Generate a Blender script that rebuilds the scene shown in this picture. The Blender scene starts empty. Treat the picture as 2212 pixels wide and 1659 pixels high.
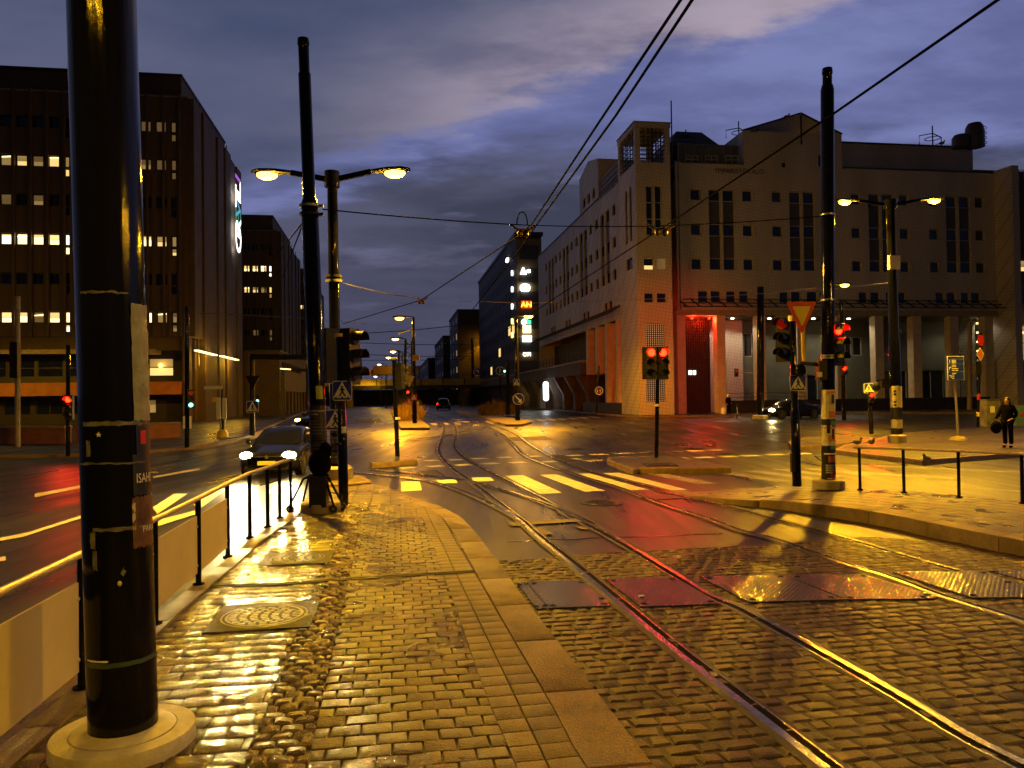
import bpy, math, random
from mathutils import Vector as V, Matrix
random.seed(7)
R = math.radians
sc = bpy.context.scene
col = sc.collection

# ------------------------------------------------------------------ camera
F, CX, CY, PW = 1662.0, 1106.0, 829.5, 2212.0        # focal length and centre in units of a 2212 px wide frame
CAMH, PITCH, ROLL = 1.85, 0.0171, 0.014
cam = bpy.data.cameras.new('camera'); co = bpy.data.objects.new('camera', cam); col.objects.link(co)
cam.sensor_width = 36.0; cam.lens = F / PW * 36.0; cam.clip_start = 0.05; cam.clip_end = 4000
CM = Matrix.Rotation(math.pi / 2 + PITCH, 3, 'X') @ Matrix.Rotation(-ROLL, 3, 'Z')
co.matrix_world = Matrix.Translation((0, 0, CAMH)) @ CM.to_4x4()
sc.camera = co
C0 = V((0, 0, CAMH))

# ------------------------------------------------------------------ render look
sc.render.engine = 'CYCLES'
sc.view_settings.view_transform = 'Standard'; sc.view_settings.look = 'None'
sc.view_settings.exposure = 0.0; sc.view_settings.gamma = 1.0
cy = sc.cycles
cy.use_denoising = True
try: cy.denoiser = 'OPENIMAGEDENOISE'
except Exception: pass
cy.max_bounces = 6; cy.diffuse_bounces = 2; cy.glossy_bounces = 3; cy.transmission_bounces = 4
cy.sample_clamp_indirect = 3.0; cy.sample_clamp_direct = 0.0
cy.caustics_reflective = False; cy.caustics_refractive = False

# ------------------------------------------------------------------ sky: dusk with broken cloud
def lin(r, g, b):
    f = lambda c: c / 12.92 if c <= .04045 else ((c + .055) / 1.055) ** 2.4
    return (f(r / 255), f(g / 255), f(b / 255), 1)
world = bpy.data.worlds.new('World'); sc.world = world; world.use_nodes = True
wt = world.node_tree; wt.nodes.clear(); WL = wt.links.new
def wn(t): return wt.nodes.new(t)
def wm(op, a, b=None, c=None, clamp=False):
    n = wn('ShaderNodeMath'); n.operation = op; n.use_clamp = clamp
    for i, x in enumerate((a, b, c)):
        if x is None: continue
        if isinstance(x, (int, float)): n.inputs[i].default_value = x
        else: WL(x, n.inputs[i])
    return n.outputs[0]
def wss(x, a, b):
    n = wn('ShaderNodeMapRange'); n.interpolation_type = 'SMOOTHSTEP'
    WL(x, n.inputs[0]); n.inputs[1].default_value = a; n.inputs[2].default_value = b
    return n.outputs[0]
def wmix(f, a, b):
    n = wn('ShaderNodeMix'); n.data_type = 'RGBA'
    WL(f, n.inputs[0])
    for i, x in ((6, a), (7, b)):
        if isinstance(x, tuple): n.inputs[i].default_value = x
        else: WL(x, n.inputs[i])
    return n.outputs[2]
tc = wn('ShaderNodeTexCoord'); sep = wn('ShaderNodeSeparateXYZ'); WL(tc.outputs['Generated'], sep.inputs[0])
dx, dy, dz = sep.outputs
# direction -> position on a flat cloud deck, so the bands crowd together towards the horizon
zz = wm('ADD', wm('MAXIMUM', dz, 0.0), 0.16)
comb = wn('ShaderNodeCombineXYZ'); WL(wm('DIVIDE', dx, zz), comb.inputs[0]); WL(wm('DIVIDE', dy, zz), comb.inputs[1])
def wnoise(scale, detail, rough, sx, sy, rz, off):
    mp = wn('ShaderNodeMapping'); mp.inputs['Scale'].default_value = (sx, sy, 1)
    mp.inputs['Rotation'].default_value = (0, 0, rz); mp.inputs['Location'].default_value = off
    WL(comb.outputs[0], mp.inputs[0])
    n = wn('ShaderNodeTexNoise'); n.inputs['Scale'].default_value = scale; n.inputs['Detail'].default_value = detail
    n.inputs['Roughness'].default_value = rough; WL(mp.outputs[0], n.inputs['Vector'])
    return n.outputs[0]
n1 = wnoise(1.3, 7, .52, .8, 1.4, .6, (3.1, 1.7, 0))
n2 = wnoise(2.4, 7, .56, .8, 1.5, .55, (7.3, 2.2, 0))
n3 = wnoise(9.0, 5, .6, .7, 1.4, .4, (1.3, 5.2, 0))
fwd = wm('MAXIMUM', dy, 0.12)
a_ = wm('DIVIDE', dx, fwd); b_ = wm('DIVIDE', dz, fwd)
f_ = wm('SUBTRACT', b_, wm('ADD', wm('MULTIPLY', a_, .306), .378))       # the edge of the lit cloud bank
f_ = wm('ADD', f_, wm('ADD', wm('MULTIPLY', wm('SUBTRACT', n2, .5), .17), wm('MULTIPLY', wm('SUBTRACT', n3, .5), .07)))
bank = wss(f_, -.012, .03)                                                # 1 above the edge
gap_w = wm('ADD', wm('MULTIPLY', wm('MAXIMUM', a_, -.1), .30), .055)
gap = wss(wm('ADD', f_, gap_w), -.05, .03)                                # 1 in the blue gap and above
low = wmix(wss(n1, .40, .62), lin(60, 63, 82), lin(86, 88, 112))
low = wmix(wss(n2, .52, .72), low, lin(112, 110, 142))
low = wmix(wss(b_, .30, .02), low, lin(72, 72, 94))
blue = wmix(wss(n2, .38, .66), lin(96, 103, 150), lin(120, 127, 178))
pink = wmix(wss(n2, .35, .62), lin(112, 107, 132), lin(172, 158, 174))
grey = wmix(wss(n1, .35, .65), lin(66, 76, 106), lin(92, 96, 124))
upper = wmix(wm('MULTIPLY', wss(f_, .20, .03), wss(a_, -.42, .2)), grey, pink)
skyc = wmix(gap, low, blue); skyc = wmix(bank, skyc, upper)
skyc = wmix(wss(dz, -.01, -.06), skyc, lin(40, 38, 48))
dim = wm('MULTIPLY', wm('ADD', wm('MULTIPLY', wss(dy, -.25, .35), .85), .15), wm('SUBTRACT', 1, wm('MULTIPLY', wss(dz, .46, .8), .75)))   # the sky behind the viewer is already night
bg = wn('ShaderNodeBackground'); WL(skyc, bg.inputs[0]); WL(dim, bg.inputs[1])
wo = wn('ShaderNodeOutputWorld'); WL(bg.outputs[0], wo.inputs[0])

# ------------------------------------------------------------------ pixels and world
def ray(px, py):
    return (CM @ V(((px - CX) / F, -(py - CY) / F, -1.0)))
def sst(x, a, b):
    x = max(0.0, min(1.0, (x - a) / (b - a))); return x * x * (3 - 2 * x)
AL = R(-8.9); U = V((math.sin(AL), math.cos(AL), 0)); W = V((math.cos(AL), -math.sin(AL), 0))
def st(s, t, z=0.0): return U * s + W * t + V((0, 0, z))
def terr(x, y):
    t = W.x * x + W.y * y
    return -.12 * sst(-t, 2.2, 4.6) * sst(y, 13, 21) * (1 - .62 * sst(y, 33, 48))
def G(px, py, z=0.0):
    d = ray(px, py); k = (z - CAMH) / d.z; return C0 + d * k
def GT(px, py, dz=0.0):                                   # on the terrain
    d = ray(px, py); z = 0.0
    for _ in range(14):
        p = C0 + d * ((z - CAMH) / d.z); z = terr(p.x, p.y) + dz
    p.z = z; return p
def DY(px, py, y):
    d = ray(px, py); return C0 + d * (y / d.y)
def onS(px, py, s0):
    d = ray(px, py); k = (s0 - C0.dot(U)) / d.dot(U); p = C0 + d * k; return p.dot(W), p.z
def onT(px, py, t0):
    d = ray(px, py); k = (t0 - C0.dot(W)) / d.dot(W); p = C0 + d * k; return p.dot(U), p.z
def zoomer(x0, y0, k): return lambda x, y: ((x0 + x / k) / 1.8228, (y0 + y / k) / 1.8228)
Z5 = zoomer(2200, 1700, 2.074); Z6 = zoomer(3032, 1700, 2.074); ZP = zoomer(900, 1900, 1.476); Z3 = zoomer(0, 1900, 1.476)
Z7 = zoomer(1300, 1750, 1.58); Z8 = zoomer(1600, 1300, 2.765); ZA = zoomer(1900, 2200, 2.011); ZB = zoomer(2932, 2200, 2.011)
def spline(pts, n=6):
    out = []; P = [pts[0]] + list(pts) + [pts[-1]]
    for i in range(1, len(P) - 2):
        p0, p1, p2, p3 = P[i - 1], P[i], P[i + 1], P[i + 2]
        for k in range(n):
            t = k / n
            out.append(tuple(.5 * ((2 * b) + (-a + c) * t + (2 * a - 5 * b + 4 * c - d) * t * t + (-a + 3 * b - 3 * c + d) * t ** 3)
                             for a, b, c, d in zip(p0, p1, p2, p3)))
    out.append(tuple(pts[-1])); return out

# ------------------------------------------------------------------ materials
MATS = {}
def mat(name, c, rough=.5, metal=0.0, var=.25, vs=6.0, bump=0.0, bs=40.0, rvar=0.0, rs=1.2, emit=None, es=0.0, spec=.5, coat=0.0, alpha=1.0, stretch=None, grain=0.0, gs=150.0, flow=None, isle=0.0):
    if name in MATS: return MATS[name]
    m = bpy.data.materials.new(name); m.use_nodes = True; MATS[name] = m
    nt = m.node_tree; b = nt.nodes['Principled BSDF']; L = nt.links.new
    c = (c[0], c[1], c[2], 1)
    b.inputs['Base Color'].default_value = c; b.inputs['Roughness'].default_value = rough; b.inputs['Metallic'].default_value = metal
    b.inputs['Specular IOR Level'].default_value = spec; b.inputs['Coat Weight'].default_value = coat; b.inputs['Coat Roughness'].default_value = .08
    if alpha < 1: b.inputs['Alpha'].default_value = alpha
    t = nt.nodes.new('ShaderNodeTexCoord'); src = t.outputs['Object']
    if stretch:
        mp = nt.nodes.new('ShaderNodeMapping'); mp.inputs['Scale'].default_value = stretch; L(src, mp.inputs[0]); src = mp.outputs[0]
    psrc = src
    if flow:
        mp = nt.nodes.new('ShaderNodeMapping'); mp.inputs['Scale'].default_value = flow; mp.inputs['Rotation'].default_value = (0, 0, R(-8.9)); L(src, mp.inputs[0]); psrc = mp.outputs[0]
    def noise(s, d=5, r=.6, src=src):
        n = nt.nodes.new('ShaderNodeTexNoise'); n.inputs['Scale'].default_value = s; n.inputs['Detail'].default_value = d
        n.inputs['Roughness'].default_value = r; L(src, n.inputs['Vector']); return n.outputs[0]
    if var:
        mx = nt.nodes.new('ShaderNodeMix'); mx.data_type = 'RGBA'; L(noise(vs), mx.inputs[0])
        mx.inputs[6].default_value = tuple(x * (1 - var) for x in c[:3]) + (1,); mx.inputs[7].default_value = tuple(min(1, x * (1 + var)) for x in c[:3]) + (1,)
        rp = nt.nodes.new('ShaderNodeMapRange'); L(noise(vs, src=psrc), rp.inputs[0]); rp.inputs[1].default_value = .3; rp.inputs[2].default_value = .7
        L(rp.outputs[0], mx.inputs[0]); out = mx.outputs[2]
        if grain:
            g = nt.nodes.new('ShaderNodeMapRange'); L(noise(gs, 2, .7), g.inputs[0]); g.inputs[1].default_value = .34; g.inputs[2].default_value = .66
            g.inputs[3].default_value = 1 - grain; g.inputs[4].default_value = 1 + grain
            mg = nt.nodes.new('ShaderNodeMix'); mg.data_type = 'RGBA'; mg.blend_type = 'MULTIPLY'; mg.inputs[0].default_value = 1; L(out, mg.inputs[6]); L(g.outputs[0], mg.inputs[7]); out = mg.outputs[2]
        if isle:                                             # every stone its own shade
            ge = nt.nodes.new('ShaderNodeNewGeometry'); g = nt.nodes.new('ShaderNodeMapRange'); L(ge.outputs['Random Per Island'], g.inputs[0])
            g.inputs[3].default_value = 1 - isle; g.inputs[4].default_value = 1 + isle
            mg = nt.nodes.new('ShaderNodeMix'); mg.data_type = 'RGBA'; mg.blend_type = 'MULTIPLY'; mg.inputs[0].default_value = 1; L(out, mg.inputs[6]); L(g.outputs[0], mg.inputs[7]); out = mg.outputs[2]
        L(out, b.inputs['Base Color'])
    if rvar:
        rp = nt.nodes.new('ShaderNodeMapRange'); L(noise(rs, 4, .5, psrc), rp.inputs[0]); rp.inputs[1].default_value = .28; rp.inputs[2].default_value = .72
        rp.inputs[3].default_value = max(.03, rough - rvar); rp.inputs[4].default_value = rough + rvar; L(rp.outputs[0], b.inputs['Roughness'])
    if bump:
        bp = nt.nodes.new('ShaderNodeBump'); bp.inputs['Strength'].default_value = bump; bp.inputs['Distance'].default_value = .02
        L(noise(bs, 6, .65), bp.inputs['Height']); L(bp.outputs[0], b.inputs['Normal'])
    if emit:
        b.inputs['Emission Color'].default_value = (*emit, 1); b.inputs['Emission Strength'].default_value = es
    return m
SOD = (1.0, .50, .010); SOD2 = (1.0, .41, .006)
asphalt = mat('wet_asphalt', (.0115, .0085, .005), .37, var=.5, vs=1.2, bump=.34, bs=44, rvar=.15, rs=.9, spec=.5, grain=.7, gs=60, flow=(1.6, .16, 1))
sett = mat('granite_sett', (.082, .058, .03), .44, var=.45, vs=6, bump=.5, bs=60, rvar=.16, rs=3, spec=.34, grain=.55, gs=130, isle=.42)
settl = mat('wet_cobble', (.17, .13, .075), .26, var=.4, vs=9, bump=.8, bs=40, rvar=.1, rs=4, grain=.4, isle=.4)
paver = mat('concrete_paver', (.115, .088, .046), .31, var=.35, vs=4, bump=.6, bs=75, rvar=.12, rs=1.6, spec=.5, grain=.55, gs=170, isle=.26)
paverw = mat('wet_paver', (.085, .064, .034), .24, var=.35, vs=3, bump=.55, bs=60, rvar=.07, rs=3, spec=.45, grain=.5, gs=140, isle=.25)
granite = mat('granite_kerb', (.20, .135, .066), .42, var=.3, vs=5, bump=.7, bs=80, rvar=.1, rs=2, spec=.3, grain=.5, gs=190, isle=.16)
wslab = mat('wet_slab', (.135, .10, .05), .34, var=.35, vs=3, bump=.8, bs=60, rvar=.12, rs=1.5, spec=.6, grain=.5, gs=150, isle=.2)
slab = mat('pale_slab', (.18, .135, .066), .38, var=.3, vs=4, bump=.7, bs=70, rvar=.1, rs=2, spec=.3, grain=.5, gs=170, isle=.18)
joint = mat('joint_grit', (.035, .03, .025), .6, var=.3, vs=20, bump=.5, bs=60)
paint = mat('road_paint', (.62, .60, .54), .42, var=.32, vs=5, bump=.35, bs=40, rvar=.12, rs=3)
paintw = mat('worn_road_paint', (.22, .21, .19), .42, var=.6, vs=3.5, bump=.4, bs=40)
railm = mat('rail_steel', (.40, .34, .26), .24, 1.0, var=.25, vs=20, bump=.12, bs=60, rvar=.06, rs=4)
groove = mat('rail_groove', (.006, .005, .004), .8, var=.2, spec=.05)
blackp = mat('black_pole_paint', (.006, .006, .006), .075, var=.3, vs=8, bump=.03, bs=14, rvar=.04, rs=3, spec=.22)
matb = mat('gloss_black_paint', (.0022, .0022, .0022), .05, var=.3, vs=8, spec=.3)
scuff = mat('scuffed_black_paint', (.006, .006, .006), .07, var=.4, vs=10, bump=.16, bs=26, rvar=.05, rs=6, spec=.25, stretch=(1, 1, .035))
darkm = mat('dark_metal', (.016, .015, .014), .45, 0, var=.3, bump=.1, bs=30, spec=.3)
steel = mat('galvanised_steel', (.32, .31, .29), .38, .8, var=.2, vs=14, bump=.06, bs=40)
brass = mat('handrail_metal', (.60, .54, .42), .36, .35, var=.18, vs=14, bump=.05, bs=50)
conc = mat('concrete', (.33, .28, .20), .62, var=.3, vs=4, bump=.35, bs=30)
concd = mat('stained_concrete', (.13, .10, .07), .66, var=.45, vs=1.6, bump=.4, bs=14, stretch=(1, 1, .35))
panelm = mat('frosted_panel', (.66, .57, .33), .45, var=.08, vs=3, bump=.03, bs=80, rvar=.05)
glassd = mat('dark_window_glass', (.012, .014, .016), .07, var=.3, vs=1.0, spec=.8)
wallL = mat('brown_ribbed_wall', (.115, .08, .048), .72, var=.22, vs=1.2, bump=.5, bs=5, stretch=(1, 1, .06))
wallL2 = mat('brown_plain_wall', (.105, .07, .036), .72, var=.25, vs=.6, bump=.2, bs=10)
orangew = mat('brown_brick_band', (.42, .155, .05), .6, var=.25, vs=1.4, bump=.2, bs=14)
roofm = mat('roof_sheet', (.045, .045, .042), .5, var=.3, vs=2)
frameD = mat('dark_frame', (.03, .026, .022), .45, var=.2)
frameW = mat('white_frame', (.46, .44, .40), .5, var=.15)
spand = mat('grey_spandrel', (.075, .075, .07), .4, var=.2, vs=.7)
lampm = mat('lamp_housing', (.02, .02, .02), .4, var=.2)
sodl = mat('sodium_lens', (.9, .6, .2), .3, var=0, emit=(1, .50, .045), es=13)
sodf = mat('far_lamp_lens', (.9, .7, .3), .3, var=0, emit=(1, .66, .22), es=10)
warmw = mat('white_lamp_lens', (.9, .9, .8), .3, var=0, emit=(1, .85, .55), es=22)
redl = mat('red_signal_lens', (.6, .03, .02), .3, var=0, emit=(1, .0035, .0006), es=60)
redd = mat('dim_red_lens', (.35, .02, .01), .25, var=.2, emit=(1, .02, .008), es=.13)
greenl = mat('green_signal_lens', (.1, .5, .4), .3, var=0, emit=(.2, 1, .75), es=5)
offl = mat('dark_lens', (.03, .02, .015), .2, var=.2)
signb = mat('sign_blue', (.012, .03, .60), .35, var=.12, vs=3)
signw = mat('sign_white', (.86, .85, .82), .4, var=.08, vs=3)
signk = mat('sign_black', (.012, .012, .014), .4, var=.1)
signr = mat('sign_red', (.62, .022, .015), .35, var=.12, vs=3)
signy = mat('sign_yellow', (.88, .62, .07), .4, var=.1, vs=3)
signo = mat('sign_orange', (.72, .20, .03), .4, var=.12)
carm = mat('dark_car_paint', (.008, .008, .009), .16, .2, var=.1, coat=.35, spec=.3)
tyre = mat('tyre_rubber', (.015, .015, .015), .7, var=.2)
rim = mat('alloy_rim', (.4, .4, .4), .25, .9, var=.1)
skin = mat('skin', (.45, .27, .19), .55, var=.1)
cloth = mat('black_cloth', (.005, .005, .005), .95, spec=.05, var=.3, vs=14, bump=.2, bs=50)
papr = mat('poster_paper', (.62, .58, .46), .5, var=.25, vs=9)
papk = mat('black_poster', (.02, .02, .022), .35, var=.4, vs=8)
tape = mat('clear_tape', (.16, .16, .15), .2, var=.5, vs=18, bump=.4, bs=40)
def emat(name, c, s): return mat(name, (.4, .4, .4), .5, var=0, emit=c, es=s)
BLUEW = emat('lit_window_cool', (.95, .9, .7), 2.0); TUBE = emat('ceiling_tube', (1, .93, .75), 6.0)
LIT = [emat('lit_window_bright', (1, .74, .30), 2.6), emat('lit_window_warm', (1, .66, .22), 1.1), emat('lit_window_dim', (1, .62, .20), .28), emat('lit_window_faint', (1, .6, .2), .10)]

# ------------------------------------------------------------------ mesh building
ORIG = {}
class MB:
    def __init__(s): s.v, s.f, s.m = [], [], []
    def add(s, vs, fs, mi=0):
        o = len(s.v); s.v += [tuple(x) for x in vs]; s.f += [[i + o for i in f] for f in fs]; s.m += [mi] * len(fs); return s
    def box(s, c, d, rz=0.0, mi=0):
        c = V(c); h = V(d) * .5; cr, sr = math.cos(rz), math.sin(rz); vs = []
        for z in (-1, 1):
            for x, y in ((-1, -1), (1, -1), (1, 1), (-1, 1)):
                a, b = x * h.x, y * h.y; vs.append((c.x + a * cr - b * sr, c.y + a * sr + b * cr, c.z + z * h.z))
        return s.add(vs, [(3, 2, 1, 0), (4, 5, 6, 7), (0, 1, 5, 4), (1, 2, 6, 5), (2, 3, 7, 6), (3, 0, 4, 7)], mi)
    def hexa(s, b4, t4, mi=0):
        return s.add(list(b4) + list(t4), [(3, 2, 1, 0), (4, 5, 6, 7), (0, 1, 5, 4), (1, 2, 6, 5), (2, 3, 7, 6), (3, 0, 4, 7)], mi)
    def ring(s, p, ax, r, n, ref=None):
        ax = ax.normalized(); e = ref if ref else (V((0, 0, 1)) if abs(ax.z) < .9 else V((1, 0, 0)))
        a = ax.cross(e).normalized(); b = ax.cross(a)
        return [p + (a * math.cos(2 * math.pi * k / n) + b * math.sin(2 * math.pi * k / n)) * r for k in range(n)]
    def cyl(s, p0, p1, r0, r1=None, n=14, mi=0, caps=True):
        p0, p1 = V(p0), V(p1); r1 = r0 if r1 is None else r1; ax = p1 - p0
        vs = s.ring(p0, ax, r0, n) + s.ring(p1, ax, r1, n)
        fs = [(k, (k + 1) % n, n + (k + 1) % n, n + k) for k in range(n)]
        if caps: fs += [tuple(range(n - 1, -1, -1)), tuple(range(n, 2 * n))]
        return s.add(vs, fs, mi)
    def tube(s, pts, r, n=7, mi=0):
        pts = [V(p) for p in pts]; vs, fs = [], []
        for i, p in enumerate(pts):
            ax = (pts[min(i + 1, len(pts) - 1)] - pts[max(i - 1, 0)]); vs += s.ring(p, ax, r if not isinstance(r, (list, tuple)) else r[i], n)
        for i in range(len(pts) - 1):
            for k in range(n): fs.append((i * n + k, i * n + (k + 1) % n, (i + 1) * n + (k + 1) % n, (i + 1) * n + k))
        fs += [tuple(range(n - 1, -1, -1)), tuple(range((len(pts) - 1) * n, len(pts) * n))]
        return s.add(vs, fs, mi)
    def bar(s, p0, p1, w, h, mi=0):
        p0, p1 = V(p0), V(p1); ax = (p1 - p0).normalized(); e = V((0, 0, 1)) if abs(ax.z) < .95 else V((0, 1, 0))
        a = ax.cross(e).normalized() * w * .5; b = a.cross(ax).normalized() * h * .5
        q = lambda p: [p - a - b, p + a - b, p + a + b, p - a + b]
        return s.hexa(q(p0), q(p1), mi)
    def lathe(s, prof, c=(0, 0, 0), n=24, mi=0):
        c = V(c); vs, fs = [], []
        for r, z in prof: vs += [c + V((r * math.cos(2 * math.pi * k / n), r * math.sin(2 * math.pi * k / n), z)) for k in range(n)]
        for i in range(len(prof) - 1):
            for k in range(n): fs.append((i * n + k, i * n + (k + 1) % n, (i + 1) * n + (k + 1) % n, (i + 1) * n + k))
        fs += [tuple(range(n - 1, -1, -1)), tuple(range((len(prof) - 1) * n, len(prof) * n))]
        return s.add(vs, fs, mi)
    def ell(s, c, r, n=12, mi=0, rz=0.0):
        c = V(c); m = max(4, n // 2); vs, fs = [], []; cr, sr = math.cos(rz), math.sin(rz)
        for i in range(m + 1):
            th = math.pi * (i + .02 * (i == 0) - .02 * (i == m)) / m
            for k in range(n):
                ph = 2 * math.pi * k / n; x, y, z = r[0] * math.sin(th) * math.cos(ph), r[1] * math.sin(th) * math.sin(ph), -r[2] * math.cos(th)
                vs.append((c.x + x * cr - y * sr, c.y + x * sr + y * cr, c.z + z))
        for i in range(m):
            for k in range(n): fs.append((i * n + k, i * n + (k + 1) % n, (i + 1) * n + (k + 1) % n, (i + 1) * n + k))
        return s.add(vs, fs, mi)
    def prism(s, poly, z0, z1, mi=0, bot=True, taper=None):
        n = len(poly); t = taper or poly
        vs = [(p[0], p[1], z0) for p in poly] + [(p[0], p[1], z1) for p in t]
        fs = [(k, (k + 1) % n, n + (k + 1) % n, n + k) for k in range(n)] + [tuple(range(n, 2 * n))]
        if bot: fs.append(tuple(range(n - 1, -1, -1)))
        return s.add(vs, fs, mi)
    def ext(s, poly, y0, y1, mi=0, o=(0, 0, 0)):            # outline in x,z pushed from y0 (front) to y1
        n = len(poly); ox, oy, oz = o
        ar = sum(poly[i][0] * poly[(i + 1) % n][1] - poly[(i + 1) % n][0] * poly[i][1] for i in range(n))
        if ar < 0: poly = poly[::-1]
        vs = [(p[0] + ox, y0 + oy, p[1] + oz) for p in poly] + [(p[0] + ox, y1 + oy, p[1] + oz) for p in poly]
        fs = [tuple(range(n)), tuple(range(2 * n - 1, n - 1, -1))] + [(k, n + k, n + (k + 1) % n, (k + 1) % n) for k in range(n)]
        return s.add(vs, fs, mi)
    def quad(s, pts, mi=0): return s.add(pts, [tuple(range(len(pts)))], mi)
    def xform(s, loc=(0, 0, 0), rz=0.0, sc_=1.0):
        cr, sr = math.cos(rz), math.sin(rz)
        s.v = [(loc[0] + sc_ * (x * cr - y * sr), loc[1] + sc_ * (x * sr + y * cr), loc[2] + sc_ * z) for x, y, z in s.v]; return s
    def build(s, name, mats, parent=None, local=False, ang=38):
        if not isinstance(mats, (list, tuple)): mats = [mats]
        me = bpy.data.meshes.new(name); o = bpy.data.objects.new(name, me); col.objects.link(o)
        og = V((0, 0, 0))
        if parent is not None:
            o.parent = parent; og = ORIG.get(parent.name, og); ORIG[o.name] = og
        vs = s.v if (local or parent is None) else [(x - og.x, y - og.y, z - og.z) for x, y, z in s.v]
        me.from_pydata(vs, [], s.f)
        for m in mats: me.materials.append(m)
        if len(mats) > 1: me.polygons.foreach_set('material_index', s.m)
        me.polygons.foreach_set('use_smooth', [True] * len(me.polygons)); me.update()
        try: me.set_sharp_from_angle(angle=R(ang))
        except Exception: pass
        return o
def tag(o, label=None, cat=None, group=None, kind=None):
    if label: o['label'] = label
    if cat: o['category'] = cat
    if group: o['group'] = group
    if kind: o['kind'] = kind
    return o
def thing(name, label, cat, loc=(0, 0, 0), rz=0.0, group=None):
    o = bpy.data.objects.new(name, None); col.objects.link(o); o.location = loc; o.rotation_euler = (0, 0, rz)
    o.empty_display_size = .2; ORIG[o.name] = V(loc)
    return tag(o, label, cat, group)
def dup(o, loc=None, rz=None, label=None, parent=None):
    c = o.copy(); col.objects.link(c)
    if parent is not None: c.parent = parent
    if loc is not None: c.location = loc
    if rz is not None: c.rotation_euler = (0, 0, rz)
    if label: c['label'] = label
    for ch in list(o.children): dup(ch, parent=c)
    return c
def light(kind, loc, power, c, r=.1, aim=None, size=150, blend=.4, name='lamp_light', parent=None):
    l = bpy.data.lights.new(name, kind); l.energy = power; l.color = c; l.shadow_soft_size = r
    if kind == 'SPOT': l.spot_size = R(size); l.spot_blend = blend
    o = bpy.data.objects.new(name, l); col.objects.link(o)
    if parent is not None: o.parent = parent; loc = V(loc) - ORIG.get(parent.name, V((0, 0, 0)))
    o.location = loc
    if aim is not None: o.rotation_euler = V(aim).to_track_quat('-Z', 'Y').to_euler()
    return o
def text_geo(txt, size):
    cu = bpy.data.curves.new('text', 'FONT'); cu.body = txt; cu.size = size; cu.align_x = 'CENTER'; cu.resolution_u = 3
    o = bpy.data.objects.new('text', cu); me = bpy.data.meshes.new_from_object(o)
    vs = [tuple(v.co) for v in me.vertices]; fs = [tuple(p.vertices) for p in me.polygons]
    bpy.data.objects.remove(o); bpy.data.curves.remove(cu); bpy.data.meshes.remove(me)
    return vs, fs
def area2(p): return .5 * sum(p[i][0] * p[(i + 1) % len(p)][1] - p[(i + 1) % len(p)][0] * p[i][1] for i in range(len(p)))
def clip(subj, quad):                                       # keep the part of subj inside the convex ccw quad
    out = subj
    for i in range(len(quad)):
        ax, ay = quad[i]; bx, by = quad[(i + 1) % len(quad)]
        ins = lambda p: (bx - ax) * (p[1] - ay) - (by - ay) * (p[0] - ax) >= 0
        inp, out = out, []
        for k in range(len(inp)):
            p, q = inp[k], inp[(k + 1) % len(inp)]; ip, iq = ins(p), ins(q)
            if ip: out.append(p)
            if ip != iq:
                dxx, dyy = q[0] - p[0], q[1] - p[1]; den = (bx - ax) * dyy - (by - ay) * dxx
                if abs(den) > 1e-12:
                    t = ((by - ay) * (p[0] - ax) - (bx - ax) * (p[1] - ay)) / den; out.append((p[0] + dxx * t, p[1] + dyy * t))
        if len(out) < 3: return []
    return out
def pave(mb, zone, org, ang, w, h, gap, z0, z1, jit=0.0, bevel=.012, off=.5, zj=0.0, holes=()):
    ca, sa = math.cos(ang), math.sin(ang); zone = [tuple(p[:2]) for p in zone]
    if area2(zone) < 0: zone = zone[::-1]
    loc = [((x - org[0]) * ca + (y - org[1]) * sa, -(x - org[0]) * sa + (y - org[1]) * ca) for x, y in zone]
    u0, u1 = min(p[0] for p in loc), max(p[0] for p in loc); v0, v1 = min(p[1] for p in loc), max(p[1] for p in loc)
    rnd = random.random
    for j in range(int(math.floor(v0 / h)) - 1, int(v1 / h) + 2):
        sh = off * w * (j % 2) + (rnd() - .5) * jit * 2
        ed = sorted(i * w + sh + (rnd() - .5) * jit * 2.2 for i in range(int(math.floor((u0 - sh) / w)) - 1, int((u1 - sh) / w) + 3))
        for i in range(len(ed) - 1):
            g = gap * .5; J = lambda: (rnd() - .5) * jit
            q = [(ed[i] + g + J(), j * h + g + J() * .6), (ed[i + 1] - g + J(), j * h + g + J() * .6), (ed[i + 1] - g + J(), (j + 1) * h - g + J() * .6), (ed[i] + g + J(), (j + 1) * h - g + J() * .6)]
            qw = [(org[0] + a * ca - b * sa, org[1] + a * sa + b * ca) for a, b in q]
            pg = clip(zone, qw)
            if len(pg) < 3 or abs(area2(pg)) < min(.12 * w * h, .02): continue
            cx, cyy = sum(p[0] for p in pg) / len(pg), sum(p[1] for p in pg) / len(pg)
            if any((cx - hx) ** 2 + (cyy - hy) ** 2 < hr * hr for hx, hy, hr in holes): continue
            zt = z1 + (rnd() - .5) * zj; k = 1 - 2 * bevel / max(.02, min(w, h))
            tp = [(cx + (p[0] - cx) * k, cyy + (p[1] - cyy) * k) for p in pg]
            n = len(pg); tx, ty = (rnd() - .5) * zj * 3, (rnd() - .5) * zj * 3
            zs = lambda p: zt + (p[0] - cx) * tx / w + (p[1] - cyy) * ty / w
            vs = [(p[0], p[1], z0) for p in pg] + [(p[0], p[1], zs(p) - bevel * .7) for p in pg] + [(p[0], p[1], zs(p)) for p in tp]
            fs = [(a, (a + 1) % n, n + (a + 1) % n, n + a) for a in range(n)] + [(n + a, n + (a + 1) % n, 2 * n + (a + 1) % n, 2 * n + a) for a in range(n)] + [tuple(range(2 * n, 3 * n))]
            mb.add(vs, fs)
    return mb
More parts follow.
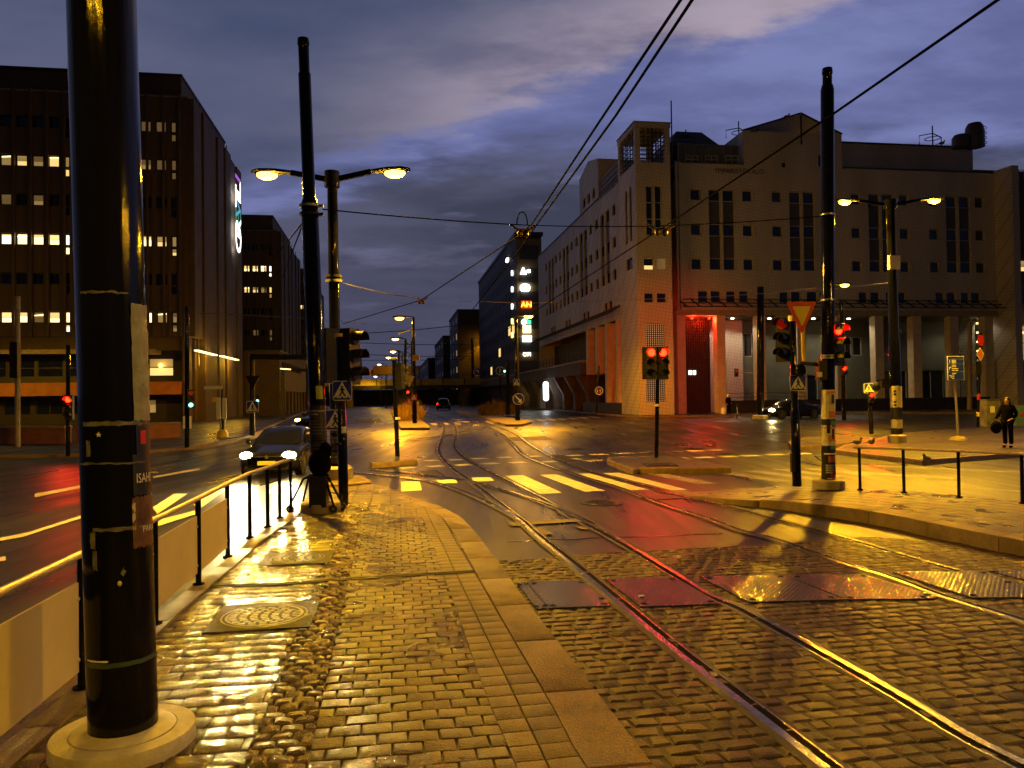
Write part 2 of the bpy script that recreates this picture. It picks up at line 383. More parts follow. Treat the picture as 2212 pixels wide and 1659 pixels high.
# ================================================================== GROUND
Z4 = zoomer(3032, 1100, 2.074); ZC = zoomer(1300, 1200, 3.318); ZE = zoomer(850, 1600, 3.318)
def axis(lo, hi, a, b, step):
    g = [lo * 1.0]; x = lo
    n = int((b - a) / step); return [lo, lo * .4 + a * .6 if lo < a else a] + [a + step * i for i in range(n + 1)] + [b * .6 + hi * .4, hi]
xs = axis(-900, 900, -75, 75, 1.25); ys = axis(-400, 1500, -12, 90, 1.0)
gb = MB(); vs = [(x, y, terr(x, y)) for y in ys for x in xs]; nx = len(xs)
gb.add(vs, [(j * nx + i, j * nx + i + 1, (j + 1) * nx + i + 1, (j + 1) * nx + i) for j in range(len(ys) - 1) for i in range(nx - 1)])
tag(gb.build('road', asphalt), kind='structure')

def xy(pts): return [(p.x, p.y) for p in pts]
def extend(pts, y_end):                                     # carry a traced edge on, straight, past the bottom of the frame
    a, b = V(pts[-2]), V(pts[-1]); k = (y_end - b[1]) / (b[1] - a[1]); return list(pts) + [(b[0] + (b[0] - a[0]) * k, y_end)]
PH = .26; PR = .185
def gl(Z, pts, z=PH): return [(lambda p: (p.x, p.y))(G(*Z(*q), z)) for q in pts]
I = lambda x, y: (x, y)
# --- left tram platform
outer = gl(Z7, spline([(480, 315), (580, 350), (720, 400), (810, 450), (870, 510), (940, 590), (1030, 711)], 3))[:-1] + gl(ZA, [(120, 0), (280, 240), (480, 500), (740, 830), (1000, 1170), (1260, 1500), (1380, 1657)])
outer = extend(outer, -4)
inner_e = gl(ZP, [(1075, 118), (1160, 145), (1250, 210), (1330, 330), (1430, 510)]) + gl(ZA, [(190, 540), (400, 900), (560, 1180), (720, 1490), (830, 1657)])
inner_e = extend(inner_e, -4)
slab_e = extend(gl(ZP, [(1000, 118), (1090, 150), (1135, 215), (1180, 330), (1240, 520), (1290, 640), (1390, 930), (1450, 1110), (1520, 1290), (1624, 1530)]), -4)
brick_l = extend(gl(ZP, [(825, 118), (770, 220), (735, 400), (700, 560), (650, 770), (580, 1080), (530, 1310), (465, 1620)]), -4)
cob_l = extend(gl(ZP, [(705, 118), (640, 260), (590, 400), (530, 540), (480, 670), (400, 860), (300, 1080), (210, 1340), (120, 1530)]), -4)
left_e = extend(gl(I, [(800, 1044), (745, 1044), (705, 1050), (676, 1062), (650, 1083)]) + gl(ZP, [(365, 165), (300, 207), (232, 262), (130, 330)]) + gl(Z3, [(1345, 425), (915, 765), (450, 1180), (0, 1545)]), -4)
tipr = gl(I, [(835, 1052)])
platform = left_e[::-1] + tipr + outer
m = MB(); m.prism([p for p in platform], -.6, PH - .018)
tag(m.build('platform', joint), kind='structure')
ang = math.atan2(brick_l[0][1] - brick_l[6][1], brick_l[0][0] - brick_l[6][0]) - math.pi / 2
bx, by = brick_l[6]
zk = outer + inner_e[::-1]
m = MB(); pave(m, zk, (bx, by), ang, 4.0, .88, .006, PH - .12, PH, bevel=.014, off=0)
tag(m.build('granite_kerb', granite), kind='structure')
zs_ = inner_e + slab_e[::-1]
m = MB(); pave(m, zs_, (inner_e[6][0], inner_e[6][1]), ang + .03, .165, .15, .006, PH - .1, PH - .001, bevel=.004, off=0)
tag(m.build('guide_slabs', slab), kind='structure')
zb_ = slab_e + brick_l[::-1]
m = MB(); pave(m, zb_, (bx, by), ang, .148, .118, .010, PH - .1, PH - .002, jit=.005, bevel=.005, zj=.004)
tag(m.build('brick_paving', paver), kind='structure')
zc_ = brick_l + cob_l[::-1]
mast_xy = G(265, 1625, PH)
m = MB(); pave(m, zc_, (bx, by), ang, .105, .085, .012, PH - .1, PH + .004, jit=.010, bevel=.014, zj=.010)
tag(m.build('cobble_strip', settl), kind='structure')
left_in = left_e[4:]
kerb_in = [(p[0] + .16, p[1] + .02) for p in left_in]
m = MB(); pave(m, cob_l + kerb_in[::-1], (bx, by), ang, .21, .14, .007, PH - .1, PH - .003, jit=.004, bevel=.006, zj=.003)
tag(m.build('wet_paving', paverw), kind='structure')
m = MB(); pave(m, kerb_in + left_in[::-1], (bx, by), ang, 3.0, .9, .006, PH - .1, PH + .01, bevel=.012, off=0)
tag(m.build('edge_kerb', granite), kind='structure')
tipz = [slab_e[0], brick_l[0], cob_l[0], left_e[4], left_e[3], left_e[2], left_e[1], left_e[0], tipr[0], outer[0], outer[1], inner_e[0]]
m = MB(); pave(m, tipz, (bx, by), ang, .3, .3, .008, PH - .1, PH - .003, jit=.003, bevel=.005, off=0)
tag(m.build('tip_paving', paver), kind='structure')
# drain slot across the platform
m = MB()
dl = [G(*ZP(-160, 605), PH), G(*ZP(300, 590), PH), G(*ZP(700, 560), PH), G(*ZP(1430, 516), PH)]
for a, b in zip(dl, dl[1:]):
    m.bar(a + V((0, 0, .0005)), b + V((0, 0, .0005)), .030, .012, 0); off = V((0, .035, 0)); m.bar(a + off, b + off, .016, .012, 1); m.bar(a - off, b - off, .016, .012, 1)
o = tag(m.build('drain_channel', [groove, darkm]), 'narrow dark drainage slot crossing the left platform paving', 'drain')
# --- right tram platform
kr = gl(Z5, [(890, 410), (1040, 447), (1330, 492), (1560, 520)], PR) + gl(Z6, [(0, 530), (430, 590), (900, 660), (1300, 740), (1750, 830), (2074, 890)], PR)
kr = [kr[0]] + spline(kr[1:], 2); kr = kr + [(kr[-1][0] + (kr[-1][0] - kr[-3][0]) * k, kr[-1][1] + (kr[-1][1] - kr[-3][1]) * k) for k in (2.5, 9)]
br = gl(I, [(1486, 1044), (1600, 1040), (1722, 1043), (1850, 1053), (1953, 1059), (2072, 1069), (2212, 1083)], PR); br += [(br[-1][0] + (br[-1][0] - br[-2][0]) * k, br[-1][1] + (br[-1][1] - br[-2][1]) * k) for k in (2.5, 8)]
def tip_ramp(m):                                             # the platform end slopes down to the crossing
    m.v = [(x, y, z * (.10 + .90 * sst(math.hypot(x - kr[0][0], y - kr[0][1]), .2, 4.2)) if z > 0 else z) for x, y, z in m.v]
m = MB(); m.prism(kr + br[::-1], -.3, -.05)
tag(m.build('far_platform', concd), kind='structure')
def offs(pts, d):
    out = []
    for i, p in enumerate(pts):
        a, b = V(pts[max(0, i - 1)]), V(pts[min(len(pts) - 1, i + 1)]); t = (b - a).normalized(); out.append((p[0] - t[1] * d, p[1] + t[0] * d))
    return out
kin = offs(kr, .30)
if (V(kin[8]) - V(br[4])).length > (V(kr[8]) - V(br[4])).length: kin = offs(kr, -.30)
kang = math.atan2(kr[9][1] - kr[6][1], kr[9][0] - kr[6][0])
m = MB(); pave(m, kr + kin[::-1], kr[6], kang, 1.0, 9.0, .008, -.1, PR, bevel=.014, off=0); tip_ramp(m)
tag(m.build('far_kerb', granite), kind='structure')
m = MB(); pave(m, kin[1:] + br[::-1], kr[6], kang, .30, .30, .008, -.1, PR - .002, jit=.003, bevel=.006, zj=.003); tip_ramp(m)
tag(m.build('far_paving', wslab), kind='structure')
# --- granite setts between and beside the rails
top = [(lambda p: (p.x, p.y))(G(*Z5(*q))) for q in [(60, 1030), (400, 992), (700, 980), (1100, 955), (1500, 938), (1790, 925)]] + [(lambda p: (p.x, p.y))(G(*Z6(760, 862)))]
kl = [p for p in outer if p[1] < top[0][1] - .02]; krr = [p for p in kr if p[1] < top[-1][1] - .05]
zone = top + krr + [(9.5, 1.5), (kl[-1][0] + .4, 1.5)] + [p for p in kl[::-1] if p[1] > 1.6]
ra, rb = G(*ZA(1060, 350)), G(*ZA(1560, 770)); tang = math.atan2(ra.y - rb.y, ra.x - rb.x) - math.pi / 2
m = MB(); pave(m, zone, (ra.x, ra.y), tang, .155, .120, .019, -.02, .012, jit=.026, bevel=.012, zj=.006)
tag(m.build('stone_setts', sett), kind='structure')
m = MB(); m.add([(p[0], p[1], .003) for p in zone], [tuple(range(len(zone)))]); tag(m.build('sett_bed', joint), kind='structure')

# --- tram rails
def rail(pts, name, label, side, z=.0):
    P = [G(*p) for p in spline(pts, 5)]; P = ([P[0] + (P[0] - P[1]).normalized() * 2.5] if P[0].y < 8 else []) + P; Q = [P[0]]
    for p in P[1:]:
        if (p - Q[-1]).length > .12: Q.append(p)
    m = MB(); prof = [(-.075, .014, 2), (-.026, .020, 0), (.026, .020, 1), (.027, .0145, 1), (.078, .0145, 0), (.079, .0175, 0), (.092, .017, 2), (.125, .013, 2)]
    vs = []
    for i, p in enumerate(Q):
        t = (Q[min(i + 1, len(Q) - 1)] - Q[max(i - 1, 0)]).normalized(); n = V((-t.y, t.x, 0)) * side
        k = 1.0 if p.y < 25 else 1.25
        vs += [p + n * (a * k) + V((0, 0, b + z)) for a, b, _ in prof]
    w = len(prof); fs, mi = [], []
    for i in range(len(Q) - 1):
        for k in range(w - 1):
            f = (i * w + k, (i + 1) * w + k, (i + 1) * w + k + 1, i * w + k + 1); fs.append(f if side > 0 else f[::-1]); mi.append(prof[k][2])
    m.add(vs, fs); m.m = mi
    return tag(m.build(name, [railm, groove, joint], ang=20), label, 'tram rail', 'tram rails set in the paving')
RA = [ZA(2500, 1510), ZA(2212, 1280), ZA(1560, 770), ZA(1060, 350), ZA(640, 0), Z7(1300, 590), Z7(1180, 480), Z7(1000, 340), Z7(865, 235), Z7(760, 160), Z7(690, 90), Z8(335, 1310), Z8(370, 1190), Z8(400, 1090), Z8(395, 1030), Z8(345, 985), Z8(200, 935), Z8(60, 890)]
RB = [ZB(2500, 1800), ZB(2212, 1640), ZB(1800, 1435), ZB(1300, 1130), ZB(610, 740), ZB(0, 410), Z5(1250, 1350), Z5(960, 1170), Z5(420, 850), Z5(0, 640), Z7(1640, 500), Z7(1500, 430), Z7(1300, 325), Z7(1095, 220), Z7(950, 148), Z7(850, 88), Z8(548, 1290), Z8(545, 1190), Z8(553, 1100), Z8(530, 1040), Z8(470, 985), Z8(330, 930), Z8(180, 885)]
RC = [Z6(2600, 1770), Z6(2074, 1570), Z6(1400, 1360), Z6(1000, 1210), Z6(650, 1105), Z6(430, 1030), Z6(0, 880), Z5(1480, 820), Z5(1200, 715), Z5(880, 612), Z5(690, 542), Z7(1960, 345), Z7(1800, 278), Z7(1550, 200), Z7(1370, 140), Z7(1210, 75), Z8(1180, 1275), Z8(1090, 1185), Z8(1000, 1115), Z8(840, 1040), Z8(720, 985), Z8(560, 930), Z8(430, 890)]
RD = [Z6(2600, 1425), Z6(2074, 1280), Z6(1500, 1130), Z6(1060, 1003), Z6(700, 895), Z6(400, 810), Z6(0, 705), Z5(1470, 632), Z5(1080, 548), Z5(800, 480), Z7(2212, 322), Z7(1850, 232), Z7(1650, 180), Z7(1450, 110), Z7(1330, 55), Z8(1310, 1220), Z8(1200, 1135), Z8(1030, 1065), Z8(900, 1018), Z8(780, 980), Z8(620, 930), Z8(500, 892)]
rail(RA, 'tram_rail', 'rail nearest the left platform, curving off in front of its granite kerb', -1)
rail(RB, 'tram_rail', 'second rail from the left platform, catching a red gleam near the steel plates', 1)
rail(RC, 'tram_rail', 'third rail from the left, bright in the lower right corner paving', -1)
rail(RD, 'tram_rail', 'yellow gleaming rail nearest the right platform kerb', 1)
rail([Z7(1190, 486), Z7(1080, 420), Z7(900, 332), Z7(740, 270), Z7(560, 226), Z7(330, 196), Z7(150, 180)], 'tram_rail', 'thin branch rail bending left past the tip of the left platform', -1, .002)
rail([Z7(1500, 434), Z7(1350, 372), Z7(1200, 322), Z7(1010, 265), Z7(830, 222), Z7(640, 196), Z7(450, 176), Z7(250, 164)], 'tram_rail', 'thin branch rail swinging left under the small square crossing blocks', 1, .002)
rail([Z8(830, 1040), Z8(780, 1078), Z8(600, 1140), Z8(350, 1183), Z8(0, 1215)], 'tram_rail', 'faint far rail sweeping left across the junction, nearer of two', -1, .002)
rail([Z8(700, 1000), Z8(708, 1030), Z8(670, 1068), Z8(580, 1115), Z8(350, 1160), Z8(0, 1195)], 'tram_rail', 'faint far rail sweeping left across the junction, farther of two', 1, .002)
# switch tie across the left track
m = MB()
for a, b, c, d in [((1105, 487), (1190, 478), (1225, 500), (1130, 508)), ((1225, 478), (1575, 458), (1590, 478), (1245, 498)), ((1560, 468), (1600, 458), (1640, 478), (1590, 484)), ((1255, 518), (1320, 516), (1385, 556), (1320, 566)), ((1520, 508), (1575, 508), (1610, 528), (1560, 528))]:
    m.hexa([G(*Z7(*q), .002) for q in (d, c, b, a)], [G(*Z7(*q), .017) for q in (d, c, b, a)])
tag(m.build('point_tie_cover', concd), 'pale switch cover bars lying across the left track on asphalt', 'track cover')

# --- markings
def dash(m, p, z=.005):
    p = [V(q) for q in p]
    m.add([V((q.x, q.y, terr(q.x, q.y) + z)) for q in p], [tuple(range(len(p)))])
zeb = [[Z7(*q) for q in s] for s in [((1090, 197), (1200, 192), (1443, 302), (1305, 310)), ((1302, 190), (1405, 187), (1712, 290), (1583, 295)), ((1510, 184), (1612, 181), (1988, 284), (1868, 287)), ((443, 235), (555, 230), (571, 286), (443, 293)), ((662, 222), (778, 218), (794, 240), (678, 246)), ((877, 208), (996, 205), (1020, 227), (897, 233))]]
zeb.append([Z5(357, 340), Z5(492, 335), Z5(1055, 476), Z5(925, 478)])
m = MB()
for q in zeb: dash(m, [G(*p) for p in q])
tag(m.build('crossing_stripes', paint), kind='structure')
m = MB()
for a, b in [((593, 103), (670, 98)), ((742, 98), (822, 95)), ((893, 91), (973, 86)), ((1043, 83), (1123, 79)), ((1230, 76), (1307, 73)), ((435, 149), (525, 142)), ((610, 139), (700, 133)), ((780, 131), (870, 126)), ((948, 123), (1040, 116)), ((1118, 115), (1210, 110)), ((1313, 110), (1403, 106)), ((1478, 71), (1563, 66)), ((1630, 66), (1720, 60)), ((1783, 59), (1873, 53)), ((1942, 53), (2020, 47)), ((2090, 47), (2180, 42)), ((1520, 92), (1556, 90)), ((1590, 104), (1688, 97)), ((2168, 88), (2212, 85)), ((80, 132), (122, 130))]:
    pa, pb = G(*Z7(*a)), G(*Z7(*b)); dd = (pb - pa); nrm = V((-dd.y, dd.x, 0)).normalized() * .42
    if nrm.y < 0: nrm = -nrm
    dash(m, [pa - nrm * .5, pb - nrm * .5, pb + nrm * .5 + U * .02, pa + nrm * .5])
for a, b in [((972, 218), (1050, 214)), ((1115, 214), (1255, 208)), ((1315, 206), (1450, 201)), ((1500, 200), (1640, 194)), ((1710, 191), (1845, 185)), ((1885, 183), (2045, 177)), ((690, 172), (785, 168)), ((880, 165), (990, 161)), ((1060, 159), (1175, 155)), ((1225, 153), (1335, 148))]:
    pa, pb = G(*Z5(*a)), G(*Z5(*b)); dd = (pb - pa); nrm = V((-dd.y, dd.x, 0)).normalized() * .4
    dash(m, [pa - nrm * .5, pb - nrm * .5, pb + nrm * .5, pa + nrm * .5])
tag(m.build('guide_dashes', paint), kind='structure')
m = MB()
for s in [((640, 330), (760, 322), (1290, 425), (1150, 432)), ((1180, 318), (1300, 316), (1900, 402), (1770, 410)), ((1480, 320), (1610, 316), (2150, 380), (2090, 396)), ((1735, 308), (1850, 305), (2350, 362), (2260, 372)), ((2000, 304), (2120, 300), (2600, 350), (2520, 360))]:
    dash(m, [G(*Z5(*q)) for q in s])
for s in [((860, 275), (2400, 340), (2400, 355), (860, 285)), ((700, 325), (1500, 375), (1500, 392), (700, 340)), ((1690, 455), (2250, 500), (2250, 512), (1690, 463))]:
    dash(m, [G(*Z6(*q)) for q in s])
for s in [((1275, 970), (1325, 970), (1405, 992), (1350, 993)), ((1395, 970), (1440, 968), (1530, 988), (1480, 990)), ((1510, 963), (1570, 962), (1642, 982), (1580, 984)), ((1625, 960), (1690, 958), (1757, 975), (1700, 977)), ((1730, 955), (1800, 952), (1872, 968), (1810, 970)), ((1855, 950), (1920, 947), (2005, 965), (1940, 967)), ((1970, 942), (2030, 940), (2120, 955), (2060, 957))]:
    dash(m, [G(*Z8(*q)) for q in s])
for s in [((260, 1015), (330, 1012), (350, 1035), (285, 1038)), ((380, 1010), (440, 1008), (478, 1032), (415, 1034)), ((505, 1005), (565, 1003), (602, 1026), (540, 1028)), ((850, 995), (930, 990), (990, 1012), (900, 1020)), ((720, 1030), (780, 1025), (800, 1045), (740, 1050)), ((480, 968), (640, 965), (660, 975), (500, 978)), ((560, 985), (690, 998), (650, 1010), (545, 990)), ((790, 955), (860, 953), (870, 962), (800, 966)), ((600, 962), (690, 960), (700, 968), (620, 972)), ((1130, 908), (1280, 912), (1290, 922), (1150, 916))]:
    dash(m, [G(*Z8(*q)) for q in s])
tag(m.build('worn_markings', paintw), kind='structure')
m = MB()
def lroad(pts): dash(m, [GT(*p) for p in pts], .014)
for a, b, w0 in [((-40, 1172), (60, 1152), 7), ((60, 1152), (185, 1112), 6), ((-30, 1212), (12, 1204), 9)]:
    lroad([(a[0], a[1] + w0), (b[0], b[1] + w0), b, a])
for s in [((330, 1098), (375, 1068), (405, 1068), (340, 1112)), ((418, 1092), (462, 1058), (492, 1056), (430, 1102)), ((505, 1078), (535, 1052), (560, 1050), (525, 1085)), ((575, 1066), (600, 1045), (622, 1044), (600, 1070)), ((330, 1128), (420, 1105), (425, 1112), (335, 1140))]: lroad(s)
for s in [((535, 945), (570, 934), (578, 937), (545, 950)), ((600, 934), (632, 918), (640, 920), (610, 938)), ((580, 962), (640, 957), (642, 960), (582, 966)), ((75, 1068), (180, 1048), (180, 1054), (75, 1076)), ((330, 1030), (430, 1012), (432, 1016), (332, 1034))]: lroad(s)
tag(m.build('lane_markings', paint), kind='structure')

# --- repairs in the asphalt: darker patches edged with tar
patch = mat('asphalt_repair', (.020, .017, .013), .55, var=.4, vs=3, bump=.5, bs=50, spec=.3, grain=.6, gs=70); tar = mat('tar_seam', (.004, .004, .004), .22, var=.2, spec=.5)
m, m2 = MB(), MB()
for px4 in ([(900, 1018), (940, 1016), (960, 1028), (915, 1031)], [(1180, 985), (1260, 980), (1300, 992), (1210, 998)], [(1330, 935), (1480, 928), (1500, 936), (1345, 943)], [(770, 905), (822, 903), (826, 912), (768, 915)], [(1760, 985), (1900, 990), (1960, 1006), (1790, 1002)], [(1100, 945), (1180, 942), (1195, 950), (1110, 953)]):
    q = [G(*p) for p in px4]; m.add([p + V((0, 0, .0025)) for p in q], [(0, 1, 2, 3)])
    for a, b_ in zip(q, q[1:] + q[:1]):
        mid = (a + b_) / 2 + V((random.uniform(-.05, .05), random.uniform(-.05, .05), 0)); m2.bar(a + V((0, 0, .003)), mid + V((0, 0, .003)), .045, .004); m2.bar(mid + V((0, 0, .003)), b_ + V((0, 0, .003)), .045, .004)
for pl in ([(1100, 1170), (1240, 1165), (1420, 1158), (1560, 1152)], [(1000, 985), (1120, 990), (1250, 988)], [(1200, 910), (1420, 925), (1600, 928), (1690, 936)], [(745, 960), (850, 945), (930, 935)]):
    q = [G(*p) for p in pl]; q = [V(p) for p in spline([tuple(p) for p in q], 6)]; q = [p + V((random.uniform(-.04, .04), random.uniform(-.04, .04), .003)) for p in q]
    for a, b_ in zip(q, q[1:]): m2.bar(a, b_, .035, .004)
tag(m.build('asphalt_patches', patch), kind='structure'); tag(m2.build('tar_seams', tar), kind='structure')

# --- steel plates over the track drainage
plate = mat('chequer_plate', (.17, .145, .11), .2, .8, var=.12, vs=4)
nt = plate.node_tree; b = nt.nodes['Principled BSDF']; tcn = nt.nodes.new('ShaderNodeTexCoord'); mpn = nt.nodes.new('ShaderNodeMapping'); mpn.inputs['Rotation'].default_value = (0, 0, .6)
vo = nt.nodes.new('ShaderNodeTexVoronoi'); vo.inputs['Scale'].default_value = 26; vo.inputs['Randomness'].default_value = 0.0
bp = nt.nodes.new('ShaderNodeBump'); bp.inputs['Strength'].default_value = 1.0; bp.inputs['Distance'].default_value = .012; bp.invert = True
nt.links.new(tcn.outputs['Object'], mpn.inputs[0]); nt.links.new(mpn.outputs[0], vo.inputs['Vector']); nt.links.new(vo.outputs['Distance'], bp.inputs['Height']); nt.links.new(bp.outputs[0], b.inputs['Normal'])
plates = [([ZA(352, 200), ZA(790, 192), ZA(985, 345), ZA(1010, 395), ZA(525, 412)], 'grey chequer plate beside the left platform kerb, left of the nearest rail'),
          ([ZA(275, 212), ZA(342, 205), ZA(515, 412), ZA(432, 420)], 'narrow strip of chequer plate right against the left granite kerb'),
          ([ZA(970, 180), ZA(1525, 165), ZA(1890, 378), ZA(1255, 402)], 'chequer plate between the left pair of rails, glowing red'),
          ([ZA(1715, 160), ZB(305, 146), ZB(790, 345), ZA(2115, 366)], 'dark chequer plate in the middle between the two tracks'),
          ([ZB(315, 146), ZB(930, 140), ZB(1535, 318), ZB(1500, 338), ZB(805, 344)], 'amber lit chequer plate just left of the third rail'),
          ([ZB(1170, 122), ZB(1900, 116), ZB(2130, 205), ZB(2400, 325), ZB(1800, 330)], 'ribbed steel plate between the right pair of rails'),
          ([ZB(1935, 116), ZB(2300, 104), ZB(2500, 190), ZB(2260, 196)], 'small steel plate between the last rail and the right kerb')]
for pts, lab in plates:
    m = MB(); p = [G(*q) for q in pts]; m.prism([(q.x, q.y) for q in p][::-1] if area2([(q.x, q.y) for q in p]) < 0 else [(q.x, q.y) for q in p], .004, .026)
    root = m.build('steel_plate', plate); ORIG[root.name] = V((0, 0, 0)); tag(root, lab, 'steel plate', 'chequer plates across the tracks')
    c = sum(p, V((0, 0, 0))) / len(p)
    for q in p:
        e = q + (c - q) * .16; hb = MB(); hb.cyl((e.x, e.y, .0245), (e.x, e.y, .0275), .028, n=10); hb.build('lifting_hole', groove, root)
ironf = mat('rough_iron', (.022, .02, .017), .62, var=.4, vs=14, bump=.9, bs=45, spec=.25)
# --- manhole covers
def cover(px, py, z, w, d, rz, label, name='manhole_cover'):
    p = G(px, py, z); root = thing(name, label, 'manhole cover', p, rz, 'manhole covers in the left platform' if z > .1 else 'manhole covers in the roadway')
    fr = MB()
    if z > .1:
        fr.box((0, 0, -.03), (w, d, .075)); fr.build('frame', ironf, root, local=True)
    else:
        fr.lathe([(w * .5, -.01), (w * .5, .008), (w * .44, .011)], n=28); fr.build('frame', darkm, root, local=True)
    r = min(w, d) * .43; zt = .009 if z > .1 else .013
    lid = MB(); lid.lathe([(r, zt - .006), (r, zt), (r - .012, zt + .001), (r - .018, zt - .004), (r - .030, zt - .004), (r - .035, zt + .001), (r - .05, zt + .001), (r - .056, zt - .004), (.001, zt - .004)], n=36)
    k = -r * .78
    while k < r * .78:
        h = math.sqrt(max(0, (r * .82) ** 2 - k * k)); j = -h
        while j < h - .03:
            lid.box((j + .028, k, zt - .002), (.052, .022, .007)); j += .075
        k += .044
    lid.build('lid', mat('cast_iron', (.014, .012, .01), .36, 0, var=.3, vs=20, bump=.1, bs=60), root, local=True); return root
cover(572, 1331, PH, .72, .72, ang, 'nearer round iron manhole cover in square frame on left platform, behind the big pole')
cover(643, 1206, PH, .68, .62, ang, 'farther round iron manhole cover on the left platform, below the second pole')
for (px, py), lab in [(Z5(355, 580), 'dark round cover in asphalt between the two tracks, below the crossing stripes'), (Z5(935, 108), 'dark cover in the far roadway, nearest the middle island'), (Z5(1100, 139), 'dark cover in the road just behind the white dashes, right of the island'), (Z5(1380, 182), 'dark cover touching the white dashes in the red reflection'), (Z5(130, 142), 'dark cover by the right pair of rails in the junction'), (Z5(825, 268), 'oval cover set in the signal island'), (Z5(1590, 108), 'dark cover left of the slim sign pole')]:
    cover(px, py, .135 if 'island' in lab and 'set in' in lab else .002, .78, .78, 0, lab, 'manhole_cover')
m = MB(); q = [G(*Z5(*k)) for k in [(690, 530), (1000, 520), (1075, 545), (760, 562)]]; m.prism(xy(q)[::-1] if area2(xy(q)) < 0 else xy(q), .004, .014)
tag(m.build('track_box_lid', darkm), 'flat track box lid between the right rails, gleaming red', 'box lid')

# --- islands and pavements
def island(pts, name, h=.13, top=None, z=None):
    p = [GT(*q, h) for q in pts]; poly = [(a.x, a.y) for a in p]; zg = min(a.z for a in p)
    if area2(poly) < 0: poly = poly[::-1]; p = p[::-1]
    c = (sum(a[0] for a in poly) / len(poly), sum(a[1] for a in poly) / len(poly))
    m = MB(); n = len(poly); zt = max(a.z for a in p)
    inn = []
    for a in poly:
        d = V(c) - V(a); L = d.length; inn.append((a[0] + d[0] * min(.16, L * .3) / L, a[1] + d[1] * min(.16, L * .3) / L))
    vs = [(a[0], a[1], zg - .9) for a in poly] + [(a[0], a[1], zt - .02) for a in poly] + [(a[0] + (b_[0] - a[0]) * .12, a[1] + (b_[1] - a[1]) * .12, zt) for a, b_ in zip(poly, inn)] + [(b_[0], b_[1], zt) for b_ in inn] + [(b_[0], b_[1], zt - .006) for b_ in inn]
    fs, mi = [], []
    for r_ in range(4):
        for k in range(n): fs.append((r_ * n + k, r_ * n + (k + 1) % n, (r_ + 1) * n + (k + 1) % n, (r_ + 1) * n + k)); mi.append(0)
    fs.append(tuple(range(4 * n, 5 * n))); mi.append(1); m.add(vs, fs); m.m = mi
    tag(m.build(name, [granite, top or concd]), kind='structure'); return zt
pebble = mat('wet_gravel_concrete', (.06, .045, .026), .35, var=.5, vs=16, bump=.9, bs=30, rvar=.1)
island([Z5(398, 206), Z5(560, 200), Z5(800, 198), Z5(985, 206), Z5(1400, 284), Z5(1408, 294), Z5(655, 299), Z5(605, 309), Z5(392, 228)], 'signal_island', .13, pebble)
island([Z7(245, 108), Z7(330, 85), Z7(430, 74), Z7(530, 66), Z7(545, 92), Z7(400, 106), Z7(260, 116)], 'small_island', .14, pebble)
island([ZC(905, 1585), ZC(925, 1608), ZC(1300, 1605), ZC(1300, 1578), ZC(1170, 1490), ZC(1125, 1390), ZC(1105, 1330), ZC(850, 1330), ZC(865, 1450)], 'planted_island', .15, concd)
island([Z8(545, 878), Z8(640, 902), Z8(830, 947), Z8(960, 987), Z8(1080, 1024), Z8(1250, 1024), Z8(1365, 996), Z8(1280, 972), Z8(1150, 955), Z8(930, 925), Z8(760, 900), Z8(640, 880)], 'right_island', .15, concd)
island([Z4(150, 1325), Z4(190, 1302), Z4(330, 1290), Z4(640, 1275), Z4(820, 1283), Z4(860, 1300), Z4(560, 1345), Z4(180, 1365)], 'cycle_island', .13, pebble)
island([Z4(530, 1392), Z4(800, 1428), Z4(1080, 1456), Z4(1240, 1478), Z4(1600, 1448), Z4(2074, 1413), Z4(2600, 1395), Z4(2600, 1185), Z4(1700, 1212), Z4(1300, 1238), Z4(1000, 1262), Z4(880, 1300), Z4(600, 1350)], 'plaza_pavement', .13, pebble)
island([(690, 1046), (742, 1046), (803, 1040), (790, 1030), (740, 1022), (700, 1026)], 'lamp_island', .30, concd)
def pavement(kerb, far, name):
    m = MB(); k = [GT(*p) for p in kerb]
    vs, fs = [], []
    for a, f in zip(k, far):
        f = V(f); f.z = terr(f.x, f.y); d = (f - a); d.z = 0; d = d.normalized()
        b = a + d * .16
        vs += [(a.x, a.y, a.z - .3), (a.x, a.y, a.z + .12), (b.x, b.y, a.z + .14)]
        for q in (.25, .5, .75, 1): vs.append((a.x + (f.x - a.x) * q, a.y + (f.y - a.y) * q, terr(a.x + (f.x - a.x) * q, a.y + (f.y - a.y) * q) + .14))
    mi = []
    for i in range(len(k) - 1):
        for j in range(6): fs.append((i * 7 + j, (i + 1) * 7 + j, (i + 1) * 7 + j + 1, i * 7 + j + 1)); mi.append(0 if j < 2 else 1)
    if (k[-1] - k[0]).cross(V(far[0]) - k[0]).z > 0: pass
    else: fs = [f[::-1] for f in fs]
    m.add(vs, fs); m.m = mi; tag(m.build(name, [granite, asphalt]), kind='structure')
pavement([(-700, 1010), (-80, 992), (150, 988), (300, 982), (405, 972), (500, 957), (550, 941), (590, 921), (640, 898), (690, 881), (742, 872)],
         [st(72, -70), st(72, -42), st(72, -34), st(72, -28), st(72, -24), st(72, -18.5), st(76, -18.5), st(84, -18.5), st(95, -18.5), st(150, -18.5), st(220, -18.5)], 'left_pavement')
pavement([(1013, 871), (1060, 874), (1150, 882), (1290, 895), (1340, 900), (1399, 902), (1600, 899), (1800, 896), (2212, 893), (2900, 886)],
         [st(200, 30), st(160, 30), st(120, 30), st(85, 30), st(75, 30), st(72, 32), st(72, 42), st(72, 55), st(72, 75), st(72, 120)], 'right_pavement')
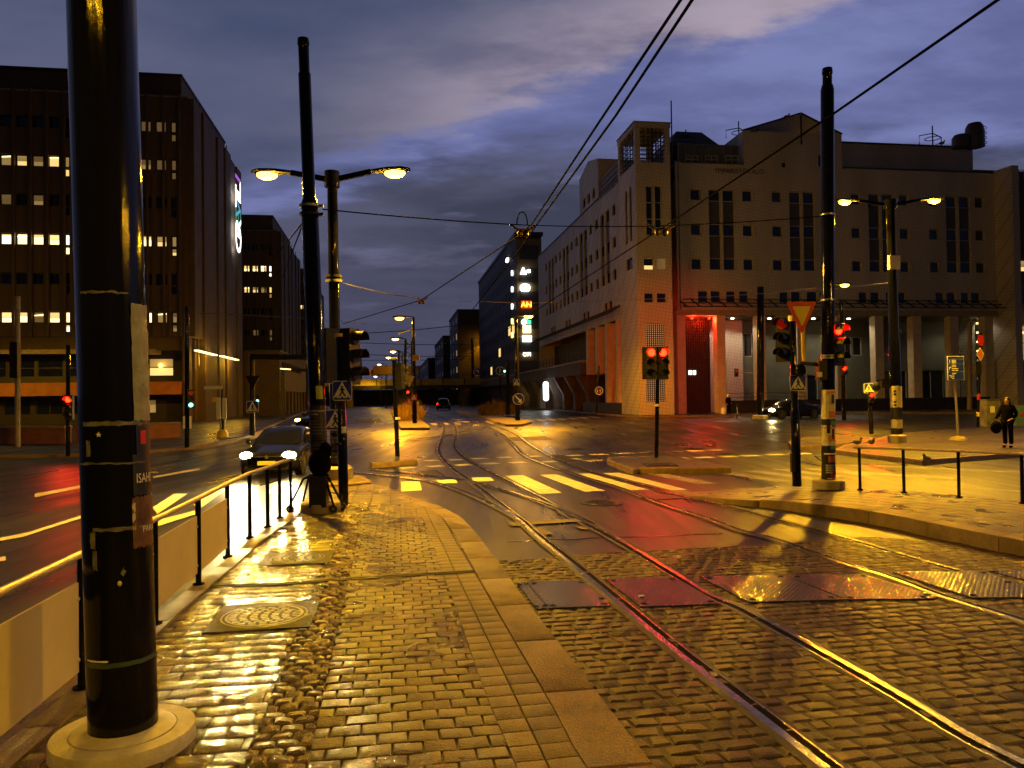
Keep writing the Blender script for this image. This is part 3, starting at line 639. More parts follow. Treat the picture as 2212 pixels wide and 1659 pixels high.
# ================================================================== BUILDINGS
def fbox(m, fm, a0, a1, z0, z1, d0, d1, mi=0):
    q = lambda z: [fm(a0, z, d0), fm(a1, z, d0), fm(a1, z, d1), fm(a0, z, d1)]
    m.hexa(q(z0), q(z1), mi)
def facade(root, fm, a0, a1, z0, z1, rects, m_, depth=.25, name='wall'):
    rects = [r for r in rects if r[0] > a0 and r[1] < a1 and r[2] > z0 and r[3] < z1]
    ua = sorted({a0, a1, *[r[0] for r in rects], *[r[1] for r in rects]}); uz = sorted({z0, z1, *[r[2] for r in rects], *[r[3] for r in rects]})
    m = MB(); cov = set()
    for r in rects:
        for i in range(ua.index(r[0]), ua.index(r[1])):
            for j in range(uz.index(r[2]), uz.index(r[3])): cov.add((i, j))
    for i in range(len(ua) - 1):
        j = 0
        while j < len(uz) - 1:
            if (i, j) in cov: j += 1; continue
            k = j
            while k < len(uz) - 1 and (i, k) not in cov: k += 1
            m.quad([fm(ua[i], uz[j], 0), fm(ua[i + 1], uz[j], 0), fm(ua[i + 1], uz[k], 0), fm(ua[i], uz[k], 0)]); j = k
    for (x0, x1, y0, y1) in [r[:4] for r in rects]:
        P = [(x0, y0), (x1, y0), (x1, y1), (x0, y1)]
        for k in range(4):
            p, q = P[k], P[(k + 1) % 4]; m.quad([fm(*p, 0), fm(*q, 0), fm(*q, depth), fm(*p, depth)])
    return m.build(name, m_, root)
def window(root, fm, r, fmat, pmat, nx=1, nz=1, depth=.22, fw=.06, blind=None, name='window'):
    x0, x1, z0, z1 = r[:4]; m = MB(); d0, d1 = depth - .07, depth
    for a, b, c, d in ((x0, x1, z0, z0 + fw), (x0, x1, z1 - fw, z1), (x0, x0 + fw, z0 + fw, z1 - fw), (x1 - fw, x1, z0 + fw, z1 - fw)): fbox(m, fm, a, b, c, d, d0, d1)
    for i in range(1, nx): c = x0 + (x1 - x0) * i / nx; fbox(m, fm, c - .03, c + .03, z0 + fw, z1 - fw, d0 + .01, d1)
    for i in range(1, nz): c = z0 + (z1 - z0) * i / nz; fbox(m, fm, x0 + fw, x1 - fw, c - .03, c + .03, d0 + .012, d1)
    w = m.build(name, fmat, root)
    p = MB(); p.quad([fm(x0, z0, d1 + .01), fm(x1, z0, d1 + .01), fm(x1, z1, d1 + .01), fm(x0, z1, d1 + .01)]); p_o = p.build('pane', pmat, w)
    if pmat in LIT[:3]:
        rr_ = random.random(); lv = LIT.index(pmat)
        if rr_ < .3: p_o.data.materials[0] = (BLUEW, LIT[2], LIT[3])[lv]
        if random.random() < .55: b = MB(); hb_ = random.uniform(.35, .8); fbox(b, fm, x0 + fw, x1 - fw, z0 + (z1 - z0) * hb_, z1 - fw, d1 - .03, d1 - .012); b.build('blind', (LIT[1], LIT[2], LIT[3])[lv], w)
        elif x1 - x0 > .6: b = MB(); zc_ = z0 + (z1 - z0) * random.uniform(.6, .8); b.hexa([fm(x0 + fw, zc_, d1 - .02), fm(x1 - fw * 1.5, zc_ + random.uniform(-.1, .12), d1 - .02), fm(x1 - fw * 1.5, zc_ + .05, d1), fm(x0 + fw, zc_ + .05, d1)], [fm(x0 + fw, zc_ + .07, d1 - .02), fm(x1 - fw * 1.5, zc_ + .16, d1 - .02), fm(x1 - fw * 1.5, zc_ + .16, d1), fm(x0 + fw, zc_ + .07, d1)]); b.build('ceiling_tube', TUBE if lv == 0 else LIT[0], w)
    if blind:
        f0, f1, bm = blind; b = MB(); fbox(b, fm, x0 + fw, x1 - fw, z0 + (z1 - z0) * f0, z0 + (z1 - z0) * f1, d1 - .03, d1 - .012); b.build('blind', bm, w)
    return w
def part(root, name, m_, *boxes, fm=None):
    m = MB()
    for b in boxes: fbox(m, fm, *b)
    return m.build(name, m_, root)
def pxrect(f, x0, x1, y0, y1):
    xc, yc = (x0 + x1) / 2, (y0 + y1) / 2
    a0, a1 = sorted((f(x0, yc)[0], f(x1, yc)[0])); z1, z0 = f(xc, y0)[1], f(xc, y1)[1]; return (a0, a1, z0, z1)
tilew = mat('pale_tile_wall', (.36, .315, .245), .5, var=.18, vs=.5, bump=.1, bs=8)
nt = tilew.node_tree; b = nt.nodes['Principled BSDF']; tcn = nt.nodes.new('ShaderNodeTexCoord'); mp = nt.nodes.new('ShaderNodeMapping')
mp.inputs['Rotation'].default_value = (R(90), 0, R(-8.9)); bt = nt.nodes.new('ShaderNodeTexBrick'); bt.offset = 0; bt.inputs['Scale'].default_value = 1
bt.inputs['Brick Width'].default_value = .3; bt.inputs['Row Height'].default_value = .3; bt.inputs['Mortar Size'].default_value = .02
bt.inputs['Color1'].default_value = (.60, .565, .50, 1); bt.inputs['Color2'].default_value = (.56, .525, .465, 1); bt.inputs['Mortar'].default_value = (.38, .355, .31, 1)
nt.links.new(tcn.outputs['Object'], mp.inputs[0]); nt.links.new(mp.outputs[0], bt.inputs['Vector'])
mxn = nt.nodes.new('ShaderNodeMix'); mxn.data_type = 'RGBA'; mxn.blend_type = 'MULTIPLY'; mxn.inputs[0].default_value = .55
nz_ = nt.nodes.new('ShaderNodeTexNoise'); nz_.inputs['Scale'].default_value = .35; nz_.inputs['Detail'].default_value = 6
mp2 = nt.nodes.new('ShaderNodeMapping'); mp2.inputs['Scale'].default_value = (1, 1, .16); nt.links.new(tcn.outputs['Object'], mp2.inputs[0]); nt.links.new(mp2.outputs[0], nz_.inputs['Vector']); nt.links.new(bt.outputs[0], mxn.inputs[6]); nt.links.new(nz_.outputs[1], mxn.inputs[7])
rp_ = nt.nodes.new('ShaderNodeMapRange'); rp_.inputs[1].default_value = .3; rp_.inputs[2].default_value = .7; rp_.inputs[3].default_value = .55; rp_.inputs[4].default_value = 1.15
nt.links.new(nz_.outputs[0], rp_.inputs[0]); nt.links.new(rp_.outputs[0], mxn.inputs[7]); nt.links.new(mxn.outputs[2], b.inputs['Base Color'])
pale_c = mat('pale_column', (.60, .53, .42), .5, var=.15, vs=1.5, bump=.1, bs=10)
dullg = mat('dull_dark_glass', (.012, .011, .012), .5, var=.3, spec=.1)
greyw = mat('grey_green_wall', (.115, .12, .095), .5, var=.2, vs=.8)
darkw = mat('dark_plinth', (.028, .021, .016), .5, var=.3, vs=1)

# ---------------------------------------------------------------- pale office building on the right corner
S0 = 66.0; FS = lambda d0=0: (lambda a, z, d: st(S0 + d0 + d, a, z)); A = lambda x, y=600: onS(x, y, S0)[0]; fS = lambda x, y: onS(x, y, S0)
zc = fS(1700, 670)[1]; zt = fS(1900, 366)[1]; zg = .12
office = thing('office_building', 'pale tiled office block with corner lattice tower, gable and column arcade', 'office building', st(S0, A(1700)))
rows = [fS(1504, 420)[1], fS(1504, 495.5)[1], fS(1504, 570)[1]]; wh = (fS(1504, 407)[1] - fS(1504, 432)[1]) / 2
rl = [fS(1570, 653.5)[1], fS(1570, 627.5)[1]]
small, strips, lows = [], [], []
for xs_ in (1504, 1616, 1680, 1788, 1850, 1954, 2018, 2117):
    for z in rows: c = A(xs_, 500); small.append((c - .5, c + .5, z - wh, z + wh))
for x0, x1 in ((1532, 1588), (1706, 1761), (1877, 1931), (2044, 2097)):
    a0, a1 = A(x0, 500), A(x1, 500); c = (a0 + a1) / 2; strips += [(a0, c - .1, rows[2] - wh, rows[0] + wh), (c + .1, a1, rows[2] - wh, rows[0] + wh)]
for x0, x1 in ((1508, 1531), (1535, 1558), (1569, 1590), (1597, 1618), (1684, 1705), (1709, 1731), (1743, 1767), (1771, 1793), (1855, 1875), (1880, 1902), (1914, 1934), (1938, 1958), (2021, 2041), (2045, 2066), (2076, 2095), (2098, 2119)):
    lows.append((A(x0, 640), A(x1, 640), rl[0], rl[1]))
fr = FS(); aL, aR = A(1463), A(2152)
facade(office, fr, aL, aR, zc, zt, small + strips + lows, tilew)
for i, r in enumerate(small):
    w = window(office, fr, r, frameW, glassd, depth=.24, fw=.08)
    s = 1 if (i // 3) % 2 else -1; e = r[1] if s > 0 else r[0]; m = MB(); fbox(m, fr, min(e + s * .10, e + s * .24), max(e + s * .10, e + s * .24), r[2] - .05, r[3] - .25, -.06, -.003); m.build('shutter', frameW, w)
for r in lows: window(office, fr, r, frameW, glassd, depth=.24, fw=.07)
for r in strips:
    w = window(office, fr, r, frameW, glassd, depth=.24, fw=.07, name='strip_window')
    for k in range(2):
        m = MB(); fbox(m, fr, r[0] + .07, r[1] - .07, rows[k + 1] + wh, rows[k] - wh, .18, .22); m.build('spandrel', spand, w)
    m = MB()
    for z in rows:
        fbox(m, fr, r[0] + .07, r[1] - .07, z - wh - .03, z - wh + .03, .15, .225); fbox(m, fr, r[0] + .07, r[1] - .07, z + wh - .03, z + wh + .03, .15, .225)
    m.build('transom', frameW, w)
# gable
aG0, aG1 = A(1606, 300), A(1818, 300); ze = fS(1712, 286)[1]; zp = fS(1729, 246)[1]
grects = [pxrect(fS, 1669, 1696, 333, 361), pxrect(fS, 1718, 1746, 333, 361), pxrect(fS, 1768, 1796, 333, 361)]
facade(office, fr, aG0, aG1, zt, ze, grects, tilew, name='gable_wall')
m = MB(); am = A(1729, 250)
m.add([fr(aG0, ze, 0), fr(aG1, ze, 0), fr(am, zp, 0), fr(aG0, ze, 16), fr(aG1, ze, 16), fr(am, zp, 16), fr(aG0, zt, 16), fr(aG1, zt, 16), fr(aG0, zt, 0), fr(aG1, zt, 0)], [(0, 1, 2), (3, 5, 4), (0, 8, 6, 3), (1, 4, 7, 9)])
m.build('gable_peak', tilew, office)
m = MB(); m.bar(fr(aG0, ze + .02, 0), fr(am, zp + .05, 0), .3, .12); m.bar(fr(am, zp + .05, 0), fr(aG1, ze + .02, 0), .3, .12)
m.add([fr(aG0, ze, .1), fr(am, zp, .1), fr(am, zp, 16), fr(aG0, ze, 16), fr(aG1, ze, .1), fr(aG1, ze, 16)], [(0, 1, 2, 3), (1, 4, 5, 2)]); m.build('gable_roof', roofm, office)
for r in grects:
    w = window(office, fr, r, frameW, glassd, depth=.24, fw=.06)
    for s, e in ((-1, r[0]), (1, r[1])):
        m = MB(); fbox(m, fr, min(e + s * .08, e + s * .2), max(e + s * .08, e + s * .2), r[2], r[3] - .4, -.06, -.003); m.build('shutter', frameW, w)
m = MB(); m.tube([fr(am, zp - .2, -.08), fr(am, fS(1731, 312)[1], -.08)], .07); m.build('rainwater_pipe', darkm, office)
# flat roof, attic, back
za = onS(1900, 312, S0 + 4)[1]; at = FS(4)
part(office, 'attic', tilew, (A(1812), A(2175), zt - .5, za, 0, 12), fm=at)
part(office, 'roof_edge', roofm, (A(1818), A(2160), za, za + .12, -.15, 12), fm=at); part(office, 'parapet_cap', roofm, (aL, aG0 - .02, zt, zt + .1, -.08, .5), fm=fr); part(office, 'parapet_cap', roofm, (aG1 + .02, aR, zt, zt + .1, -.08, 3.9), fm=fr)
part(office, 'core', tilew, (aL + .1, aR - .1, zc + .05, zt - .05, 5.2, 30), fm=fr)
part(office, 'flat_roof', roofm, (aL, aR, zt - .3, zt - .06, .3, 30), fm=fr)
# penthouse with dark mansard and glazed screen
ap0, ap1 = A(1478, 300), A(1604, 300); zph = onS(1540, 318, S0 + 4)[1]; zpt = onS(1540, 287, S0 + 6)[1]
m = MB(); q = lambda a0, a1, z, d0, d1: [fr(a0, z, d0), fr(a1, z, d0), fr(a1, z, d1), fr(a0, z, d1)]
m.hexa(q(ap0 + .1, ap1 - .3, zt, 4, 14), q(ap0 + .1, ap1 - .3, zph, 4, 14)); m.hexa(q(ap0, ap1 - .2, zph, 3.9, 14.1), q(ap0 + 1.6, ap1 - 1.4, zpt, 6, 12)); m.build('mansard', roofm, office)
zs1 = fS(1540, 310)[1]; a0, a1 = A(1469, 330), A(1600, 330)
part(office, 'glass_screen', mat('grey_glass_screen', (.10, .105, .10), .18, var=.2, vs=.4), (a0, a1, zt + .1, zs1, .5, .56), fm=fr)
m = MB()
for k in range(9): c = a0 + (a1 - a0) * k / 8; fbox(m, fr, c - .03, c + .03, zt + .1, zs1 + .02, .44, .5)
fbox(m, fr, a0, a1, zs1, zs1 + .06, .44, .5); m.build('screen_frame', steel, office)
for x0, x1 in ((1484, 1512), (1527, 1555), (1571, 1599)):
    r = pxrect(fS, x0, x1, 333, 357); r = (r[0], r[1], max(r[2], zt + .12), r[3]); m = MB()
    for a, b, c, d in ((r[0], r[1], r[2], r[2] + .07), (r[0], r[1], r[3] - .07, r[3]), (r[0], r[0] + .07, r[2], r[3]), (r[1] - .07, r[1], r[2], r[3]), ((r[0] + r[1]) / 2 - .035, (r[0] + r[1]) / 2 + .035, r[2], r[3]), (r[0], r[1], (r[2] + r[3]) / 2 - .035, (r[2] + r[3]) / 2 + .035)): fbox(m, fr, a, b, c, d, .36, .44)
    m.build('penthouse_window', frameW, office)
m = MB()
for k in range(5): z = zt + .25 + k * .4; m.bar(fr(A(1450, 340), z, .3), fr(A(1469, 340), z + .15, .5), .04, .04)
m.bar(fr(A(1450, 340), zt + 1.6, .3), fr(A(1470, 320), zs1 + .3, .6), .05, .05); m.build('roof_ladder_rail', darkm, office)
# corner return pipes beside the tower
part(office, 'corner_pipe', frameW, (A(1461), A(1464), zc, zt, -.35, -.05), (A(1467), A(1470), zc, zt, -.35, -.05), fm=fr)
# arcade
colx = [1473, 1559, 1646, 1733, 1818, 1901, 1983, 2064, 2139]
for x in colx:
    c = A(x, 760); w_ = A(x + 9, 760) - c; part(office, 'column', pale_c, (c - w_, c + w_, zg, zc, .05, .9), fm=fr)
part(office, 'lintel', conc, (aL, aR, zc - .5, zc - .02, -.12, .6), fm=fr)
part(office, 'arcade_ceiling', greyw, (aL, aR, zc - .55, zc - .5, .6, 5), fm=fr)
ad0, ad1 = A(1567), A(2130)
drect = [pxrect(lambda x, y: onS(x, y, S0 + 5), *q) for q in ((1718, 1736, 730, 762), (1790, 1812, 728, 768), (1816, 1840, 728, 768), (1843, 1862, 728, 768), (1722, 1768, 810, 872), (1905, 1960, 800, 872), (1985, 2040, 800, 872), (2080, 2118, 690, 790), (1608, 1626, 720, 770))]
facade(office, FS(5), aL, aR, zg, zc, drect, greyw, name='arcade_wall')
for i, r in enumerate(drect): window(office, FS(5), r, frameW, glassd, nx=2 if i in (4, 5, 6) else 1, depth=.2, name='arcade_door' if i in (4, 5, 6) else 'arcade_window')
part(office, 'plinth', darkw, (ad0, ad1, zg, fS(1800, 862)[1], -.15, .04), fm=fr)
m = MB(); zr = fS(1700, 848)[1]
for z in (zr, zr - .35): m.tube([fr(ad0, z, .0), fr(A(1735), z, .0)], .03)
for x in (1568, 1640, 1700, 1733): m.tube([fr(A(x), fS(1800, 862)[1] - .1, 0), fr(A(x), zr + .05, 0)], .03)
m.build('terrace_rail', steel, office)
for x, y in ((1582, 687), (1662, 686), (1757, 688), (1833, 687), (2117, 685)):
    c = onS(x, y, S0 + 1.9); p = st(S0 + 1.9, c[0], zc - .62); m = MB(); m.cyl(p + V((0, 0, .06)), p, .16, .13, n=10); o = m.build('ceiling_lamp', warmw, office)
    light('SPOT', p + V((0, 0, -.08)), 300, (1, .82, .5), .12, aim=(0, 0, -1), size=150, parent=o)
# canopy of slanted struts along both sides
def canopy(a0, a1, fm_, n):
    m = MB(); z1, z0 = zc + .95, zc + .15
    for z, d in ((z1, -.1), ((z1 + z0) / 2, -.65), (z0, -1.2)): m.bar(fm_(a0, z, d), fm_(a1, z, d), .07, .07)
    for k in range(n + 1):
        c = a0 + (a1 - a0) * k / n; m.bar(fm_(c, z1, -.06), fm_(c + .35, z0, -1.25), .06, .09)
    m.build('canopy', darkm, office)
canopy(aL, aR, fr, 26)
# end fin of the building
zf = fS(2160, 372)[1]
m = MB(); m.hexa([fr(A(2152), zg, -2.2), fr(A(2166), zg, -2.2), fr(A(2166), zg, 8), fr(A(2152), zg, 8)], [fr(A(2152), zf, -2.2), fr(A(2166), zf, -2.2), fr(A(2166), zf + .3, 8), fr(A(2152), zf + .3, 8)]); m.build('end_wall', tilew, office)
# vents on the facade
for x, y in ((1829, 398), (1868, 397), (2069, 401), (2120, 402), (1878, 441), (1926, 441), (1692, 357)):
    c = fS(x, y) if y > 380 else onS(x, y, S0); fmv = fr if y > 430 or x < 1800 else FS(4)
    part(office, 'vent', darkm, (c[0] - .14, c[0] + .14, c[1] - .2, c[1] + .2, -.05, -.003), fm=fmv)

# corner tower
ST = 64.4; fT = lambda x, y: onS(x, y, ST); FT = lambda a, z, d: st(ST + d, a, z)
at0, at1 = fT(1377, 600)[0], fT(1452, 600)[0]; zl = fT(1415, 351)[1]; ztw = fT(1413, 271)[1]
tr = [pxrect(fT, *q) for q in ((1396, 1411, 401, 508), (1415, 1430, 401, 508), (1391, 1413, 556, 583), (1419, 1441, 556, 583), (1392, 1413, 632, 654), (1419, 1441, 632, 654), (1395, 1436, 699, 868))]
facade(office, FT, at0, at1, zg, zl, tr, tilew, name='tower_front')
for i, r in enumerate(tr[:6]):
    window(office, FT, r, frameW, LIT[1] if i == 2 else (LIT[3] if i == 3 else glassd), nz=3 if i < 2 else 1, depth=.24, fw=.07, blind=(.38, .93, glassd) if i == 2 else None)
TS = at0; FTs = lambda a, z, d: st(a, TS + d, z); fTs = lambda x, y: onT(x, y, TS)
sd = 5.2
facade(office, FTs, ST, ST + sd, zg, zl, [(ST + 1.3, ST + 2.0, fTs(1366, 520)[1], fTs(1366, 400)[1]), (ST + 2.6, ST + 3.3, fTs(1366, 520)[1], fTs(1366, 400)[1]), (ST + 1.3, ST + 3.2, rows[2] - wh, rows[2] + wh)], tilew, name='tower_side')
for r in ((ST + 1.3, ST + 2.0, fTs(1366, 520)[1], fTs(1366, 400)[1]), (ST + 2.6, ST + 3.3, fTs(1366, 520)[1], fTs(1366, 400)[1]), (ST + 1.3, ST + 3.2, rows[2] - wh, rows[2] + wh)): window(office, FTs, r, frameD, glassd, depth=.2)
part(office, 'tower_core', tilew, (at0 + .4, at1 - .02, zg, zl, .5, 1.58 + .3), fm=FT)
# lattice glazing at the tower foot, lights showing through its squares
r = tr[6]; m = MB(); n_ = 9
for k in range(n_ + 1): c = r[0] + (r[1] - r[0]) * k / n_; fbox(m, FT, c - .035, c + .035, r[2], r[3], .02, .12)
nz2 = 36
for k in range(nz2 + 1): c = r[2] + (r[3] - r[2]) * k / nz2; fbox(m, FT, r[0], r[1], c - .035, c + .035, .025, .115)
lt = m.build('lattice_window', frameD, office)
m = MB(); m.quad([FT(r[0], r[2], .22), FT(r[1], r[2], .22), FT(r[1], r[3], .22), FT(r[0], r[3], .22)]); m.build('pane', mat('foyer_glow', (.1, .1, .1), .3, var=.3, vs=1.2, emit=(1, .42, .14), es=.5), lt)
aE0, aE1 = A(1482), A(1549); fE = FS(2.0)
m = MB(); ne, nv = 14, 34
for k in range(ne + 1): c = aE0 + (aE1 - aE0) * k / ne; fbox(m, fE, c - .04, c + .04, zg, zc - .6, 0, .09)
for k in range(nv + 1): c = zg + (zc - .6 - zg) * k / nv; fbox(m, fE, aE0, aE1, c - .03, c + .03, .005, .085)
ent = m.build('entrance_lattice', frameD, office)
m = MB(); m.quad([fE(aE0, zg, .16), fE(aE1, zg, .16), fE(aE1, zc - .6, .16), fE(aE0, zc - .6, .16)]); m.build('pane', mat('red_glow_glass', (.03, .012, .01), .12, var=.3, vs=1.0, emit=(1, .05, .015), es=.012), ent)  # faint red glow put into the pane itself
m = MB()
for dx_ in (0, .38): p = onS(1488 + dx_ * 24, 806, S0 + 1.9); fbox(m, FS(1.9), p[0], p[0] + .28, p[1] - .15, p[1] + .25, 0, .04)
m.build('door_sign', emat('white_sign_light', (1, .95, .85), 3.2), ent)
# red lamps added to redden the entrance porch
for x, y in ((1495, 690), (1532, 690)):
    c = onS(x, y, S0 + .9); p = st(S0 + .9, c[0], zc - .65); m = MB(); m.cyl(p + V((0, 0, .08)), p + V((0, 0, -.08)), .10, n=10); o = m.build('added_red_lamp', redl, office); light('POINT', p + V((0, -.35, -.2)), 260, (1, .03, .008), .12, parent=o)
# tower top: open glazed belvedere
m = MB(); zb0, zb1 = zl, fT(1413, 276)[1]; d1 = sd
for a, d in ((at0, 0), (at1 - .45, 0), (at0, d1 - .45), (at1 - .45, d1 - .45)): fbox(m, FT, a, a + .45, zb0, zb1, d, d + .45)
fbox(m, FT, at0 - .05, at1 + .05, zb1, zb1 + .5, -.05, d1 + .05); m.build('tower_frame', tilew, office)
m = MB(); c4 = [FT(at0 - .15, zb1 + .5, -.15), FT(at1 + .15, zb1 + .5, -.15), FT(at1 + .15, zb1 + .5, d1 + .15), FT(at0 - .15, zb1 + .5, d1 + .15)]; pk = FT((at0 + at1) / 2, zb1 + 1.05, d1 / 2)
m.add(c4 + [pk], [(0, 1, 4), (1, 2, 4), (2, 3, 4), (3, 0, 4), (3, 2, 1, 0)]); m.build('tower_roof', roofm, office)
m = MB(); a_in0, a_in1 = at0 + .45, at1 - .45
for d in (.1, d1 - .12):
    for k in range(1, 6): c = a_in0 + (a_in1 - a_in0) * k / 6; fbox(m, FT, c - (.07 if k == 3 else .03), c + (.07 if k == 3 else .03), zb0, zb1, d, d + .06)
    for k in range(1, 8): z = zb0 + (zb1 - zb0) * k / 8; fbox(m, FT, a_in0, a_in1, z - .035, z + .035, d + .01, d + .05)
for a in (at0 + .1, at1 - .16):
    for k in range(1, 6): c = .45 + (d1 - .9) * k / 6; fbox(m, FT, a, a + .06, zb0, zb1, c - .03, c + .03)
    for k in range(1, 8): z = zb0 + (zb1 - zb0) * k / 8; fbox(m, FT, a + .01, a + .05, z - .035, z + .035, .45, d1 - .45)
m.build('tower_lattice', frameD, office)

# side towards the tram street
TS2 = TS + .35; F2 = lambda a, z, d: st(a, TS2 + d, z); f2 = lambda x, y: onT(x, y, TS2)
sA, sB, sC = f2(1294, 500)[0], f2(1253, 500)[0], f2(1163, 600)[0]
zA, zB, zC = f2(1330, 401)[1], f2(1253, 387)[1], f2(1252, 468)[1]; sV = f2(1261, 790)[0]
r2 = []; pitch = f2(1260, 600)[0] - f2(1307, 600)[0]; b0 = f2(1308, 600)[0]; k = 0; tall = []
while b0 + k * pitch < sC - 4 and k < 6:
    c = b0 + k * pitch
    for o in (-pitch * .36, pitch * .36):
        for z in rows: r2.append((c + o - .6, c + o + .6, z - wh, z + wh))
    tall += [(c - 1.7, c - .25, rows[2] - wh, rows[0] + wh), (c + .25, c + 1.7, rows[2] - wh, rows[0] + wh)]
    r2 += [(c - 2.2, c - .9, rl[0], rl[1]), (c - .5, c + .8, rl[0], rl[1])]; k += 1
s_st = ST + sd
facade(office, F2, s_st, sC, zc - .3, zC, r2 + tall, tilew, name='side_wall')
for r in r2: window(office, F2, r, frameD, glassd, depth=.24, name='side_window')
for r in tall:
    w = window(office, F2, r, frameD, glassd, depth=.24, name='side_strip_window')
    for k in range(2): m = MB(); fbox(m, F2, r[0] + .07, r[1] - .07, rows[k + 1] + wh, rows[k] - wh, .16, .22); m.build('spandrel', spand, w)
part(office, 'side_terrace', tilew, (s_st, sA, zC, zA, 0, 3), fm=F2)
gr = [(sA + (sB - sA) * f - .6, sA + (sB - sA) * f + .6, zC + .5, zC + .5 + 2 * wh) for f in (.25, .5, .75)]
facade(office, F2, sA, sB, zC, zB, gr, tilew, name='side_gable')
for r in gr: window(office, F2, r, frameD, glassd, depth=.24, name='side_window')
m = MB(); sm = (sA + sB) / 2; zpk = f2(1273, 345)[1]
m.add([F2(sA, zB, 0), F2(sB, zB, 0), F2(sm, zpk, 0), F2(sA, zB, 9), F2(sB, zB, 9), F2(sm, zpk, 9), F2(sA, zC, 0), F2(sB, zC, 0), F2(sA, zC, 9), F2(sB, zC, 9)], [(0, 2, 1), (3, 4, 5), (0, 3, 5, 2), (1, 2, 5, 4), (0, 6, 8, 3), (1, 4, 9, 7)]); m.build('side_gable_peak', tilew, office)
m = MB(); zg1 = f2(1330, 352)[1]
for k in range(11): c = s_st + (sA - s_st) * k / 10; fbox(m, F2, c - .04, c + .04, zA, zg1, .1, .16)
for k in range(5): z = zA + (zg1 - zA) * k / 4; fbox(m, F2, s_st, sA, z - .03, z + .03, .105, .155)
m.build('terrace_screen', steel, office)
part(office, 'side_roof', roofm, (s_st, sC, zC - .1, zC + .08, -.06, 12), fm=F2)
part(office, 'side_core', tilew, (s_st + .5, sC - .2, zg, zC - .2, 3.2, 12), fm=F2)
part(office, 'far_end_wall', tilew, (sC - .3, sC, zg, zC - .12, .02, 12), fm=F2)
canopy(s_st, sC, F2, 40)
for x in (1358, 1335, 1311, 1290, 1270):
    s_ = f2(x, 780)[0]; part(office, 'side_column', pale_c, (s_ - .35, s_ + .35, zg if x > 1300 else 4.2, zc - .3, -.1, 1.55), fm=F2)
part(office, 'side_arcade_wall', darkw, (s_st, sC, zg, zc - .3, 2.2, 2.4), fm=F2)
part(office, 'side_plinth', darkw, (s_st - 1.0, sV, zg, 1.15, -.2, .3), fm=F2)
# roof equipment
def antenna(p, h, name, label, kind=0):
    root = thing(name, label, 'antenna', p); m = MB(); m.tube([p, p + V((0, 0, h))], .06); m.build('mast', darkm, root)
    if kind:
        m = MB(); m.tube([p + V((-1.3, 0, .1)), p + V((-1.3, 0, h * .5)), p + V((0, 0, h * .62)), p + V((1.0, .3, h * .45)), p + V((1.0, .3, .1))], .05); m.build('bracket', darkm, root)
        m = MB(); m.tube([p + V((.7 * math.cos(t), .7 * math.sin(t), h * .35)) for t in [x * .52 for x in range(13)]], .04); m.build('loop', darkm, root)
p = DY(1452, 350, 66); antenna(V((p.x, p.y, zt - .3)), DY(1452, 210, 66).z - zt, 'flag_mast', 'tall thin mast rising behind the lattice tower')
for x, y0, y1, d, lab in ((1596, 300, 262, 78, 'bracketed antenna on the dark mansard roof left of the gable'), (2015, 314, 272, 74, 'looped antenna on the long flat attic roof'), (1482, 312, 280, 72, 'small antenna at the left end of the dark mansard')):
    p = DY(x, y0, d); antenna(p, DY(x, y1, d).z - p.z, 'roof_antenna', lab, 1)
p = DY(2106, 318, 74); root = thing('vent_unit', 'rounded grey ventilation unit with hooped ladder on the flat roof', 'ventilation unit', p)
wv = 24 / 1662 * 74
m = MB(); hv = 53 / 1662 * 74
m.lathe([(wv * .82, 0), (wv * .82, hv * .55), (wv * .74, hv * .82), (wv * .55, hv * .97), (.05, hv)], p, 20); m.build('casing', spand, root)
m = MB(); m.lathe([(.8, 0), (.8, hv * .38), (.6, hv * .5), (.05, hv * .53)], p + V((-1.35, 0, 0)), 16); m.build('side_duct', spand, root)
m = MB()
for k in range(4): m.tube([p + V((wv * .82 + .30 * math.sin(t), .1 * math.cos(t), hv * (.2 + k * .2) + .2 * math.cos(t))) for t in (0, .5, 1, 1.6, 2.1, 2.6, 3.14)], .03)
m.build('ladder_hoop', steel, root)
# name on the facade
vs_, fs_ = text_geo('YMPÄRISTÖTALO', .62); c = fS(1596, 368); ok = MB(); ok.add([fr(c[0] + x, c[1] - .3 + y, -.05) for x, y, z in vs_], fs_)
root = thing('wall_lettering', 'dark raised letters along the top of the pale facade', 'lettering', fr(c[0], c[1], -.05)); ok.build('letters', signk, root)

# ---------------------------------------------------------------- neighbour at the right edge
nb = thing('corner_building', 'brown building at the right edge with lit windows and bright lobby', 'building', st(66, A(2190)))
an0, an1 = A(2168), A(2168) + 26; zn = fS(2190, 385)[1]; FN = FS(.4)
nr = [pxrect(fS, *q) for q in ((2183, 2205, 417, 440), (2183, 2207, 485, 510), (2205, 2228, 560, 585), (2206, 2230, 630, 655), (2172, 2196, 640, 668))]
gl_ = [pxrect(fS, *q) for q in ((2172, 2194, 688, 742), (2197, 2240, 700, 780), (2173, 2188, 805, 838), (2191, 2206, 805, 838), (2168.5, 2171, 690, 740))]
facade(nb, FN, an0, an1, zg, zn, nr + gl_[:4], wallL2)
for i, r in enumerate(nr): window(nb, FN, r, frameD, (LIT[1], LIT[0], LIT[1], glassd, glassd)[i], nz=1, blind=(.4, .92, LIT[2]) if i == 2 else None)
window(nb, FN, gl_[0], frameW, glassd, nx=1, nz=2, name='lobby_window', fw=.14); window(nb, FN, gl_[1], frameW, LIT[2], nx=3, nz=2, name='lobby_window', fw=.16)
for r in gl_[2:4]: window(nb, FN, r, frameD, LIT[1], nz=1, name='lobby_door')
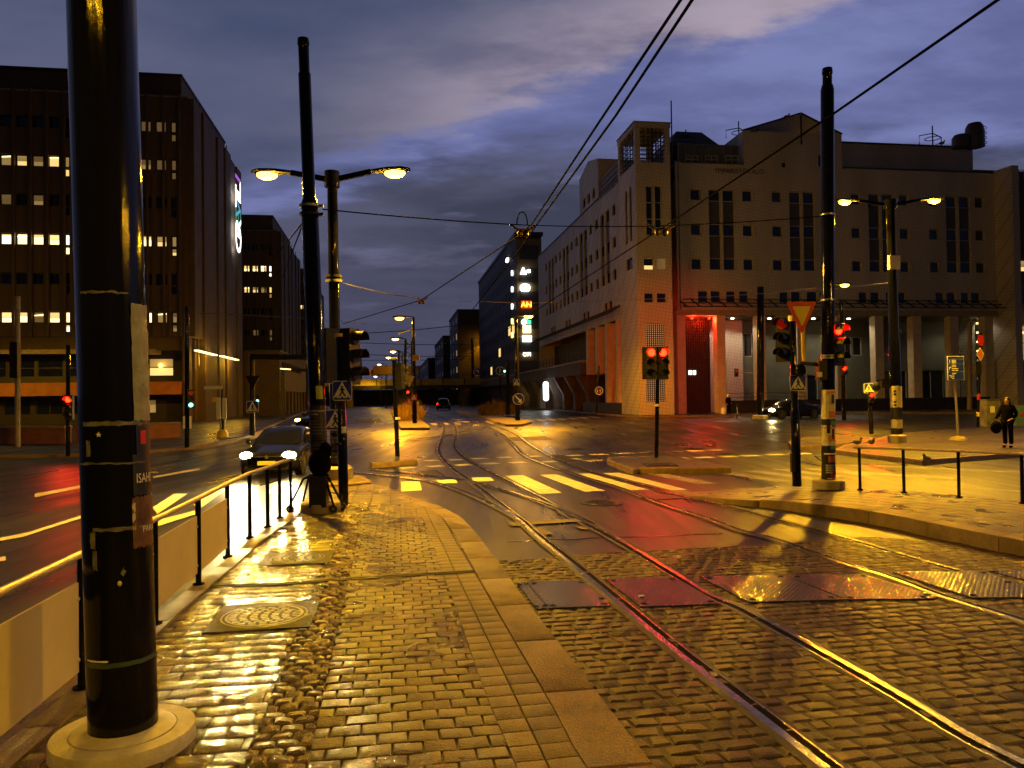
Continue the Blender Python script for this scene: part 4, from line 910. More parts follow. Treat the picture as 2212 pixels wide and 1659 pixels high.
r = pxrect(fS, 2172, 2208, 786, 803); m = MB(); fbox(m, FN, *r, -.18, -.02); sg = m.build('lobby_sign', LIT[1], nb)
m = MB(); c = ((r[0] + r[1]) / 2, (r[2] + r[3]) / 2)
for s in (-1, 1): m.tube([FN(c[0] + s * (.1 + .28 + .28 * math.cos(t)), c[1] + .16 * math.sin(t), -.2) for t in [x * .45 for x in range(15)]], .03)
m.bar(FN(c[0] - .1, c[1] - .15, -.2), FN(c[0], c[1] + .16, -.2), .05, .05); m.bar(FN(c[0], c[1] + .16, -.2), FN(c[0] + .1, c[1] - .15, -.2), .05, .05); m.build('emblem', signk, sg)
m = MB(); fbox(m, FN, an0, an1, zg, zn - .1, .3, 20); m.build('body', wallL2, nb); part(nb, 'roof', roofm, (an0, an1, zn, zn + 1.8, 3, 20), fm=FN)
part(nb, 'balcony_rail', steel, *[(an0 + .5 + k * .5, an0 + .55 + k * .5, zn, zn + 1.0, .2, .25) for k in range(20)], (an0 + .4, an1, zn + 1.0, zn + 1.05, .2, .25), fm=FN)
p = st(S0 - .5, A(2168), fS(2164, 700)[1]); m = MB(); m.ell(p, (.2, .2, .13), 10); lo = m.build('wall_lamp', warmw, nb); light('POINT', p + V((0, -.4, -.3)), 90, (1, .8, .42), .12, parent=lo)
# glazed stair of the passage between the two
stw = thing('glazed_stair', 'lit glass stair slot between the pale office and its brown neighbour', 'stair', st(S0 + 1, A(2125)))
r = pxrect(lambda x, y: onS(x, y, S0 + 1), 2113, 2127, 690, 850); FST = FS(1.0)
m = MB(); fbox(m, FST, *r, .2, .3); m.build('glazing', glassd, stw)
for k in range(8):
    m = MB(); z = r[2] + (r[3] - r[2]) * (k + .5) / 8; fbox(m, FST, r[0], r[1], z, z + .16, .05, .19); m.build('lit_step', LIT[0] if k > 3 else LIT[2], stw)

# ---------------------------------------------------------------- raised walkway with sloped piers
sv1 = 205; F2v = lambda a, z, d: st(a, TS2 - .3 + d, z); zv0, zv1 = f2(1261, 809)[1], f2(1261, 778)[1]
via = thing('raised_walkway', 'stained concrete raised deck on sloped piers beside the pale office', 'walkway', st(sV, TS2))
part(via, 'deck', concd, (sV, sv1, zv0, zv1 - .25, 0, 2.6), fm=F2v); part(via, 'deck_edge', conc, (sV - .1, sv1, zv1 - .25, zv1, -.15, 2.6), fm=F2v)
m = MB()
for k in range(36): c = sV + .2 + k * 2.0; fbox(m, F2v, c, c + .05, zv1, zv1 + 1.0, .05, .1)
for z in (.5, 1.0): fbox(m, F2v, sV, sV + 72, zv1 + z, zv1 + z + .04, .05, .1)
m.build('guard_rail', darkm, via)
pp = 6.2
for k in range(11):
    c = sV + 1.2 + k * pp; m = MB()
    pr = [(-.25, zv0), (2.4, zv0), (2.4, .1), (1.05, .1), (1.05, zv0 - 2.3)]
    m.add([F2v(c, z, d) for d, z in pr] + [F2v(c + 1.1, z, d) for d, z in pr], [(0, 1, 2, 3, 4), (9, 8, 7, 6, 5)] + [(i, (i + 1) % 5, 5 + (i + 1) % 5, 5 + i) for i in range(5)]); m.build('pier', concd, via)
shop = thing('shop_row', 'row of dim shop fronts under the raised concrete walkway', 'shop row', st(sV, TS2 + 2.4)); F3 = lambda a, z, d: st(a, TS2 + 2.2 + d, z)
sr = []
for k in range(11):
    c = sV + 2.6 + k * pp; sr.append((c + .2, c + 4.2, 1.0, 3.6))
facade(shop, F3, sV, sv1, .1, zv0 + .05, sr, orangew, depth=.3)
for k, r in enumerate(sr): window(shop, F3, r, frameD, (LIT[1], LIT[2], LIT[2], LIT[1], LIT[1], LIT[2], LIT[1], LIT[2], LIT[1], LIT[2], LIT[2])[k], nx=3, nz=2, depth=.3, name='shop_window')
for k in (3, 4, 5, 6, 7, 8):
    p = F2v(sV + 1.8 + k * pp, 3.3, .8); m = MB(); m.cyl(p, p + V((0, 0, .5)), .09, n=8); o = m.build('bracket_lamp', LIT[0], shop); light('POINT', p + V((-.35, -.2, 0)), 420, SOD, .1, parent=o)
p = F2v(sV + 18.5, 2.6, -.4); root = thing('projecting_sign', 'white lit pill shaped sign hanging under the walkway', 'sign', p); m = MB()
m.ext([(.38 * math.cos(t), .9 + (.95 if math.sin(t) > 0 else -.95) + .38 * math.sin(t)) for t in [x * math.pi / 8 for x in range(16)]], -.09, .09, o=tuple(p - V((0, 0, .9)))); m.build('light_box', emat('cool_sign_light', (.95, .97, 1), 5), root)
p = GT(1190, 866); root = thing('utility_cabinet', 'pale cabinet covered in stickers between the walkway piers', 'cabinet', p)
m = MB(); m.box(p + V((0, 0, .65)), (1.5, .6, 1.3)); m.build('body', papr, root); m = MB(); m.box(p + V((.2, -.32, .7)), (.5, .03, .6)); m.build('sticker', signo, root)

# ---------------------------------------------------------------- brown office blocks on the left
SL = 69.0; AL_ = lambda x, y=600: onS(x, y, SL)[0]; fL = lambda x, y: onS(x, y, SL); TL = AL_(407)
lrow = [fL(200, y)[1] for y in (267, 350.5, 434, 518.5, 602.5, 685.5)]; lh = (fL(200, 421)[1] - fL(200, 446)[1]) / 2
ztL = fL(340, 209)[1]; zaL = onS(340, 163, SL + 2.5)[1]
offx = [AL_(x) - TL for x in (349, 316, 282, 249)]; nar = AL_(376) - TL; bay = AL_(249) - AL_(349 - 33.5 * 7 + 100) if False else (AL_(116) - AL_(349))
def brown_block(root, s0, nb_, litf, depth, low=True):
    fm = lambda a, z, d: st(s0 + d, TL + a, z); R_ = []; 
    for b_ in range(nb_):
        for ri, z in enumerate(lrow):
            for o in offx: R_.append((o + b_ * bay - .45, o + b_ * bay + .45, z - lh, z + lh, b_, ri, 0, o))
            o = nar + b_ * bay; R_.append((o - .24, o + .24, z - lh, z + lh, b_, ri, 1, o)); R_.append((o - .24, o + .24, z - lh * 2.6, z - lh * 1.15, b_, ri, 2, o))
    aW = bay * nb_ - .6
    zlow = lrow[5] - lh * 3.3
    facade(root, fm, aW, 0, zlow, ztL, R_, wallL)
    for r in R_:
        k = litf(r); window(root, fm, r, frameD, glassd if k is None else LIT[k], depth=.24, fw=.09, blind=((.45, .93, LIT[min(3, k + 1)]) if (k is not None and r[6] == 0 and (r[5] * 7 + int(r[7] * 3)) % 3 == 0) else None))
    m = MB(); n = int(-aW / 1.32)
    for k in range(n + 1):
        c = -.62 - k * 1.305; fbox(m, fm, c - .09, c + .09, zlow, ztL + .25, -.22, -.003)
    m.build('wall_rib', wallL, root)
    part(root, 'coping', conc, (aW, .15, ztL, ztL + .12, -.1, .4), fm=fm)
    part(root, 'attic', wallL2, (aW, -1.1, ztL - .4, zaL, 2.5, depth - 2.5), fm=fm); part(root, 'attic_edge', roofm, (aW, -1.0, zaL, zaL + .15, 2.3, depth - 2.4), fm=fm)
    part(root, 'body', wallL2, (aW, -.04, zlow, ztL - .2, .5, depth), fm=fm); part(root, 'lower_body', wallL2, (aW, -.04, -.3, zlow - .02, 2.2 if low else .5, depth), fm=fm)
    m = MB()
    for k in range(int(depth / 3.1)):
        c = .1 + k * 3.1; st_ = .5 + .12 * math.sin(k * 2.1); fbox(m, fm, -.04, st_, .1 if k else zlow, ztL - .15 * k * .3, c, c + 2.55)
    m.build('side_pilaster', wallL2, root)
    m = MB()
    for k in range(1, int(depth / 3.1), 2): m.tube([fm(.12, 5, k * 3.1 - .25), fm(.12, ztL + .9, k * 3.1 - .25)], .06)
    m.build('downpipe', steel, root)
    return fm, aW, zlow
left = thing('brown_office_block', 'nearest brown ribbed office block with rows of lit square windows', 'office building', st(SL, TL))
def lit1(r):
    b_, ri, kind, o = r[4:8]; h = (int(o * 10) * 7 + b_ * 13 + ri * 5) % 10
    if ri == 3: return 0 if h < 8 else 1
    if ri == 5: return 0 if h < 7 else 2
    if ri == 1: return (2, 1, 2, 3, 2)[h % 5]
    if ri == 0: return 3 if b_ == 0 else None
    if ri == 2: return (3, None, 2, None, 3)[h % 5] if b_ else None
    return None
fmL, aWL, zlow = brown_block(left, SL, 3, lit1, 23)
# low floors: canopy line, glazing, brick band, dark ground floor
zk = [fL(200, y)[1] for y in (757, 766, 826, 854, 915)]
aC = AL_(393, 830) - TL
part(left, 'canopy_edge', conc, (aWL, AL_(345) - TL, zk[1], zk[0], -1.4, .3), fm=fmL)
part(left, 'soffit', wallL2, (aWL, -.04, zk[0] + .02, zlow, .3, .5), fm=fmL)
g1 = []; a = aWL + .6
while a < AL_(352) - TL - 1.2: g1.append((a, a + 2.0, zk[2] + .5, zk[1] - .3)); a += 2.2
facade(left, lambda a, z, d: fmL(a, z, d + .8), aWL, aC, zk[2], zk[0], g1, darkw, name='upper_glazing_wall')
for i, r in enumerate(g1): window(left, lambda a, z, d: fmL(a, z, d + .8), r, frameD, LIT[1] if i == len(g1) - 1 else glassd, nz=2, depth=.1, name='glazing_unit')
part(left, 'brick_band', orangew, (aWL, aC, zk[3], zk[2], -.25, .85), fm=fmL)
g2 = []; a = aWL + .9
while a < aC - 2.6: g2.append((a, a + 2.1, .9, zk[3] - .4)); a += 2.5
facade(left, lambda a, z, d: fmL(a, z, d + 1.4), aWL, aC, -.3, zk[3], g2, darkw, name='ground_floor_wall')
for i, r in enumerate(g2): window(left, lambda a, z, d: fmL(a, z, d + 1.4), r, frameD, LIT[2] if i == len(g2) - 1 else glassd, nx=2, depth=.15, name='ground_window')
part(left, 'corner_pier', wallL2, (aC + .05, -.0, -.3, zlow, .0, 1.0), fm=fmL)
p = fmL(AL_(343, 800) - TL, fL(331, 789)[1], .55); m = MB(); m.ell(p, (.18, .18, .2), 10); m.build('window_lamp', sodl, left)
# lit soffit strips round the corner
for x0, x1, y0, y1 in ((424, 466, 757, 768), (478, 513, 769, 775)):
    s0_, z0_ = onT(x0, y0, TL + .8); s1_, z1_ = onT(x1, y1, TL + .8); m = MB(); m.bar(st(s0_, TL + .8, z0_), st(s1_, TL + .8, z0_), .35, .12); m.build('soffit_light', LIT[0], left)
    light('POINT', st((s0_ + s1_) / 2, TL + 1.6, z0_ - .5), 260, SOD, .2, parent=left)
for k, (x, kind) in enumerate(((484, 0), (541, 1))):
    pass
# planter wall along the pavement
pw = [(-260, 965), (40, 965), (148, 965), (168, 964), (290, 962), (385, 950)]
for i0, i1, lab in ((0, 2, 'low brown brick wall before the left office block, left of the red signal'), (3, 5, 'low brown brick wall before the left office block, right of the big pole')):
    a, b = GT(*pw[i0]), GT(*pw[i1]); a.z = b.z = -.4; root = thing('low_wall', lab, 'wall', a, 0, 'low walls before the left office block'); m = MB()
    m.bar(a + V((0, 0, .55)), b + V((0, 0, .55)), .4, 1.2); m.build('brickwork', orangew, root); m = MB(); m.bar(a + V((0, 0, 1.19)), b + V((0, 0, 1.19)), .5, .08); m.build('coping', conc, root)
# second and third blocks down the street
def lit2(r):
    b_, ri, kind, o = r[4:8]
    if b_: return None
    if ri == 1: return 0
    if ri == 2: return (1, 2, 0, 1, 1)[int(abs(o) * 3) % 5]
    if ri == 4: return 3 if int(abs(o)) % 2 else None
    return None
blk2 = thing('brown_office_block', 'second brown office block down the left street, one full row lit', 'office building', st(122, TL)); brown_block(blk2, 122, 1, lit2, 26, False)
blk3 = thing('brown_office_block', 'third and farthest brown office block, mostly hidden behind the poles', 'office building', st(172, TL)); brown_block(blk3, 172, 1, lambda r: 1 if (r[5] == 1 and r[6] == 0 and r[7] > -3) else None, 30, False)
# low annex
anx = thing('low_annex', 'low windowless brown annex with a strip of small windows between office blocks', 'annex', st(94, TL + 4)); FA = lambda a, z, d: st(a, TL + 4.0 - d, z); fA = lambda x, y: onT(x, y, TL + 4.0)
zax = 7.6; ar = [(96 + k * 2.2, 97.7 + k * 2.2, 5.6, 6.6) for k in range(9)]
facade(anx, FA, 94, 122, 3.0, zax, ar, wallL2)
for r in ar: window(anx, FA, r, frameD, glassd, depth=.15)
part(anx, 'roof', roofm, (93.9, 122, zax, zax + .2, -.1, 8), fm=FA); part(anx, 'front_wall', wallL2, (93.8, 94, -.2, zax, .02, 8), fm=FA)
for k in range(8): part(anx, 'arcade_pier', wallL2, (95 + k * 3.6, 95.9 + k * 3.6, -.2, 3.0, .05, .8), fm=FA)
part(anx, 'arcade_back', darkw, (94, 122, -.2, 3.0, 2.5, 2.7), fm=FA)
# illuminated lettering climbing the side of the left block
sg0 = onT(499, 450, TL + .75)[0]; sgh = onT(516, 450, TL + .75)[0] - sg0; zb_, zt_ = onT(507, 522, TL + .75)[1], onT(507, 371, TL + .75)[1]
root = thing('illuminated_lettering', 'vertical illuminated lettering in white, cyan, green and purple on brown side wall', 'sign', st(sg0, TL + .75, zb_))
chars = [('O', (1, 1, 1), 5), ('R', (1, 1, 1), 4), ('E', (.1, .8, .45), .35), ('V', (.1, .6, 1), .6), ('T', (1, 1, 1), 4), ('L', (1, 1, 1), 4), ('I', (.45, .12, .9), .8)]
stp = (zt_ - zb_) / len(chars)
for i, (ch, c, e) in enumerate(chars):
    vs_, fs_ = text_geo(ch, sgh * 1.0); m = MB(); zc_2 = zb_ + stp * (i + .5); front = [st(sg0 + sgh - y, TL + .95, zc_2 + x) for x, y, z in vs_]; n = len(front)
    m.add(front, fs_)
    m.build('letter', emat('led_%s' % ''.join('%02d' % int(v * 9) for v in c), c, e), root)

# ---------------------------------------------------------------- blocks further down the street
def far_block(name, label, s0, s1, t0, t1, h, m_, win=None, side=-1):
    root = thing(name, label, 'building', st(s0, t0)); fm = lambda a, z, d: st(s0 + d, a, z); part(root, 'wall', m_, (min(t0, t1), max(t0, t1), 0, h, 0, s1 - s0), fm=fm)
    part(root, 'roof', roofm, (min(t0, t1) - .2, max(t0, t1) + .2, h, h + .5, -.2, s1 - s0), fm=fm)
    if win:
        nr_, ns, f = win
        for i in range(nr_):
            for j in range(ns):
                sc_ = s0 + (s1 - s0) * (j + .5) / ns; z = 5 + (h - 7) * i / max(1, nr_ - 1); m = MB(); q = f(i, j); pm = LIT[q] if q is not None else glassd
                fmt = lambda a, z_, d: st(a, t0 + d * side * -1, z_); fbox(m, fmt, sc_ - 1, sc_ + 1, z - .8, z + .8, -.06, -.004); m.build('window', pm, root)
    return root
tx = TS2 + .2
dark = thing('dark_office_block', 'dark office block hung with lit company signs beyond the pale building', 'office building', st(136, tx))
FD = lambda a, z, d: st(136 + d, a, z); fD = lambda x, y: onS(x, y, 136); hD = fD(1122, 508)[1]; tD = onS(1117, 700, 136)[0]; tDr = onS(1172, 700, 136)[0]
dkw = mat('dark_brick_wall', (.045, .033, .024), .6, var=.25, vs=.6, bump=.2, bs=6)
part(dark, 'wall', dkw, (tD, tDr, 0, hD, .3, 60), fm=FD); part(dark, 'lit_end_wall', mat('lit_tone_end_wall', (.26, .19, .09), .7, var=.2, vs=.4), (tD + .05, tDr, 0, hD - .6, 0, .28), fm=FD); part(dark, 'roof', roofm, (tD - .2, tDr + .3, hD, hD + .6, -.2, 60), fm=FD)  # yellowish light on the end wall is put into its paler colour
part(dark, 'stair_glazing', LIT[2], *[(onS(1122, 700, 136)[0] - 200, 0, 0, 0, 0, 0) for _ in range(0)], fm=FD) if False else None
for i in range(6):
    c = fD(1141, 545 + i * 50); part(dark, 'end_window', spand, (c[0] - 1.6, c[0] + 1.9, c[1] - 1.3, c[1] + 1.3, -.06, -.004), fm=FD)
FDs = lambda a, z, d: st(a, tD + d, z)
for i in range(7):
    for j in range(12):
        s_ = 139 + j * 4.6; z = 7 + i * 3.3; part(dark, 'side_window', LIT[1] if (i, j) in ((1, 4), (2, 0), (2, 1), (0, 7)) else dullg, (s_, s_ + 2.6, z, z + 1.7, -.05, -.004), fm=FDs)
def wsign(px, py, w, h, label, c, e, shape='box', txt=None, plane='S', base=None):
    cen = fD(px, py) if plane == 'S' else onT(px, py, tD); k = 136 / 1662.0; w *= k; h *= k
    fm = (lambda a, z, d: st(136 + d, a, z)) if plane == 'S' else (lambda a, z, d: st(a, tD + d, z))
    root = thing('illuminated_sign', label, 'sign', fm(cen[0], cen[1], -.1), 0, 'lit signs on the dark office block'); m = MB(); mm = emat('glow_' + '_'.join('%02d' % int(x * 20) for x in c) + '_%d' % int(e * 10), c, e)
    if plane == 'T': w *= 3.2
    if txt:
        vs_, fs_ = text_geo(txt, h * 1.3); m.add([fm(cen[0] + x, cen[1] - h * .45 + y, -.35) for x, y, z in vs_], fs_)
        if base: mb = MB(); fbox(mb, fm, cen[0] - w * .6, cen[0] + w * .6, cen[1] - h * .65, cen[1] + h * .65, -.28, -.03); mb.build('backing', base, root)
        m.build('letters', mm, root)
    else:
        if shape == 'pill': pts = [(w * .5 * math.copysign(abs(math.cos(t)) ** .6, math.cos(t)), h * .5 * math.copysign(abs(math.sin(t)) ** .8, math.sin(t))) for t in [x * math.pi / 10 for x in range(20)]]
        elif shape == 'tri': pts = [(-w * .5, -h * .5), (w * .5, -h * .5), (w * .12, h * .5), (-w * .12, h * .5)]
        else: pts = [(-w * .5, -h * .5), (w * .5, -h * .5), (w * .5, h * .5), (-w * .5, h * .5)]
        n = len(pts); m.add([fm(cen[0] + x, cen[1] + z, -.35) for x, z in pts] + [fm(cen[0] + x, cen[1] + z, -.03) for x, z in pts], [tuple(range(n)), tuple(range(2 * n - 1, n - 1, -1))] + [(i, (i + 1) % n, n + (i + 1) % n, n + i) for i in range(n)]); m.build('light_box', mm, root)
WH = (1, .98, .9)
wsign(1130, 586, 14, 14, 'white triangular lit sign, topmost on the end wall of the dark block', WH, 6, 'tri'); wsign(1141.5, 586, 8, 7, 'small white lit sign right of the triangular one', WH, 6, 'pill')
wsign(1134, 622, 21, 16, 'rounded white glowing sign with a bright halo, second from the top', WH, 8, 'pill'); wsign(1136.5, 658, 19, 13, 'red and yellow glowing letters below the rounded white sign', (1, .55, .03), 5, txt='AN', base=emat('red_glow', (1, .03, .01), .7))
wsign(1131, 695, 10, 12, 'round white sign left of a small green one', WH, 6, 'pill'); wsign(1142, 696, 9, 8, 'small green lit sign beside a round white one', (.05, .8, .4), 2)
wsign(1134.5, 711, 11, 17, 'pale yellow lit panel with a narrower panel at its right', (1, .85, .35), 3); wsign(1144, 711, 5, 17, 'narrow pale yellow lit panel at the right of a wider one', (1, .85, .35), 3)
wsign(1138, 732, 20, 13, 'white lit panel above the white letters, low on the end wall', WH, 5); wsign(1137.5, 765.5, 19, 9, 'white glowing letters, lowest sign on the end wall', WH, 6, txt='OPI')
wsign(1098, 562, 6, 8, 'long white lit band under the roof edge of the dark side wall', WH, 7, plane='T')
for y, lab, c in ((590, 'white sign on the dark side wall, highest of its column', WH), (625, 'white and red sign on the dark side wall, second of its column', WH), (662, 'white sign on the dark side wall, third of its column', WH), (694, 'yellow green sign on the dark side wall, fourth of its column', (.85, 1, .2)), (724, 'yellow sign on the dark side wall, lowest of its column', (1, .85, .15))):
    wsign(1108.5, y, 1.6, 12, lab, c, 4, 'pill', plane='T')
for i, y in enumerate((735, 741, 747, 755, 762, 770)):
    pass
far_block('far_building', 'reddish far building left of the dark block with a lit stair column', 205, 235, onT(1030, 700, 0)[0] * 0 + onS(990, 750, 205)[0], onS(1042, 750, 205)[0] + 12, onS(1000, 672, 205)[1], dkw, (5, 3, lambda i, j: 2 if j == 0 and i < 4 else None))
far_block('far_building', 'grey far building behind the reddish one, its roof stepping up', 250, 300, onS(958, 760, 250)[0], onS(1000, 760, 250)[0] + 20, onS(975, 728, 250)[1], wallL2, (4, 4, lambda i, j: None))
far_block('far_building', 'low dark far building at the end of the right row', 320, 420, onS(925, 780, 320)[0], onS(960, 780, 320)[0] + 30, onS(935, 775, 320)[1], dkw, (3, 6, lambda i, j: 3 if (i + j) % 4 == 0 else None))
far_block('far_building', 'lowest and farthest roofs closing the street on the right', 450, 600, onS(905, 800, 450)[0], onS(925, 800, 450)[0] + 40, onS(910, 792, 450)[1], dkw)
far_block('far_building', 'dark far building on the left beyond the third brown block', 215, 330, onS(748, 800, 215)[0], onS(700, 800, 215)[0] - 25, onS(735, 722, 215)[1], dkw, (4, 7, lambda i, j: None), side=1)
# rail bridge
SB = 185.0; fB = lambda x, y: onS(x, y, SB); FB = lambda a, z, d: st(SB + d, a, z); b0, b1 = fB(690, 830)[0], fB(1120, 830)[0]
bridge = thing('rail_bridge', 'low rail bridge with ochre lit girder spanning the street', 'bridge', st(SB, 0)); z0, z1 = fB(860, 839)[1], fB(860, 819)[1]
ochre = mat('ochre_girder', (.42, .33, .15), .6, var=.3, vs=.4, bump=.2, bs=4)
part(bridge, 'girder', ochre, (b0, b1, z0 + .7, z1, 0, .6), fm=FB); part(bridge, 'lower_beam', darkm, (b0, b1, z0 - .1, z0 + .68, .2, 9), fm=FB)
for k in range(9): c = b0 + (b1 - b0) * (k + .5) / 9; part(bridge, 'stiffener', darkm, (c - .12, c + .12, z0 + .7, z1, -.1, -.005), fm=FB)
for x in (755, 880, 1000): c = fB(x, 850)[0]; part(bridge, 'pier', concd, (c - .6, c + .6, 0, z0 - .1, 1, 8), fm=FB)
m = MB()
for k in range(40): c = b0 + (b1 - b0) * k / 39; fbox(m, FB, c - .04, c + .04, z1, z1 + 1.1, .1, .18)
fbox(m, FB, b0, b1, z1 + 1.1, z1 + 1.18, .1, .18); m.build('parapet_rail', darkm, bridge)
part(bridge, 'abutment_back', dkw, (b0, b1, 0, z0, 26, 27), fm=FB)
# ================================================================== STREET FURNITURE
def axis_pole(m, b, t, segs, n=20, mi=0):
    """tapered tube on the line b->t; segs = [(fraction, radius), ...]"""
    b, t = V(b), V(t); vs, fs = [], []; ax = t - b
    for f, r in segs: vs += m.ring(b + ax * f, ax, r, n)
    for i in range(len(segs) - 1):
        for k in range(n): fs.append((i * n + k, i * n + (k + 1) % n, (i + 1) * n + (k + 1) % n, (i + 1) * n + k))
    fs += [tuple(range(n - 1, -1, -1)), tuple(range((len(segs) - 1) * n, len(segs) * n))]
    return m.add(vs, fs, mi)
def wrapper(b, t, r):
    b, t = V(b), V(t); L = (t - b).length; ph = math.atan2(-b.x, b.y)      # x = 0 faces the stop
    def f(x, z, off=.0):
        a = -math.pi / 2 + ph + x / r; p = b + (t - b) * (z / L); return p + V((math.cos(a), math.sin(a), 0)) * (r + off)
    return f
def wrap_patch(root, f, x0, x1, z0, z1, m_, name='poster', off=.003, ragged=0.0, nz=6, crumple=0.0):
    m = MB(); n = 14; rows_ = []
    for j in range(nz + 1):
        z = z0 + (z1 - z0) * j / nz; row = []
        for i in range(n + 1):
            x = x0 + (x1 - x0) * i / n; e = random.uniform(-1, 1) * ragged
            row.append(f(x, z + (e if j in (0, nz) else 0), off + random.uniform(0, 1) * crumple))
        rows_.append(row)
    m.add([p for r_ in rows_ for p in r_], [(j * (n + 1) + i, j * (n + 1) + i + 1, (j + 1) * (n + 1) + i + 1, (j + 1) * (n + 1) + i) for j in range(nz) for i in range(n)])
    return m.build(name, m_, root, ang=60)
def wrap_text(root, f, txt, size, x, z, m_, off=.006, name='lettering', sx=1.0):
    vs_, fs_ = text_geo(txt, size); m = MB(); m.add([f(x + a * sx, z + b_, off) for a, b_, _ in vs_], fs_); return m.build(name, m_, root)
def flat(m, c, polys, y, thick=.003):
    for p in polys: m.ext(p, c.y + y - thick, c.y + y, o=(c.x, 0, c.z))
def circ(r, n=18, cx=0, cz=0, sz=1): return [(cx + r * math.cos(2 * math.pi * k / n), cz + sz * r * math.sin(2 * math.pi * k / n)) for k in range(n)]
def rrect(w, h, r=.12):
    o = []; r *= min(w, h)
    for cx, cz, a in ((w / 2 - r, h / 2 - r, 0), (-w / 2 + r, h / 2 - r, 90), (-w / 2 + r, -h / 2 + r, 180), (w / 2 - r, -h / 2 + r, 270)):
        o += [(cx + r * math.cos(R(a + k * 30)), cz + r * math.sin(R(a + k * 30))) for k in range(4)]
    return o
def S_(polys, k): return [[(x * k, z * k) for x, z in p] for p in polys]
WALK = [circ(.055, 12, .0, .20), [(-.055, .14), (.06, .14), (.075, -.06), (-.04, -.06)], [(-.04, -.04), (.07, -.05), (.20, -.29), (.12, -.29), (.02, -.11), (-.11, -.29), (-.19, -.29), (-.05, -.08)], [(-.05, .14), (-.02, .12), (-.10, -.03), (-.13, -.01)], [(.05, .14), (.03, .10), (.12, .0), (.15, .03)]]
STR = [[(-.38, -.36), (-.28, -.36), (-.24, -.30), (-.33, -.30)], [(-.06, -.36), (.06, -.36), (.05, -.30), (-.05, -.30)], [(.28, -.36), (.38, -.36), (.33, -.30), (.24, -.30)]]
TRI = [[(0, .46), (-.46, -.37), (.46, -.37)]]
ARW = [[(-.30, .26), (-.24, .32), (.14, -.06), (.25, .05), (.28, -.30), (-.07, -.27), (.05, -.15)]]
def panel(root, c, layers, name='sign_plate'):
    """layers = [(part name, material, polys, y)]; the first is the plate, the rest are its children"""
    first = None
    for nm, mm, polys, y in layers:
        m = MB(); flat(m, c, polys, y, .012 if first is None else .003); o = m.build(nm, mm, first if first else root)
        first = first or o
    return first
def ped_plate(root, c, s):
    return panel(root, c, [('sign_plate', signw, [rrect(s, s)], 0), ('blue_field', signb, [rrect(s * .93, s * .93)], -.013), ('triangle', signw, S_(TRI, s), -.017), ('walker', signk, S_(WALK + STR, s), -.021)])
def lens_lamp(root, c, r, m_, visor=True, name='lens', housing=None):
    m = MB(); m.ext(circ(r, 18), c.y - .02, c.y, o=(c.x, 0, c.z)); l = m.build(name, m_, housing or root)
    if visor:
        m = MB(); n = 12; vs, fs = [], []
        for k in range(n + 1):
            a = R(-20 + 220 * k / n)
            for y, rr in ((0, 1.12), (-1.7, 1.12), (-1.7, 1.2), (0, 1.2)):
                yy = y * r * (1.0 if 60 < -20 + 220 * k / n < 120 else .8 if y else 1); vs.append((c.x + rr * r * math.cos(a), c.y + yy, c.z + rr * r * math.sin(a)))
        for k in range(n):
            for j in range(4): fs.append((k * 4 + j, (k + 1) * 4 + j, (k + 1) * 4 + (j + 1) % 4, k * 4 + (j + 1) % 4))
        m.add(vs, fs); m.build('visor', darkm, housing or root)
    return l
def signal_head(root, c, lit, k=1.0, rz=0.0, side=None):
    """three aspect head, c = its centre; lit = lens materials from the top; side='R'/'L' for one seen from the side"""
    h = .30 * k; n = len(lit); hb = MB(); hb.box((0, .11 * k, 0), (.30 * k, .20 * k, h * n + .04)); hb.xform(c, rz)
    ho = hb.build('signal_head', darkm, root)
    for i, mm in enumerate(lit):
        z = (n - 1) * h / 2 - i * h
        m = MB(); m.ext(circ(.105 * k, 16), -.012, .012, o=(0, 0, z)); m.xform(c, rz); m.build('lens', mm, ho)
        m = MB(); nn = 10; vs, fs = [], []
        for q in range(nn + 1):
            a = R(-10 + 200 * q / nn)
            for y, rr in ((0, .118), (-.20, .118), (-.20, .126), (0, .126)): vs.append((rr * k * math.cos(a), y * k, z + rr * k * math.sin(a)))
        for q in range(nn):
            for j in range(4): fs.append((q * 4 + j, (q + 1) * 4 + j, (q + 1) * 4 + (j + 1) % 4, q * 4 + (j + 1) % 4))
        m.add(vs, fs); m.xform(c, rz); m.build('visor', darkm, ho)
        if mm is redl:
            d = V((0, -.16 * k, z)); cr, sr = math.cos(rz), math.sin(rz)
            light('SPOT', V(c) + V((d.x * cr - d.y * sr, d.x * sr + d.y * cr, d.z)), REDP, (1, .045, .012), .08, aim=(math.sin(rz), -math.cos(rz), -.22), size=125, blend=.7, name='red_spot', parent=ho)
    return ho
REDP = 110
